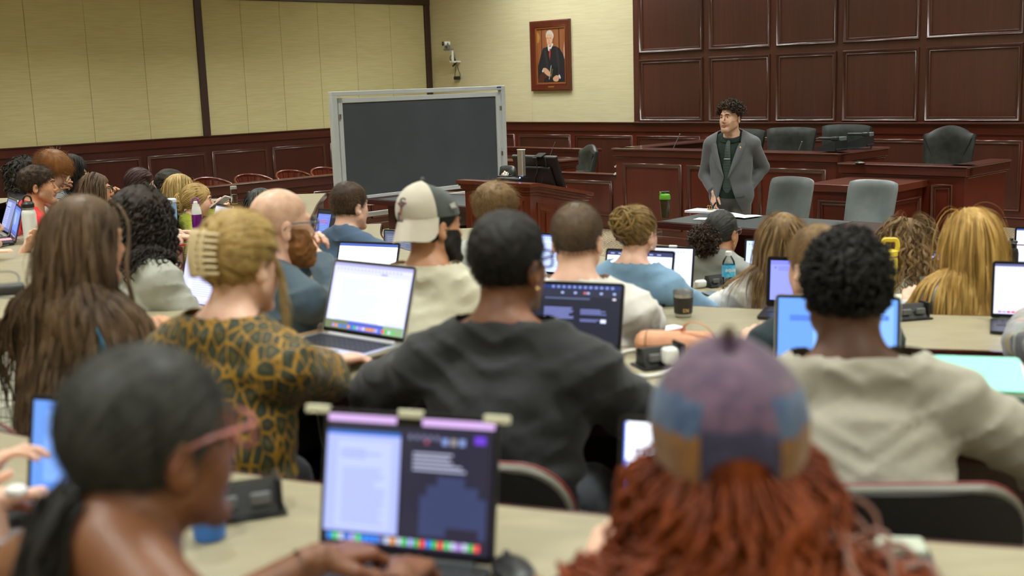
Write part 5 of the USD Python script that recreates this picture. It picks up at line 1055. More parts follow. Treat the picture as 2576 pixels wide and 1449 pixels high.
# ---------------------------------------------------------------- the left wing, facing right
o = person('person in a red t-shirt with short curly brown hair and stubble, in profile', (90, 413, 7.45), 66, 'tan', (6, 0, 0), 'D', 2, sw=1.1, bulk=1.05, g=1., hs=1.0, hairh=.022, shirt=F_['red'], sleeve='half', seed=22, faceparts=True, fine=.0042, fold=.012, arms=LAP)
hair_cap(o, H_['darkbrown'], .006, .018, -.004, .012, 55, 5); short_strands(o, H_['darkbrown'], 3600, .016, .35, rec=-.004, width=.0017, ltop=.034, jit=.7, k=5); beard(o, mottled('stubble', srgb(188, 140, 112), srgb(162, 118, 92), .7, (240,)*3), .0018, .0006, 2, -.05)
trinket(o, 'necklace', (0, .0, -.17), STEEL, .075)
seat_for(o, 'of the man in the red t-shirt')
o = person('person with swept auburn hair and gold glasses, looking down, in a white t-shirt', (140, 376, 8.2), 68, 'pale', (10, 30, 0), 'D', 10, sw=1.05, hs=1.04, hairh=.03, shirt=F_['white'], sleeve='half', seed=23, faceparts=True, fine=.0045, arms=LAP)
hair_cap(o, H_['auburn'], .016, .03, -.004, .006, 30, 5, sq=(1, 1, .4)); short_strands(o, H_['auburn'], 3400, .04, .12, width=.0018, ltop=.055, crown=(.05, -.03, .12), t=.018, k=7, jit=.5)
glasses(o, GOLD, 'round', .025, .022, LENS); seat_for(o, 'of the person with auburn hair')
o = person('person in a striped tank top writing with a pen behind the auburn-haired one', (186, 388, 8.75), 78, 'tan', (4, 22, 0), 'D', 8, sw=.95, hs=.98, hairh=.012, shirt=F_['stripetank'], sleeve='none', seed=24, faceparts=True, fine=.0045, neckhole=.085,
    arms={'R': dict(w=atY(140, 474, 8.45), world=True, dir=(.75, -.2, .3), back=(.1, -1, .3), vis=True, pose=dict(curl=(48, 55, 30), thumb=30)), 'L': {}})
hair_cap(o, H_['black'], .008, .014, .0, .003, 45, 5); long_hair(o, H_['black'], .3, 160, .008, fly=300, cap=False)
glasses(o, GOLD, 'round', .026, .024, LENS); seat_for(o, 'of the person writing with a pen')
p0, p1 = atY(154, 461, 8.25), atY(183, 470, 8.2); single('pen', tube([p0*1.0, p0*.6+p1*.4, p1], [.004, .005, .0025], 8), plain('pen_brown', srgb(150, 104, 76), .4), 'brown pen held by the person in the striped tank top', 'pen')
o = person('person with shaggy black hair in a black top at the far left', (62, 390, 8.6), 60, 'fair', (0, 4, 0), 'D', 6, sw=1., hairh=.03, shirt=F_['black'], sleeve='half', seed=25, fine=.0055, arms=LAP)
long_hair(o, H_['blackbrown'], .20, 260, .012, wave=.014, wfreq=2.4, fly=500, m_=14, fw=.0016, margin=(.012, .03), Lj=.4); seat_for(o, 'of the person with shaggy black hair')
o = person('person with straight brown hair and black-framed glasses, in profile', (238, 434, 8.2), 72, 'tan', (6, 0, 0), 'C', 4, sw=.95, hs=.98, hairh=.014, shirt=F_['olive'], sleeve='half', seed=26, faceparts=True, fine=.0042, arms=LAP)
long_hair(o, H_['brown'], .30, 230, .008, fly=500, m_=14, back=.25, wave=.003); glasses(o, BLACK_PLASTIC, 'square', .026, .021, LENS, r=.002); seat_for(o, 'of the woman in black-framed glasses')
o = person('person with a dark braid wound round the head', (352, 421, 8.7), 62, 'pale', (0, 6, 0), 'C', 6, sw=.95, hs=.98, hairh=.012, shirt=F_['darkgrey'], sleeve='half', seed=27, fine=.0055, arms=LAP)
swept(o, H_['wine'], (0, -.1, -.03), 260, .008, 4, fly=400, bulge=.012, cap=(.008, .012)); a = np.linspace(0, 1, 22); BR = []
for k in range(3):
    ph = a*34+k*2.09; c = np.stack([.075*np.ones(22)-.03*a, .055-.13*a, .075-.075*a+.02*np.sin(a*3)], 1); BR.append(tube(c+np.stack([.006*np.cos(ph)+.012, .008*np.sin(ph), .008*np.cos(ph)], 1), .009, 8))
m = cat_(BR); part(o.root, 'braid', TM(o.h2l(m.vertices), m.faces), H_['wine'], True); seat_for(o, 'of the person with the wound braid')
o = person('person with dark curly hair behind the long-haired blonde', (428, 424, 9.0), 66, 'tan', (0, 0, 0), 'B', 4, sw=.95, hairh=.03, shirt=F_['black'], sleeve='half', seed=28, fine=.0065, arms=LAP)
coil_hair(o, H_['blackbrown'], 520, (.08, .2), .0045, .010, 4, .3, .3, 11, 28, cap=(.012, .03)); seat_for(o, 'of the person with dark curly hair')
o = person('person with long straight blonde hair, half hidden by the one in green', (452, 437, 8.5), 60, 'fair', (8, 2, 0), 'B', 4, sw=.95, hs=.98, hairh=.012, shirt=F_['darkgrey'], sleeve='half', seed=29, faceparts=True, fine=.0045, arms=LAP)
long_hair(o, H_['blonde'], .40, 240, .008, fly=600, m_=16, wave=.003, back=.1); seat_for(o, 'of the woman with long blonde hair on the left')
o = person('person in a lime green knit sweater with a low blonde bun, holding up a phone', (494, 460, 8.15), 64, 'fair', (10, 2, 0), 'B', 4, sw=.97, hs=.98, hairh=.012, shirt=F_['limeknit'], sleeve='long', seed=30, faceparts=True, fine=.0042, loose=.02, neckhole=.075,
    arms={'R': dict(w=atY(540, 534, 8.05), world=True, dir=(.6, .1, .5), back=(0, -1, .2), vis=True, pose=dict(curl=(40, 50, 30))), 'L': {}})
swept(o, H_['blonde'], (-.02, -.11, -.02), 260, .007, 4, fly=400, bulge=.012, cap=(.008, .012)); bun(o, H_['blonde'], (-.02, -.125, -.01), .045, 3, 60, .008, messy=.9, sq=(.9, .8, 1.3)); trinket(o, 'earring', (.082, -.006, -.048), WHITE_PLASTIC, .007, False)
seat_for(o, 'of the woman in the lime green sweater')
o = person('person with black hair and a bow clip, behind the bald man', (660, 473, 8.4), 50, 'tan', (0, 10, 0), 'A', 8, sw=.92, hs=.97, hairh=.012, shirt=F_['black'], sleeve='half', seed=31, fine=.0065, arms=LAP)
long_hair(o, H_['sleek'], .34, 220, .008, fly=500, m_=14, wave=.002); m = cat_([mv(trimesh.creation.icosphere(2, .02), (s*.022-.055, -.06, .09), s=(1, .5, .8)) if False else mv(trimesh.creation.icosphere(2, .018), (s*.02-.06, -.07, .085)) for s in (-1, 1)]); part(o.root, 'bow_clip', TM(o.h2l(m.vertices), m.faces), BLACK_PLASTIC, True); seat_for(o, 'of the black-haired person behind the bald man')
o = person('person typing behind the woman with big black curls, only the hands in view', (352, 492, 7.55), 40, 'fair', (0, 0, 0), 'C', 6, sw=.95, hs=.97, shirt=F_['darkgrey'], sleeve='short', seed=32, fine=.0065,
    arms={'R': dict(w=atZ(452, 598, 1.03), world=True, dir=(.9, .35, -.05), back=(0, 0, 1), vis=True, pose=dict(curl=(24, 28, 16)), hint=(.5, -.3, -.9)), 'L': dict(w=atZ(444, 584, 1.03), world=True, dir=(.9, .3, -.05), back=(0, 0, 1), vis=True, pose=dict(curl=(26, 28, 16)))})
hair_cap(o, H_['brown'], .008, .016); seat_for(o, 'of the person hidden behind the big black curls')
o = person('person cut off at the left edge, one hand on a laptop with a pink pad', (-60, 505, 6.0), 60, 'fair', (0, 0, 0), 'D', 6, sw=1., shirt=F_['white'], sleeve='short', seed=33, fine=.007,
    arms={'R': dict(w=atZ(4, 606, 1.14), world=True, dir=(.95, .25, -.05), back=(0, 0, 1), vis=True, pose=dict(curl=(26, 28, 16), spread=6)), 'L': {}})
hair_cap(o, H_['brown'], .008, .016); seat_for(o, 'of the person at the pink pad, cut off at the left')

# ---------------------------------------------------------------- the standing man in the suit
SUIT = fabric('suit_wool', (92, 94, 98), .8, .05, 60, 900); SUITD = fabric('suit_trousers', (86, 87, 86), .8, .05, 60, 900)
o = person('person standing in a grey suit, dark green shirt and tie, speaking to the class', (1838, 252, 10.3), 203, 'fair', (22, -3, 2), stand=True, floor_z=0., lean=-1, sw=1.06, bulk=1.0, g=1., hs=1.05, hairh=.034, shirt=F_['forest'], sleeve='none', seed=34, faceparts=True, fine=.0036, trousers=SUITD, collar=.04, neckhole=.048, loose=.010, fold=.004,
    arms={'R': dict(w=atY(1797, 484, 10.30), world=True, dir=(-.1, -.15, -1), back=(-.9, -.3, .1), vis=True, pose=dict(curl=(18, 26, 16), thumb=18), hint=(.5, -.7, 0)), 'L': dict(w=atY(1882, 474, 10.33), world=True, dir=(-.1, .1, -1), back=(.9, .3, .1), hint=(-.45, -1.0, 0), pose=dict(curl=(30, 30, 20)))})
hair_cap(o, H_['darkbrown'], .005, .028, -.022, .016, 42, 5, h=.005); coil_hair(o, H_['darkbrown'], 520, (.035, .06), .0036, .009, 1.6, .85, .03, 3, 14, cap=None, mask=lambda q: np.minimum(hairline(q, -.022), q[:, 2]-.05)); short_strands(o, H_['darkbrown'], 1200, .008, .5, rec=-.02, width=.0014, ltop=.02)
beard(o, mottled('light_stubble', srgb(204, 160, 134), srgb(178, 136, 112), .7, (240,)*3), .0012, .0004, 2, -.052)
def jacket(p):
    q = o.tl(p); d = o.torso(p, .030); z = q[:, 2]
    d = smin(d, ell(q, (0, 0, -.03), (.180, .146, .24)), .05)
    for s in (-1, 1): d = smin(d, o.armcut(p, s, 1.93, .016, .022), .009)
    d = d+.008*noise3(p, (7, 7, 11), 3, 2)*1.5
    w = np.where(z > .17, .018+.09*np.clip((z-.17)/.30, 0, 1), .018+.10*np.clip((.17-z)/.30, 0, 1.2))
    d = smax(d, -np.maximum(np.abs(q[:, 0]-.012)-w, -q[:, 1]), .006)
    d = smax(d, -(o.torso(p, .016)), .002)
    d = smax(d, -cone(p, o.N+np.array([0, .012, -.03]), o.nb+np.array([0, .03, .04]), .066, .085), .006)
    return smax(d, -.20-z, .004)
lo_ = np.min([o.hip, o.N, o.SH[1], o.SH[-1], o.A[1][1], o.A[-1][1], o.A[1][0], o.A[-1][0]], 0)-.15; hi_ = np.max([o.hip, o.N, o.SH[1], o.SH[-1], o.A[1][1], o.A[-1][1], o.A[-1][0]], 0)+.15
part(o.root, 'suit_jacket', nets(jacket, lo_, hi_, .0065), SUIT, True)
ontors = lambda x, z, off: _proj(o, x, z, off)
def _proj(o, x, z, off):
    """A point on the front of the torso (torso frame x, z), off metres out."""
    M = o.t2l; y = .3
    for _ in range(30):
        d = float(o.torso(np.array([M((x, y, z))], f32))[0])-off; y -= d*.8
    return M((x, y, z))
for s in (-1, 1):
    rows = []
    for t_ in np.linspace(0, 1, 12):
        z = .47-.30*t_; w0 = .018+.09*(1-t_)+.0; wd = .052*math.sin(math.pi*min(1, .25+t_*.75))*(1.15 if t_ < .25 else 1)
        rows.append([_proj(o, .012*1+s*(w0+wd*k), z, .036+.006*math.sin(k*3)) for k in np.linspace(-.12, 1, 5)])
    part(o.root, 'lapel', sheet(np.array(rows), .005), SUIT, True)
rows = [[_proj(o, .006+x*wd, z, .016+.006*(1-x*x)) for x in np.linspace(-1, 1, 7)] for z, wd in ((.515, .014), (.50, .019), (.485, .015), (.46, .018), (.38, .027), (.25, .036), (.12, .042), (.07, .040), (.035, .008))]
part(o.root, 'tie', sheet(np.array(rows), .006), ribbed('tie_silk', srgb(40, 58, 52), srgb(52, 70, 64), 260, 2, .45, .001), True, 'patterned dark green tie')
part(o.root, 'tie_bar', tube([_proj(o, -.022, .335, .026), _proj(o, .034, .335, .026)], .003, 8), STEEL, True); part(o.root, 'lapel_pin', TM((q := mv(lathe([(0, 0), (.011, .001), (.011, .003), (.006, .006), (0, .006)], 12), _proj(o, -.105, .43, .046), rx=-90)).vertices, q.faces), GOLD)
part(o.root, 'belt', tube([o.t2l((.150*math.cos(a), .128*math.sin(a), .075)) for a in np.linspace(0, 2*math.pi, 33)], .017, 8, False, .35), BLACK_PLASTIC, True)
part(o.root, 'pocket_flap', sheet(np.array([[_proj(o, -x, z, .05) for x in (.075, .11, .145)] for z in (.035, .0)]), .004), SUIT, True)
pm = o.l2w(o.A[1][1])+np.array([-.015, -.05, -.115]); single('marker', tube([pm+np.array([.02, 0, .03]), pm, pm+np.array([-.012, 0, -.03])], [.007, .007, .004], 10), BLACK_PLASTIC, 'black marker in the standing man\'s lowered hand', 'marker')
# ================================================================ laptops and what is on their screens
_em = {}
def scr(c, s=1.0):
    k = tuple(c)+(s,)
    if k not in _em: _em[k] = glow('screen_%02x%02x%02x_%d' % (*c, int(s*100)), srgb(*c), SCREEN*s)
    return _em[k]
SCREEN = 1.15
def quads(rects, z): return cat_([TM([(x0, y0, z), (x1, y0, z), (x1, y1, z), (x0, y1, z)], [(0, 1, 2, 3)]) for x0, y0, x1, y1 in rects])
def lines(x0, x1, y0, y1, n, seed=0, fill=.5, rag=.3):
    rs = np.random.RandomState(seed); h = (y1-y0)/n; return [(x0, y1-(i+.5+fill/2)*h, x0+(x1-x0)*(1-rag*rs.rand()**2), y1-(i+.5-fill/2)*h) for i in range(n)]
DOCK = [(50, 120, 220), (90, 100, 150), (60, 170, 80), (180, 70, 80), (220, 70, 70), (40, 120, 210), (70, 180, 90), (200, 130, 60), (50, 110, 200), (150, 150, 220), (160, 120, 200), (80, 190, 110), (170, 180, 200)]
def dock(y0=.03, y1=.085, x0=.03, x1=.95, n=26, seed=1):
    rs = np.random.RandomState(seed); w = (x1-x0)/n; out = {}
    for i in range(n): out.setdefault(DOCK[rs.randint(len(DOCK))], []).append((x0+i*w, y0, x0+(i+.82)*w, y1))
    return [(c, r, 'dock_icon') for c, r in out.items()]
def page(bg, paper, ink, bar, seed=0, x0=.14, x1=.86):
    return [(bg, None, 'screen'), (bar, [(0, .95, 1, 1)], 'menu_bar'), (paper, [(x0-.05, .06, x1+.05, .84)], 'document'), (tuple(int(v*.86) for v in bg), [(.02, .885+.0, .98, .89), (.02, .845, .98, .85)], 'toolbar'),
            (ink, lines(x0+.02, x1-.02, .12, .78, 17, seed, .28, .7)+[(.04+.045*i, .90, .06+.045*i, .93) for i in range(19)], 'screen_text')]
def laptop(label, L, Rr, z, tilt, content, hk=.66, dk=.7, shell=None, key=BLACK_PLASTIC, bezel=.014, extra=None, w=None, deck=True, at=None):
    """Hinge ends L and R given in the photograph (on the level z), as the user sees them."""
    shell = shell or ALU
    a, b = (atZ(*L, z), atZ(*Rr, z)) if at is None else (lambda c, u: (c-u*w/2, c+u*w/2))(atZ(*at[:2], z), np.array([math.cos(math.radians(at[2])), -math.sin(math.radians(at[2])), 0])); d = b-a
    if w: b = a+d/np.linalg.norm(d)*w; d = b-a
    W = float(np.linalg.norm(d)); c = (a+b)/2; rz = math.degrees(math.atan2(d[1], d[0])); H, D = hk*W, dk*W
    t = thing('laptop', label, 'laptop', (c[0], c[1], z), rz)
    part(t, 'base', mv(prism(rrect(-W/2, -D, W/2, 0, .012), 0, .012)), shell); part(t, 'keyboard_well', box(-W*.44, W*.44, -D*.56, -D*.08, .012, .0125, 0), key)
    ks = [box(-W*.43+i*W*.062, -W*.43+i*W*.062+W*.054, -D*.545+j*D*.078, -D*.545+j*D*.078+D*.066, .0125, .014, .0008) for i in range(14) for j in range(6)]
    part(t, 'keys', ks, key if key is not BLACK_PLASTIC else KEYM, False, kind='stuff'); part(t, 'trackpad', prism(rrect(-W*.2, -D*.97, W*.2, -D*.61, .006), .012, .0124), plain('trackpad', srgb(150, 150, 154), .3))
    T = trimesh.transformations.rotation_matrix(math.radians(90-tilt), (1, 0, 0)); T[:3, 3] = (0, .004, .012)
    up = lambda m: (m.apply_transform(T), m)[1]
    part(t, 'lid', up(prism(rrect(-W/2, 0, W/2, H, .011), -.006, 0)), shell); part(t, 'bezel', up(prism(rrect(-W/2+.003, .004, W/2-.003, H-.003, .009), 0, .0006)), BEZ)
    x0, x1, y0, y1 = -W/2+bezel*.7, W/2-bezel*.7, bezel*1.3, H-bezel*.75
    for k, (col, rects, nm) in enumerate(content):
        s = 1.
        if isinstance(col[0], tuple): col, s = col
        R_ = [(0, 0, 1, 1)] if rects is None else rects
        part(t, nm, up(quads([(x0+(x1-x0)*p, y0+(y1-y0)*q, x0+(x1-x0)*r, y0+(y1-y0)*u) for p, q, r, u in R_], .0009+.0002*k)), scr(col, s), False, kind='stuff' if len(R_) > 1 else None)
    part(t, 'hinge', mv(lathe([(.007, -W*.4), (.007, W*.4)], 10), (0, .004, .010), ry=90), shell)
    for nm, m, mm in (extra(W, H, D) if extra else []): part(t, nm, up(m), mm)
    return t
KEYM = plain('keycaps', srgb(34, 36, 40), .5); BEZ = plain('screen_bezel', srgb(12, 12, 14), .2); DARKSHELL = plain('space_grey_shell', srgb(70, 72, 76), .35, metallic=.7); BLKSHELL = plain('black_shell', srgb(30, 31, 34), .4)
LAV = (206, 210, 246)
fore = [((26, 24, 38), None, 'screen'), ((182, 150, 200), [(0, .945, 1, 1)], 'menu_bar'), ((30, 30, 46), [(.02, .87, .45, .94), (.47, .0, .97, .94)], 'window_dark'), ((40, 92, 170), [(.0, .845, .45, .875)], 'title_bar'), ((146, 156, 212), [(.0, .10, .45, .845)], 'document'), ((158, 168, 222), [(.07, .13, .40, .80)], 'page'),
        ((118, 126, 178), lines(.1, .37, .16, .60, 17, 3, .3, .3)+lines(.09, .38, .66, .74, 3, 4, .4, .5), 'screen_text'), ((44, 52, 84), [(.58, .12, .97, .42), (.62, .42, .92, .50), (.68, .5, .84, .57)], 'picture'), ((30, 28, 44), [(.74, .1, .93, .19)], 'picture_shade'),
        ((150, 152, 176), lines(.53, .85, .60, .75, 5, 8, .5, .35), 'screen_text'), ((100, 100, 130), [(.5+.04*i, .84, .52+.04*i, .875) for i in range(5)], 'toolbar'), ((110, 130, 180), [(.70, .81, .735, .86), (.80, .81, .835, .86)], 'avatar'), ((128, 124, 122), [(.75, .81, .785, .86)], 'avatar'), ((92, 50, 180), [(.89, .83, .955, .89)], 'button'), ((140, 60, 80), [(.60, .81, .62, .84)], 'mark')]+dock(.035, .085)
laptop('dark split-screen laptop with three pale filter tabs before the foreground woman', (800, 1400), (1240, 1446), 1.183, 14, fore, shell=DARKSHELL, hk=.76, bezel=.010,
       extra=lambda W, H, D: [('filter_tab', box(x-.022, x+.022, H-.009, H+.005, -.007, .003, .002), plain('filter_tab', srgb(206, 204, 176), .5)) for x in (-.17*W/.31, -.0, .15*W/.31)]+[('camera_notch', box(-.022, .022, H-.022, H-.008, .0009, .0052, 0), BEZ)])
BRIGHT = ((232, 238, 255), 1.5)
laptop('laptop with a glaring white screen, half hidden behind the patchwork cap', (1548, 1352), (1995, 1400), 1.183, 12, [(BRIGHT, None, 'screen'), (((120, 150, 240), 1.2), [(0, .60, 1, .615), (.32, .1, .34, .6)], 'divider'), (((150, 170, 235), 1.2), lines(.2, .9, .1, .55, 9, 5, .35), 'screen_text'), (((70, 110, 230), 1.), [(0, .0, .012, 1)], 'screen_edge')], shell=DARKSHELL)
laptop('silver laptop on a tan sleeve, typed on by the woman in leopard print', (808, 843), (1014, 876), 1.145, 18, page((190, 192, 242), (206, 212, 250), (150, 156, 210), (150, 150, 190), 3, .1, .7)+[((196, 200, 246), [(.74, .18, .97, .84)], 'side_panel'), ((120, 130, 210), [(.62, .86, .70, .88)], 'mark'), ((96, 108, 80), [(0, .0, .3, .13)], 'wallpaper'), ((70, 84, 168), [(.3, .0, .75, .13)], 'wallpaper'), ((120, 150, 110), [(.75, .0, 1, .13)], 'wallpaper')]+dock(.02, .07, .1, .9, 20, 4), shell=WHITE_PLASTIC if False else ALU)
a, b = atZ(808, 843, 1.112), atZ(1014, 876, 1.112); rzl = math.degrees(math.atan2((b-a)[1], (b-a)[0])); c = (a+b)/2
single('laptop_sleeve', pill((-.185, -.285, 0), (.185, .01, .032), .015), fabric('tan_sleeve', (166, 130, 88)), 'tan padded laptop sleeve under the silver laptop of the woman in leopard print', 'laptop sleeve', (c[0], c[1], 1.111), rzl)
laptop('laptop with a lavender page, its right side hidden behind the claw-clip hair', (447, 775), (610, 796), .99, 16, page((188, 190, 244), (200, 204, 250), (160, 164, 220), (150, 150, 190), 5), shell=DARKSHELL)
laptop('glaring white laptop between the bald man and the backwards cap', (836, 728), (990, 737), .992, 20, [(((236, 242, 255), 1.5), None, 'screen'), (((60, 84, 160), 1.), [(0, .93, 1, 1)], 'menu_bar'), (((120, 160, 236), 1.2), [(.0, .78, 1, .80), (0, .84, 1, .85)], 'divider'), (((205, 214, 240), 1.2), lines(.1, .9, .1, .5, 8, 2, .2), 'screen_text')], shell=DARKSHELL)
laptop('laptop with a half blue, half black screen left of the man in navy', (786, 604), (862, 612), .885, 18, [((24, 24, 30), None, 'screen'), ((92, 110, 200), [(.02, .0, .46, .86)], 'document'), ((150, 80, 130), [(.1, .52, .36, .62)], 'mark'), ((70, 130, 150), [(.1, .3, .34, .36)], 'mark'), ((120, 136, 214), lines(.06, .42, .05, .8, 12, 7, .3), 'screen_text'), ((70, 74, 88), lines(.5, .75, .72, .82, 3, 2, .4), 'screen_text')], shell=DARKSHELL)
laptop('laptop with a bright page in front of the man in the white t-shirt', (1514, 752), (1687, 764), .992, 14, [(((222, 230, 255), 1.25), None, 'screen'), ((44, 52, 90), [(0, .90, 1, 1)], 'menu_bar'), (((200, 208, 240), 1.1), lines(.1, .8, .3, .7, 7, 4, .2), 'screen_text'), ((150, 160, 210), [(.05+.12*i, .935, .11+.12*i, .96) for i in range(7)], 'menu_text'), (((200, 216, 255), 1.1), [(0, .84, 1, .85)], 'divider')], shell=BLKSHELL)
laptop('laptop with a white camera cover beyond the denim shirt', (1575, 735), (1741, 744), .882, 12, page((200, 206, 246), (214, 220, 252), (170, 176, 224), (206, 214, 246), 7), shell=DARKSHELL, extra=lambda W, H, D: [('camera_cover', pill((-.022+.06, H-.006, -.006), (.022+.06, H+.006, .006), .005), WHITE_PLASTIC)])
laptop('laptop with a pale blue list, left of the highlighted brown hair', (1868, 712), (2046, 722), .882, 10, page((186, 206, 248), (200, 218, 252), (120, 140, 210), (176, 196, 240), 9), shell=DARKSHELL, w=.33)
laptop('black-framed laptop with a violet-blue screen before the fair-haired man', (1926, 778), (2112, 786), .992, 8, [((112, 118, 226), None, 'screen'), ((128, 136, 236), [(0, .0, .9, .9)], 'document'), ((80, 100, 220), [(.06, .8, .09, .84)], 'mark'), ((98, 104, 210), lines(.12, .6, .74, .86, 3, 3, .4), 'screen_text')], shell=BLKSHELL, bezel=.022, hk=.7)
laptop('laptop with a blue screen on both sides of the neck of the man in grey', (1946, 925), (2264, 938), 1.115, 10, [((92, 140, 214), None, 'screen'), ((120, 166, 232), [(.3, .1, .97, .9)], 'document'), ((70, 110, 196), [(.1, .62, .28, .72), (.86, .66, .93, .74), (.5, .5, .54, .6)], 'mark'), ((100, 146, 220), lines(.34, .9, .2, .8, 9, 2, .3), 'screen_text')], shell=ALU, hk=.58)
laptop('laptop with a lilac page at the right edge, beside the plaid sleeve', (2491, 808), (2668, 816), .992, 9, page((206, 208, 244), (214, 216, 248), (180, 184, 224), (80, 84, 130), 11)+dock(.02, .06, .05, .95, 18, 6), shell=BLKSHELL, w=.33)
laptop('laptop with a white page in front of the long blonde hair', (2304, 738), (2470, 746), .882, 9, page((196, 200, 246), (214, 218, 252), (150, 156, 220), (70, 84, 170), 13), shell=ALU)
laptop('laptop with a dark screen in front of the man in the black sweatshirt', (1276, 880), (1560, 897), 1.115, 16, [((18, 22, 40), None, 'screen'), ((24, 44, 96), [(0, .93, 1, 1)], 'menu_bar'), ((32, 36, 56), [(0, .80, 1, .92)], 'tab_bar'), ((120, 130, 190), [(.36+.05*i, .945, .385+.05*i, .985) for i in range(12)], 'menu_text'), ((150, 166, 210), [(.45+.12*i, .85, .475+.12*i, .885) for i in range(5)], 'tab_icon'), ((70, 80, 110), [(.3, .755, .72, .785)], 'address_bar'), ((120, 128, 190), lines(.3, .58, .42, .62, 8, 3, .5, .2), 'screen_text'), ((110, 118, 180), lines(.64, .88, .50, .60, 4, 6, .5, .3)+lines(.64, .82, .38, .43, 2, 5, .5, .2), 'screen_text'), ((190, 90, 100), [(.66, .85, .685, .885)], 'tab_icon'), ((200, 206, 240), [(.83, .37, .88, .43)], 'picture'), ((206, 196, 206), [(.93, .76, .96, .79)], 'mark')], shell=BLKSHELL, hk=.57)
laptop('laptop cut off at the right edge beside the black flask', (2548, 672), (2700, 678), .882, 8, page((206, 214, 248), (220, 226, 252), (180, 186, 224), (60, 80, 150), 15), shell=BLKSHELL, w=.31)
laptop('laptop peeping out behind the backwards cap', (962, 652), (1060, 660), .762, 8, [((70, 78, 96), None, 'screen'), ((92, 98, 116), [(.05, .1, .95, .86)], 'document'), ((120, 126, 146), lines(.1, .9, .2, .8, 8, 3, .3), 'screen_text')], shell=ALU, w=.3)
laptop('laptop with a bright page behind the dark spectacles of the man in black', (1330, 694), (1470, 704), .882, 12, page((176, 192, 246), (190, 206, 250), (140, 156, 226), (90, 110, 180), 17), shell=DARKSHELL)
laptop('silver laptop at the left edge with a two-column page', None, None, 1.115, 20, [((86, 96, 150), None, 'screen'), ((140, 150, 196), [(.05, .1, .55, .92)], 'document'), ((112, 122, 176), [(.57, .1, .97, .92)], 'document'), ((56, 84, 160), [(.1, .74, .5, .77)], 'mark'), ((96, 106, 160), lines(.1, .5, .2, .7, 9, 3, .3), 'screen_text')], shell=ALU, w=.31, at=(8, 592, 58), hk=.72)
laptop('dark laptop with a blue picture behind the white bottle', None, None, 1.115, 16, [((70, 92, 170), None, 'screen'), ((96, 122, 200), [(.1, .2, .9, .9)], 'picture'), ((54, 50, 80), [(.0, .0, 1, .1)], 'dock_bar'), ((120, 150, 214), [(.2, .4, .5, .8)], 'picture')]+dock(.02, .07, .1, .9, 16, 6), shell=BLKSHELL, w=.31, at=(30, 608, 62))
laptop('laptop with a pale page, typed on behind the purple bottle', (524, 588), (586, 604), .995, 20, page((196, 200, 214), (214, 216, 228), (150, 150, 176), (60, 60, 70), 19), shell=ALU, w=.31)
laptop('laptop glowing blue left of the foreground head', (64, 1268), (460, 1310), 1.183, 12, [((86, 130, 206), None, 'screen'), ((110, 150, 220), [(.1, .1, .9, .9)], 'document')], shell=BLKSHELL, w=.3)

# ================================================================ bottles, cups, small things on the desks
def put(name, label, cat, px, z, rz=0.): p = atZ(*px, z); return thing(name, label, cat, (p[0], p[1], z), rz), p
def handle_loop(r, h, w, zc, n=20, flat=1.):    # an upright handle ring
    pts = smoothline([(-w, 0, zc), (-w*.95, 0, zc+h*.7), (-w*.6, 0, zc+h), (w*.6, 0, zc+h), (w*.95, 0, zc+h*.7), (w, 0, zc)], n); return tube(pts, r, 10, flat=flat)
t, _ = put('water_bottle', 'white insulated bottle with a black chug lid on the left desk', 'bottle', (80, 613), 1.112, 20)
part(t, 'base_ring', lathe([(.038, 0), (.041, .004), (.041, .014)]), STEEL); part(t, 'bottle_body', lathe([(.041, .014), (.0405, .17), (.038, .188), (.031, .198)]), plain('white_coat', srgb(222, 224, 220), .45))
part(t, 'neck_ring', lathe([(.032, .198), (.033, .205), (.0325, .212)]), STEEL); part(t, 'lid', lathe([(.0345, .21), (.036, .214), (.036, .232), (.028, .243), (.018, .246)]), BLACK_PLASTIC); part(t, 'handle', handle_loop(.0055, .036, .021, .24), BLACK_PLASTIC)
t, _ = put('tumbler', 'light blue tumbler with a white lid and straw beside the big black curls', 'tumbler', (432, 602), .992)
BLUE_ = plain('powder_blue', srgb(118, 166, 204), .4)
part(t, 'tumbler_body', lathe([(.030, 0), (.034, .004), (.036, .10), (.040, .112), (.046, .125), (.049, .235)]), BLUE_); part(t, 'rim', lathe([(.0492, .235), (.0495, .248)]), STEEL); part(t, 'lid', lathe([(.05, .248), (.051, .252), (.05, .265), (.044, .27)]), plain('pale_lid', srgb(206, 220, 232), .35)); part(t, 'straw', tube([(.012, 0, .26), (.012, .0, .33)], .004, 8), glassy('clear_straw', (.9, .95, 1)))
part(t, 'handle', tube(smoothline([(-.045, 0, .23), (-.085, 0, .225), (-.09, 0, .15), (-.075, 0, .11), (-.04, 0, .115)], 18), .009, 10), BLUE_)
t, _ = put('water_bottle', 'purple bottle with a white top and a carry loop', 'bottle', (501, 622), .992)
part(t, 'bottle_body', lathe([(.026, 0), (.031, .006), (.031, .05), (.029, .07), (.031, .10), (.032, .19), (.030, .21)]), plain('purple_clear', srgb(130, 30, 140), .15, transmission_weight=.5)); part(t, 'shoulder', lathe([(.031, .207), (.031, .218), (.026, .245), (.021, .262), (.021, .272)]), WHITE_PLASTIC); part(t, 'cap_loop', handle_loop(.0055, .034, .019, .27), plain('plum_loop', srgb(140, 64, 140), .5)); part(t, 'spout', lathe([(.015, .27), (.015, .284), (.01, .288)]), WHITE_PLASTIC)
def phone(label, px, z, rz, w, l, back, face=None, tilt=0.):
    p = atZ(*px, z); t = thing('phone', label, 'phone', (p[0], p[1], z), rz, rx=tilt); part(t, 'case', prism(rrect(-w/2, -l/2, w/2, l/2, .009), 0, .009), back)
    part(t, 'display', prism(rrect(-w/2+.003, -l/2+.003, w/2-.003, l/2-.003, .007), .009, .0094), face or BEZ); return t
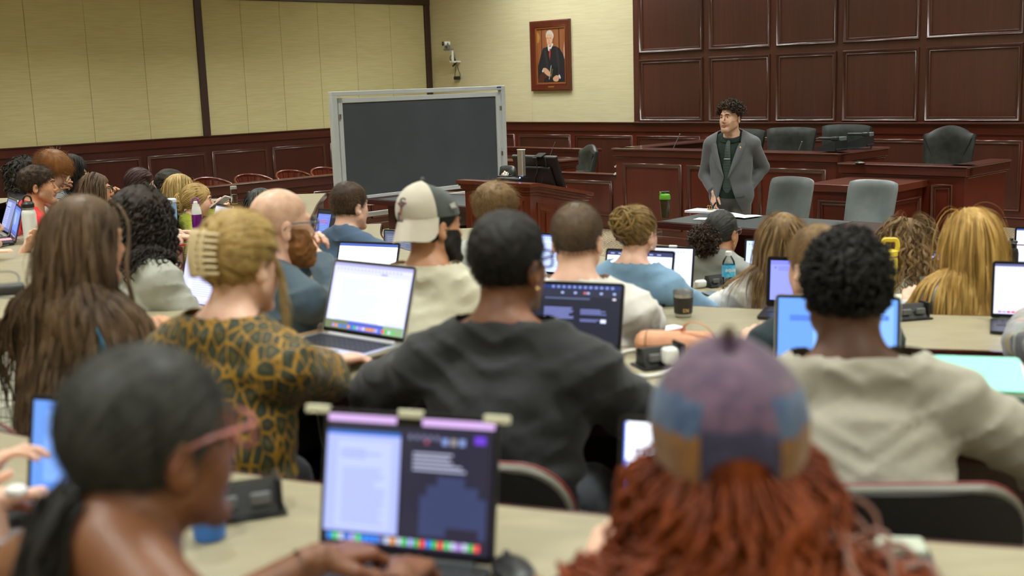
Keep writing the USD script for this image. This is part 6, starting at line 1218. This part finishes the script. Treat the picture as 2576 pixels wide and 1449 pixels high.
phone('phone in a bright red case on the left desk near the typing hands', (456, 617), .992, -62, .072, .15, plain('red_case', srgb(226, 52, 48), .45), plain('phone_back', srgb(88, 60, 58), .4))
phone('phone with a lit screen lying beside the water bottle', (1796, 744), .882, 14, .072, .15, BLKSHELL, glow('phone_light', srgb(150, 168, 176), .55))
phone('phone with a pink edge by the elbow of the man in white', (1672, 832), .992, -58, .075, .155, plain('pink_case', srgb(220, 130, 140), .45), PAPER)
p = atY(553, 508, 8.0); t = thing('phone', 'pink phone held up by the woman in lime green', 'phone', p); T = frame4((0, 0, 0), (.30, .75, -.2), (.82, -.1, .52))
for nm, m, mm in (('case', prism(rrect(-.037, -.075, .037, .075, .01), 0, .009), plain('rose_case', srgb(214, 184, 192), .4)), ('lens_bump', prism(rrect(.004, .04, .032, .07, .006), -.002, .0), BLACK_PLASTIC), ('display', prism(rrect(-.034, -.072, .034, .072, .008), .009, .0095), plain('pale_display', srgb(150, 150, 168), .2))): m.apply_transform(T); part(t, nm, m, mm)
p = atZ(2566, 690, .882); t = thing('phone', 'phone in a dusty red case standing at the right edge', 'phone', p, -20, rx=75); part(t, 'case', prism(rrect(-.038, 0, .038, .155, .01), 0, .01), plain('dusty_red', srgb(150, 66, 70), .45)); part(t, 'display', prism(rrect(-.033, .006, .033, .149, .008), .01, .0105), scr((200, 206, 240)))
t, _ = put('water_bottle', 'clear glass flask with water standing on the far left desk', 'bottle', (590, 513), .992)
part(t, 'glass', lathe([(.0, .001), (.026, .001), (.0285, .006), (.0285, .125), (.024, .132)]), glassy('flask_glass', (.96, 1, .99), .02, 1.2)); part(t, 'screw_cap', lathe([(.0275, .128), (.0285, .13), (.0285, .15), (.026, .153)]), plain('frosted_cap', srgb(168, 164, 160), .3)); part(t, 'water', lathe([(.0255, .004), (.0265, .01), (.0265, .083), (0, .083)]), glassy('water', (.92, .97, .95), .02, 1.2))
t, _ = put('shaker_bottle', 'smoky shaker bottle with a green lid on the counsel table', 'bottle', (1673, 548), .753, 10)
part(t, 'shaker_cup', lathe([(.030, 0), (.033, .004), (.040, .10), (.044, .165)]), plain('smoky_plastic', srgb(92, 80, 52), .15, transmission_weight=.55)); part(t, 'contents', lathe([(.027, .006), (.036, .10), (.0385, .13), (0, .13)]), plain('brown_drink', srgb(70, 56, 34), .3)); GREEN_ = plain('lime_lid', srgb(98, 168, 44), .35)
part(t, 'lid', lathe([(.046, .16), (.048, .166), (.048, .186), (.044, .20), (.036, .206)]), GREEN_); part(t, 'spout', lathe([(.014, .2), (.013, .222), (.01, .224)], 16), GREEN_); part(t, 'flip_cap', pill((-.03, -.016, .216), (.042, .016, .229), .006), plain('dark_flip', srgb(38, 46, 40), .4)); part(t, 'cap_arm', pill((-.046, -.012, .195), (-.034, .012, .228), .005), GREEN_)
t, p = put('paper_stack', 'stack of papers held by a binder clip on the counsel table', 'papers', (1772, 533), .753, -40)
for k in range(6): part(t, 'sheet', box(-.14, .14, -.108, .108, .003*k, .003*k+.0028, 0) if k % 2 else mv(box(-.14, .14, -.108, .108, .003*k, .003*k+.0028, 0), rz=2.5), PAPER, False)
part(t, 'binder_clip', [prism([(.03, .0), (.075, .0), (.075, .03), (.03, .03)], .016, .028), *[tube(smoothline([(.04+.02*q, .0, .028), (.035+.02*q, -.01, .05), (.045+.02*q, -.012, .062), (.055+.02*q, -.01, .05), (.052+.02*q, .0, .028)], 14), .0016, 6) for q in (0, 1)]], plain('clip_metal', srgb(200, 180, 120), .3, metallic=.8))
for lab, px, rz_, s_ in (('open white booklet lying at the right of the binder-clipped papers', (1852, 545), -55, .15), ('loose white sheet nearest the audience on the counsel table', (1788, 552), -30, .1)):
    t, p = put('papers', lab, 'papers', px, .753, rz_); g = np.stack(np.meshgrid(np.linspace(-1, 1, 13), np.linspace(-1, 1, 5), indexing='ij'), -1); part(t, 'sheet', sheet(np.stack([g[..., 0]*s_*1.3, g[..., 1]*s_*.72, .004+.010*np.abs(np.sin(g[..., 0]*2.2))*(s_ > .12)], -1), .002), PAPER, True)
t, _ = put('water_bottle', 'clear plastic water bottle with a bright blue label', 'bottle', (1833, 741), .882, 0)
CLEAR = mat('bottle_clear', {'f': ('fresnel', {'IOR': 1.35}), 'a': ('transparent_bsdf', {'color': (.93, .95, .95)}), 'b': ('glossy_bsdf', {'roughness': .06}), 'm': ('mix_closure', {})}, [('f.fac', 'm.fac'), ('a.BSDF', 'm.closure1'), ('b.BSDF', 'm.closure2')], 'm.closure')
part(t, 'bottle_body', lathe([(.022, .002), (.031, .004), (.0325, .016), (.030, .03), (.0325, .045), (.030, .066), (.0325, .085), (.0325, .15), (.029, .167), (.018, .186), (.0135, .192), (.0135, .2)], 32), CLEAR, True); part(t, 'label', lathe([(.0330, .092), (.0332, .094), (.0332, .148), (.0330, .15)], 32, False), mottled('blue_label_film', srgb(40, 160, 214), srgb(96, 196, 232), .3, (60, 60, 60), 0, detail=2), True); part(t, 'cap', lathe([(.0152, .196), (.0155, .198), (.0155, .214), (.013, .216)]), WHITE_PLASTIC)
part(t, 'label_print', [mv(text3('aqua', .016, frame4((0, 0, 0), (1, 0, 0), (0, 0, 1)), True, .0008), (.002, -.0338, .124))], WHITE_PLASTIC)
t, _ = put('earbud_case', 'white earbud case beside the black steel mug', 'case', (1762, 724), .882, 20); part(t, 'case', pill((-.033, -.018, 0), (.033, .018, .042), .016), WHITE_PLASTIC); part(t, 'lid_seam', mv(prism(rrect(-.0332, -.0182, .0332, .0182, .016).difference(rrect(-.0326, -.0176, .0326, .0176, .016)), .028, .029)), plain('seam_grey', srgb(170, 170, 170), .5))
def powerbox(label, px, z, rz):
    t, p = put('power_outlet', label, 'power outlet', px, z, rz); part(t, 'base_plate', prism(rrect(-.075, -.05, .075, .05, .008), 0, .004), BLACK_PLASTIC)
    part(t, 'pop_up', trimesh.convex.convex_hull(np.array([(-.06, -.03, .004), (.06, -.03, .004), (.06, .04, .004), (-.06, .04, .004), (-.06, .03, .052), (.06, .03, .052), (.06, .0, .055), (-.06, .0, .055)])), BLACK_PLASTIC); [part(t, 'socket', box(x-.018, x+.018, -.034, -.022, .02, .042, .002), plain('socket_grey', srgb(96, 98, 98), .4)) for x in (-.03, .03)]; part(t, 'lid_flap', box(.062, .07, -.03, .04, .004, .062, .002), BLACK_PLASTIC); return t
powerbox('black pop-up power outlet behind the water bottle', (1806, 718), .882, 25); powerbox('black pop-up power outlet beside the neck of the man in grey', (2288, 800), .992, 12); powerbox('black pop-up power outlet on the nearest desk, below the foreground face', (612, 1288), 1.182, 20); powerbox('black pop-up power outlet beside the peach bag', (1660, 918), 1.112, 20)
t, _ = put('mug', 'black steel mug with a clear lid on the third desk', 'mug', (1719, 795), .992, -20)
part(t, 'mug_body', lathe([(.034, .012), (.037, .016), (.040, .075), (.040, .080)]), mottled('powder_black', srgb(36, 32, 30), srgb(46, 42, 38), .5, (200,)*3)); part(t, 'foot_ring', lathe([(.032, 0), (.0345, .003), (.035, .014)]), STEEL); part(t, 'rim', lathe([(.040, .08), (.0405, .083), (.0405, .096)]), STEEL); part(t, 'lid', lathe([(.041, .095), (.042, .098), (.040, .106), (.0, .106)]), glassy('mug_lid', (.9, .9, .88), .05)); part(t, 'lettering', mv(text3('EN', .014, frame4((0, 0, 0), (1, 0, 0), (0, 0, 1)), True, .0012), (.018, -.0362, .030), rz=26), GOLD)
t, _ = put('water_bottle', 'yellow insulated bottle with a square carry lid behind the man in grey', 'bottle', (2236, 744), .882, -12); YEL = plain('canary', srgb(226, 200, 66), .45)
part(t, 'bottle_body', lathe([(.034, .008), (.037, .01), (.037, .175), (.034, .187)]), YEL); part(t, 'foot_ring', lathe([(.033, 0), (.036, .003), (.0365, .009)]), STEEL); part(t, 'neck_ring', lathe([(.033, .186), (.033, .194)]), STEEL); part(t, 'lid', lathe([(.036, .194), (.037, .197), (.037, .218), (.033, .222)]), YEL)
P = smoothline([(-.031, 0, .215), (-.033, 0, .255), (-.028, 0, .268), (0, 0, .271), (.028, 0, .268), (.033, 0, .255), (.031, 0, .215)], 30); part(t, 'carry_handle', tube(P, .0075, 10, flat=1.5), YEL)
part(t, 'lettering', mv(text3('YETI', .011, frame4((0, 0, 0), (1, 0, 0), (0, 0, 1)), False, .0012), (.008, -.0372, .028)), plain('etched_print', srgb(150, 130, 50), .5)); part(t, 'print_frame', [box(-.013+.0, .029, -.0376, -.0366, z0, z0+.0012, 0) for z0 in (.018, .037)]+[box(x, x+.0012, -.0376, -.0366, .018, .037, 0) for x in (-.013, .028)], plain('etched_print', srgb(150, 130, 50), .5))
t, _ = put('water_bottle', 'black flask with a looped straw lid at the right edge', 'bottle', (2540, 700), .882, 0); part(t, 'bottle_body', lathe([(.034, 0), (.037, .004), (.037, .13), (.033, .15), (.026, .158)]), BLACK_PLASTIC); part(t, 'lid', lathe([(.027, .157), (.027, .182), (.022, .186)]), BLACK_PLASTIC); part(t, 'lid_top', box(-.03, .03, -.012, .012, .18, .194, .004), BLACK_PLASTIC); part(t, 'spout', lathe([(.010, .19), (.010, .206)]), BLACK_PLASTIC); part(t, 'ring', mv(trimesh.creation.torus(.015, .003, 20, 8), (-.008, -.03, .168), rx=80), BLACK_PLASTIC)
t, _ = put('notebook', 'open notebook with cream pages beside the yellow bottle', 'book', (2278, 752), .882, 25)
g = np.stack(np.meshgrid(np.linspace(-1, 1, 17), np.linspace(-1, 1, 5), indexing='ij'), -1); part(t, 'pages', sheet(np.stack([g[..., 0]*.125, g[..., 1]*.09, .010+.014*np.abs(np.sin(g[..., 0]*math.pi*.9))], -1), .008), plain('cream_page', srgb(228, 222, 202), .8), True); part(t, 'cover', box(-.13, .13, -.095, .095, 0, .004, .001), plain('maroon_cover', srgb(110, 60, 56), .5))
t, _ = put('tablet_folio', 'mint green tablet folio propped on a black case on the right desk', 'tablet case', (2445, 1016), 1.112, -16); part(t, 'stand', pill((-.15, -.06, 0), (.12, .16, .035), .012), BLACK_PLASTIC); MINT = plain('mint_cover', srgb(134, 220, 198), .45)
T = trimesh.transformations.rotation_matrix(math.radians(16), (1, 0, 0)); T[:3, 3] = (0, -.06, .045)
for nm, m, mm in (('cover', prism(rrect(-.17, 0, .12, .17, .012), 0, .008), MINT), ('pages', prism(rrect(-.165, .004, .126, .166, .01), -.012, 0), WHITE_PLASTIC), ('back_cover', prism(rrect(-.17, 0, .12, .17, .012), -.02, -.012), plain('teal_spine', srgb(60, 170, 146), .45))): m.apply_transform(T); part(t, nm, m, mm)
t, _ = put('handbag', 'peach leather roll bag on the fourth desk', 'handbag', (1690, 893), 1.112, -16); PEACH = mottled('peach_leather', srgb(206, 142, 104), srgb(216, 156, 118), .45, (20,)*3, .2, (300,)*3)
part(t, 'bag_body', mv(pill((-.115, -.04, 0), (.14, .045, .075), .036)), PEACH, True); part(t, 'end_seam', mv(tube([(-.075, .043*math.cos(a), .038+.0385*math.sin(a)) for a in np.linspace(0, 6.283, 25)], .0016, 6, False)), plain('stitch', srgb(120, 76, 52), .6)); part(t, 'embossing', mv(text3('bag', .008, frame4((0, 0, 0), (1, 0, 0), (0, 0, 1)), False, .0008), (.03, -.0408, .05)), plain('stitch', srgb(120, 76, 52), .6)) if False else None
part(t, 'strap', tube(smoothline([(.03, .0, .075), (.06, -.03, .11), (.11, -.04, .10), (.135, -.02, .06)], 16), .005, 8, flat=.4), PEACH)
t, _ = put('charger', 'white wall charger plugged in beside the peach bag', 'charger', (1684, 925), 1.112, 20); part(t, 'charger_block', pill((-.022, -.02, .012), (.024, .02, .062), .012), WHITE_PLASTIC)
pts = smoothline([atZ(1690, 925, 1.125)+[0, 0, .0], atZ(1670, 936, 1.12), atZ(1625, 946, 1.117), atZ(1582, 936, 1.117), atZ(1563, 905, 1.117), atZ(1575, 884, 1.117), atZ(1612, 880, 1.117)], 50); single('charging_cable', tube(pts, .0052, 8), WHITE_PLASTIC, 'white charging cable looping over the fourth desk', 'cable')
p = atZ(22, 619, 1.113); q = atZ(-8, 626, 1.113); single('pen', tube([p+[0, 0, .006], p*.5+q*.5+[0, 0, .006], q+[0, 0, .006]], [.0045, .0055, .004], 8), BLACK_PLASTIC, 'black ballpoint pen on the left desk beside the white bottle', 'pen')
p = atZ(18, 603, 1.127); single('sticky_pad', mv(box(-.06, .06, -.05, .05, 0, .004, .001), rz=25), plain('pink_pad', srgb(232, 160, 168), .7), 'pink pad under the hand at the left edge', 'note pad', p)
# left edge: jacket with a charger and cables on it
base = atY(8, 800, 3.55); jz = TIER['D']
t = thing('jacket', 'cream plaid jacket over a seat at the left edge', 'jacket', (base[0]-.1, base[1], jz), 20)
ff = lambda p: smin(ell(p, (0, 0, .52), (.30, .26, .16)), ell(p, (-.02, .1, .66), (.26, .18, .1)), .08)+.03*noise3(p, (7, 7, 7), 4, 3)
part(t, 'jacket_cloth', nets(ff, (-.4, -.4, .3), (.4, .4, .9), .012), F_['creamplaid'], True); part(t, 'seat_box', box(-.25, .25, -.22, .22, 0, .42, .02), BLACK_PLASTIC)
cp_ = atY(18, 735, 3.5); cp_[2] = base[2]*0+1.95-(735-252)/2900*3.5
t = thing('power_adapter', 'dark power adapter with looped grey cables on the plaid jacket', 'adapter', cp_, 20); part(t, 'brick', pill((-.06, -.03, -.015), (.05, .03, .02), .01), plain('adapter_grey', srgb(66, 68, 66), .5))
part(t, 'cable', [tube(smoothline([(-.09, .0, .0), (-.08, .02, .04), (-.02, .03, .055), (.035, .02, .04), (.03, 0, .01), (-.02, -.02, .015)], 40), .0028, 7), tube(smoothline([(-.1, .01, .01), (-.07, .02, .05), (-.035, .02, .03), (-.05, 0, 0)], 24), .0028, 7), tube(smoothline([(.03, 0, .0), (.06, .0, -.02), (.02, -.03, -.02), (-.06, -.03, -.01)], 30), .0028, 7)], plain('grey_cable', srgb(120, 126, 122), .5))
# nearest desk, right: things around the laptop
t, _ = put('earbud_case', 'white case and cap on the nearest desk in front of the red curls', 'case', (2120, 1432), 1.182, 10); part(t, 'case', pill((-.05, -.03, 0), (.03, .02, .045), .014), WHITE_PLASTIC); part(t, 'card', mv(box(-.03, .04, -.02, .02, 0, .004, .001), (.055, .01, .02), ry=-20), plain('kraft_card', srgb(190, 170, 130), .7))
t, _ = put('pouch', 'dark pouch with a pale flap on the nearest desk at the lower right', 'pouch', (2225, 1430), 1.182, -10); part(t, 'pouch_body', pill((-.07, -.05, 0), (.07, .03, .035), .014), plain('pouch_navy', srgb(34, 36, 46), .5)); part(t, 'flap', pill((-.02, -.03, .03), (.06, .025, .046), .007), plain('pouch_flap', srgb(176, 184, 166), .5))
t, _ = put('mouse', 'black computer mouse at the bottom edge right of the dark laptop', 'mouse', (1292, 1462), 1.182, 20); part(t, 'mouse_shell', mv(trimesh.creation.icosphere(3, 1.), (0, 0, .016), s=(.032, .055, .020)), BLACK_PLASTIC, True); part(t, 'wheel', mv(lathe([(.006, -.004), (.006, .004)], 12), (0, .03, .034), ry=90), RUBBER)
t, _ = put('tumbler', 'small blue cup below the chin of the foreground woman', 'cup', (528, 1352), 1.182); part(t, 'cup_body', lathe([(.026, 0), (.028, .004), (.033, .085), (.031, .085), (.027, .01), (0, .01)]), plain('cup_blue', srgb(50, 110, 190), .4)); part(t, 'cup_rim', lathe([(.0325, .084), (.0338, .087), (.0325, .09)]), plain('cup_blue', srgb(50, 110, 190), .4))
E_ = atZ(40, 1235, 1.27); t = thing('ring_box', 'small white pebble-shaped case in the hand at the left edge', 'case', E_, 0); part(t, 'shell', mv(trimesh.creation.icosphere(2, 1.), s=(.02, .016, .012)), WHITE_PLASTIC, True); part(t, 'seam', mv(trimesh.creation.torus(.0185, .0012, 20, 6), s=(1.06, .86, 1)), STEEL)
# backpack under the counsel table
p = atZ(1868, 640, .0); t = thing('backpack', 'black backpack on the carpet under the counsel table', 'backpack', R2W(-5.25, 7.35, 0), RZ+10); part(t, 'pack', nets(lambda p: smin(ell(p, (0, 0, .22), (.17, .12, .23)), ell(p, (0, -.1, .14), (.13, .07, .12)), .04)+.012*noise3(p, (9, 9, 9), 2, 2), (-.25, -.25, -.02), (.25, .2, .5), .014), plain('pack_nylon', srgb(30, 30, 34), .6), True); part(t, 'strap', [tube(smoothline([(q*.08, .1, .42), (q*.1, .17, .3), (q*.1, .12, .08)], 12), .016, 8, flat=.35) for q in (-1, 1)], BLACK_PLASTIC)

# ================================================================ on the lectern, benches and walls
t = thing('monitor', 'black computer monitor seen from behind on the lectern', 'monitor', R2W(-7.13, 7.48, 1.03), RZ, rx=22)
part(t, 'housing', box(-.27, .27, -.02, .012, -.06, .285, .006), BLACK_PLASTIC); part(t, 'back_bulge', pill((-.19, -.045, .0), (.19, -.012, .2), .02), BLACK_PLASTIC); part(t, 'rim', box(-.272, .272, -.012, .014, .278, .288, .003), plain('rim_grey', srgb(84, 90, 90), .4)); part(t, 'panel', box(-.262, .262, .012, .0135, -.05, .277, 0), BEZ)
part(t, 'badge', [mv(trimesh.creation.torus(.022, .002, 28, 8), (0, -.046, .16), rx=90), text3('DELL', .010, frame4((0, -.0455, .16), (1, 0, 0), (0, 0, 1)), True, .001)], plain('badge_tan', srgb(150, 140, 112), .4, metallic=.5))
part(t, 'webcam', [pill((.04, -.05, .288), (.13, .03, .306), .008), mv(pill((.03, -.065, .255), (.085, -.035, .30), .008), rz=0)], BLACK_PLASTIC); part(t, 'cable', [tube(smoothline([(.06, -.05, .26), (.04, -.06, .16), (-.02, -.06, .08), (-.03, -.05, -.05)], 24), .004, 7), tube(smoothline([(.15, -.02, .28), (.14, -.03, .2), (.08, -.05, .1), (.0, -.05, -.05)], 24), .004, 7)], plain('cable_grey', srgb(70, 72, 70), .5))
t = thing('document_camera', 'silver document camera post with a blue light on the lectern', 'camera', R2W(-7.12, 7.2, 1.07), RZ); part(t, 'post', box(-.03, .035, -.022, .022, .06, .29, .006), ALU, label='silver post'); part(t, 'post_cap', box(-.031, .036, -.023, .023, .288, .294, .002), WHITE_PLASTIC); part(t, 'foot', box(-.25, .03, -.07, .06, .0, .045, .006), BLACK_PLASTIC); part(t, 'control_head', mv(trimesh.creation.icosphere(2, .022), (.02, -.02, .05)), plain('navy_plastic', srgb(26, 34, 74), .3)); part(t, 'power_light', mv(trimesh.creation.icosphere(1, .007), (.02, -.043, .05)), emit('blue_led', (.12, .3, 1.), 6.))
t = thing('touch_controller', 'small domed chrome controller with a red light beside the document camera', 'controller', R2W(-7.36, 7.24, 1.095), RZ); part(t, 'base_box', box(-.06, .06, -.05, .05, -.03, .03, .004), BLACK_PLASTIC); part(t, 'dome', mv(trimesh.creation.icosphere(3, 1.), (.0, 0, .03), s=(.045, .045, .032)), CHROME, True); part(t, 'red_light', mv(trimesh.creation.icosphere(1, .008), (.0, -.01, .064)), emit('red_led', (1, .08, .04), 8.))
def goose(label, a, b, r=.004): single('microphone', [tube(smoothline([a, a*.6+b*.4+np.array([0, 0, .0]), b], 16), r, 8), mv(trimesh.creation.icosphere(1, r*1.8), b)], plain('mic_metal', srgb(120, 122, 116), .35, metallic=.6), label, 'microphone')
goose('long gooseneck microphone on the reporter counter', R2W(-10.9, 11.55, .87), atY(1396, 358, float(R2W(-10.9, 11.55)[1]))) 
b0 = R2W(-8.55, 10.95, 1.12); goose('gooseneck microphone at the left end of the judges bench', atY(1693, 375, float(b0[1])), atY(1710, 338, float(b0[1])), .005)
b0 = R2W(-7.2, 11.0, 1.0); goose('short gooseneck microphone between the right-hand judge chairs', atY(2009, 378, float(b0[1])), atY(2017, 357, float(b0[1])), .005)
def deskphone(label, x, y, z, rz, s=1.):
    t = thing('desk_telephone', label, 'telephone', R2W(x, y, z), RZ+rz); B = plain('phone_charcoal', srgb(40, 44, 46), .4)
    m = trimesh.convex.convex_hull(np.array([(-.11, -.1, 0), (.11, -.1, 0), (.11, .1, 0), (-.11, .1, 0), (-.11, -.1, .10), (.11, -.1, .10), (.11, .1, .03), (-.11, .1, .03)])*s); part(t, 'phone_base', m, B); part(t, 'handset', [mv(pill((-.11, -.10, .105), (-.05, .09, .13), .012), s=s), mv(pill((-.115, -.11, .095), (-.045, -.05, .135), .014), s=s)], B)
    part(t, 'phone_display', mv(box(-.02, .09, -.105, -.06, .09, .128, .004), s=s), plain('phone_screen', srgb(104, 116, 118), .3)); part(t, 'foot', mv(box(-.09, .09, -.11, -.08, -.0, .02, .004), s=s), B)
    cc = np.linspace(0, 1, 120); part(t, 'coiled_cord', [tube(np.stack([.09+q*.03+.006*np.cos(cc*150), -.09+.006*np.sin(cc*150)+.0*cc, .03-.2*cc], 1), .0022, 5) for q in (0, 1)], BLACK_PLASTIC, kind='stuff'); part(t, 'cable', tube(smoothline([(.06, -.08, .01), (.11, -.1, -.05), (.13, -.1, -.16)], 12), .004, 6), plain('grey_lead', srgb(150, 150, 150), .5)); return t
deskphone('front grey desk telephone on the corner of the judges bench', -6.33, 11.1, 1.12, 88, 1.12); deskphone('rear desk telephone with a raised display on the corner of the judges bench', -6.18, 11.42, 1.15, 100, 1.12)
single('hand_bell', [lathe([(.05, 0), (.052, .008), (.035, .016), (.0, .02)]), mv(box(-.03, .01, -.012, .012, .016, .024, .003))], mottled('black_gold', srgb(26, 25, 24), srgb(120, 100, 50), .4, (26,)*3, lo=.5, hi=.7), 'small black and gold object on the ledge of the witness stand', 'object', R2W(-5.72, 10.58, 1.036), RZ)
for k, (px, py, lab) in enumerate(((1549, 437, 'small white hook at the left end of the judges bench, near the partition top'), (1551, 418, 'small white hook higher on the left end of the judges bench'))):
    d = ray(px, py); tt = (-9.06-CAM@ex)/(d@ex); p = CAM+d*tt; single('hook', [mv(pill((-.012, -.012, -.014), (.012, .012, .014), .008)), tube([(0, 0, -.01), (-.02, -.005, -.014), (-.028, -.005, .002)], .005, 6)], WHITE_PLASTIC, lab, 'hook', p, RZ)
# portrait in its frame
pt = thing('portrait_painting', 'framed painted portrait of a seated white-haired man in a black robe', 'painting', R2W(0, YB-.012), RZ); Fp = face_y(0)
u0, u1, v0, v1 = -13.66, -12.775, 1.778, 2.915
part(pt, 'frame', moulding(Fp, u0, u1, v0, v1, ((0, 0), (0, .05), (.02, .06), (.09, .035), (.105, .04), (.115, .03), (.118, .012))), wood('frame_mahogany', srgb(70, 24, 16), srgb(104, 38, 24), .25)); part(pt, 'gilt_liner', moulding(Fp, u0+.115, u1-.115, v0+.115, v1-.115, ((0, 0), (0, .028), (.012, .03), (.018, .012))), plain('gilt', srgb(180, 112, 52), .4, metallic=.5))
part(pt, 'name_plate', fbox(Fp, -13.27, -13.14, v0+.025, v0+.075, .03, .048, .002), BRASS)
px_ = lambda x: u0+.12+(u1-u0-.24)*x; pv = lambda y: v0+.12+(v1-v0-.24)*y
def paint(nm, pts, col, k, rough=.5, sm=0):
    P = np.array(pts, float)
    if sm: P = smoothline(P, sm, True)[:-1]
    m = prism(Polygon(np.stack([px_(P[:, 0]), pv(P[:, 1])], 1)).buffer(0), 0, .0015); v = m.vertices
    part(pt, nm, TM(Fp(v[:, 0], v[:, 1], v[:, 2]+.008+.0016*k), m.faces), plain('paint_%02x%02x%02x' % col, srgb(*col), rough), False)
part(pt, 'canvas', fbox(Fp, px_(-.02), px_(1.02), pv(-.02), pv(1.02), 0, .008, 0), wood('painted_panelling', srgb(110, 62, 36), srgb(168, 100, 58), .5))
paint('painted_curtain', [(.14, 0), (.17, 0), (.19, 1), (.16, 1)], (92, 46, 28), 0); paint('painted_curtain', [(.76, .3), (.8, .3), (.8, 1), (.76, 1)], (86, 44, 30), 0); paint('painted_emblem', [(0, .93), (.07, .91), (.11, .84), (.09, .77), (.02, .735), (0, .735)], (176, 128, 62), 0, sm=24); paint('painted_flag', [(.93, .35), (1, .3), (1, .62), (.96, .75), (.93, .6)], (206, 176, 168), 0)
paint('painted_robe', [(.0, .12), (.03, .32), (.14, .52), (.22, .64), (.38, .665), (.5, .665), (.66, .665), (.8, .62), (.92, .5), (1, .35), (1, .0), (.1, 0)], (30, 31, 38), 1); paint('painted_robe_fold', [(.24, .62), (.34, .3), (.36, .1), (.4, .1), (.38, .4), (.3, .64)], (44, 45, 54), 2); paint('painted_robe_fold', [(.66, .64), (.72, .3), (.70, .1), (.76, .1), (.8, .35), (.74, .62)], (42, 43, 52), 2)
paint('painted_collar', [(.385, .69), (.40, .6), (.45, .57), (.5, .62), (.58, .7), (.56, .72), (.42, .72)], (222, 222, 226), 2); paint('painted_tie', [(.45, .62), (.49, .63), (.485, .54), (.455, .42), (.425, .52)], (176, 52, 48), 3)
paint('painted_neck', [(.40, .72), (.44, .655), (.50, .655), (.55, .74)], (190, 132, 100), 3); paint('painted_face', [(.355, .84), (.36, .78), (.38, .71), (.44, .675), (.5, .69), (.55, .74), (.575, .8), (.57, .86), (.5, .9), (.4, .9)], (214, 166, 136), 4, sm=30); paint('painted_hair', [(.345, .83), (.35, .9), (.40, .945), (.5, .955), (.58, .91), (.61, .84), (.58, .8), (.555, .86), (.48, .885), (.40, .885), (.37, .86)], (196, 194, 184), 5, sm=36)
for x in (.405, .495): paint('painted_eye', [(x-.022, .815), (x, .822), (x+.022, .815), (x, .808)], (70, 52, 46), 5)
paint('painted_nose', [(.44, .81), (.455, .76), (.435, .755)], (180, 126, 100), 5); paint('painted_mouth', [(.41, .728), (.45, .733), (.49, .728), (.45, .722)], (160, 92, 80), 5)
paint('painted_book', [(.42, .07), (.5, .32), (.72, .29), (.66, .05)], (20, 22, 24), 3); paint('painted_book_edge', [(.405, .075), (.425, .07), (.51, .325), (.49, .325)], (190, 186, 176), 4); paint('painted_hand', [(.22, .27), (.28, .285), (.38, .25), (.46, .18), (.47, .14), (.4, .13), (.3, .17), (.23, .22)], (206, 158, 128), 5, sm=26); paint('painted_cuff', [(.17, .22), (.22, .28), (.25, .28), (.21, .2)], (216, 216, 220), 4)
paint('painted_hand', [(.55, .08), (.6, .12), (.7, .14), (.76, .1), (.74, .05), (.64, .03), (.57, .05)], (206, 156, 126), 5, sm=26); paint('painted_cuff', [(.74, .14), (.78, .155), (.82, .1), (.79, .07)], (216, 216, 220), 4); paint('painted_armchair', [(.04, .0), (.08, .14), (.18, .2), (.3, .17), (.34, .1), (.27, .09), (.22, .0)], (74, 36, 28), 3, sm=26)
m = text3('LINCOLN', .022, frame4(np.array([0, 0, 0]), (.27, 0, 1.0), (-1, 0, .27)), False, .001); m.apply_translation((px_(.512), -.016, pv(.185))); part(pt, 'painted_lettering', m, plain('paint_gold', srgb(170, 150, 96), .5), False)
# wall camera with outlet and adapter
wc = thing('wall_camera', 'small white camera on a bracket with dangling cables on the back wall', 'camera', R2W(-15.56, YB-.012, 2.52), RZ)
part(wc, 'bracket', [box(-.02, .13, -.2, -.16, -.02, .01, .006), box(.10, .13, -.2, -.16, -.21, .01, .006), box(.05, .13, -.2, 0, -.21, -.18, .004)], WHITE_PLASTIC); part(wc, 'camera_base', box(-.06, .10, -.24, -.13, .01, .035, .006), plain('camera_grey', srgb(120, 122, 118), .4)); part(wc, 'yoke', [box(-.05, -.035, -.22, -.15, .03, .14, .004), box(.025, .04, -.22, -.15, .03, .14, .004)], plain('camera_grey', srgb(120, 122, 118), .4)); part(wc, 'camera_head', mv(lathe([(.035, -.05), (.042, -.04), (.042, .04), (.036, .05)], 20), (-.005, -.19, .125), rx=90, rz=-35), WHITE_PLASTIC); part(wc, 'lens', mv(lathe([(.03, 0), (.038, .006), (.036, .03), (.024, .032), (.0, .02)], 20), (-.045, -.235, .125), rx=90, rz=-35), BLACK_PLASTIC)
part(wc, 'outlet_plate', box(-.06, .02, -.008, 0, -.23, -.06, .003), plain('ivory_plate', srgb(196, 184, 140), .5)); part(wc, 'plug', pill((-.03, -.05, -.18), (.0, -.008, -.15), .008), BLACK_PLASTIC)
part(wc, 'cable', [tube(smoothline([(-.02, -.03, -.165), (-.10, -.04, -.16), (-.11, -.04, -.11), (-.04, -.05, -.08), (.03, -.06, -.12), (.07, -.06, -.20)], 40), .005, 7), tube(smoothline([(.06, -.05, -.24), (.03, -.05, -.35), (.01, -.05, -.46)], 16), .005, 7), tube(smoothline([(.08, -.05, -.24), (.12, -.05, -.36), (.15, -.05, -.44), (.13, -.05, -.47)], 16), .005, 7), tube([(.05, -.1, -.03), (.05, -.1, -.17)], .013, 8)], BLACK_PLASTIC); part(wc, 'cable_bundle', [tube([(-.01, -.07, -.27), (.06, -.09, -.24), (.13, -.1, -.20)], [.014, .018, .012], 8)], BLACK_PLASTIC); part(wc, 'power_adapter', pill((-.0, -.08, -.51), (.13, -.02, -.45), .014), BLACK_PLASTIC)
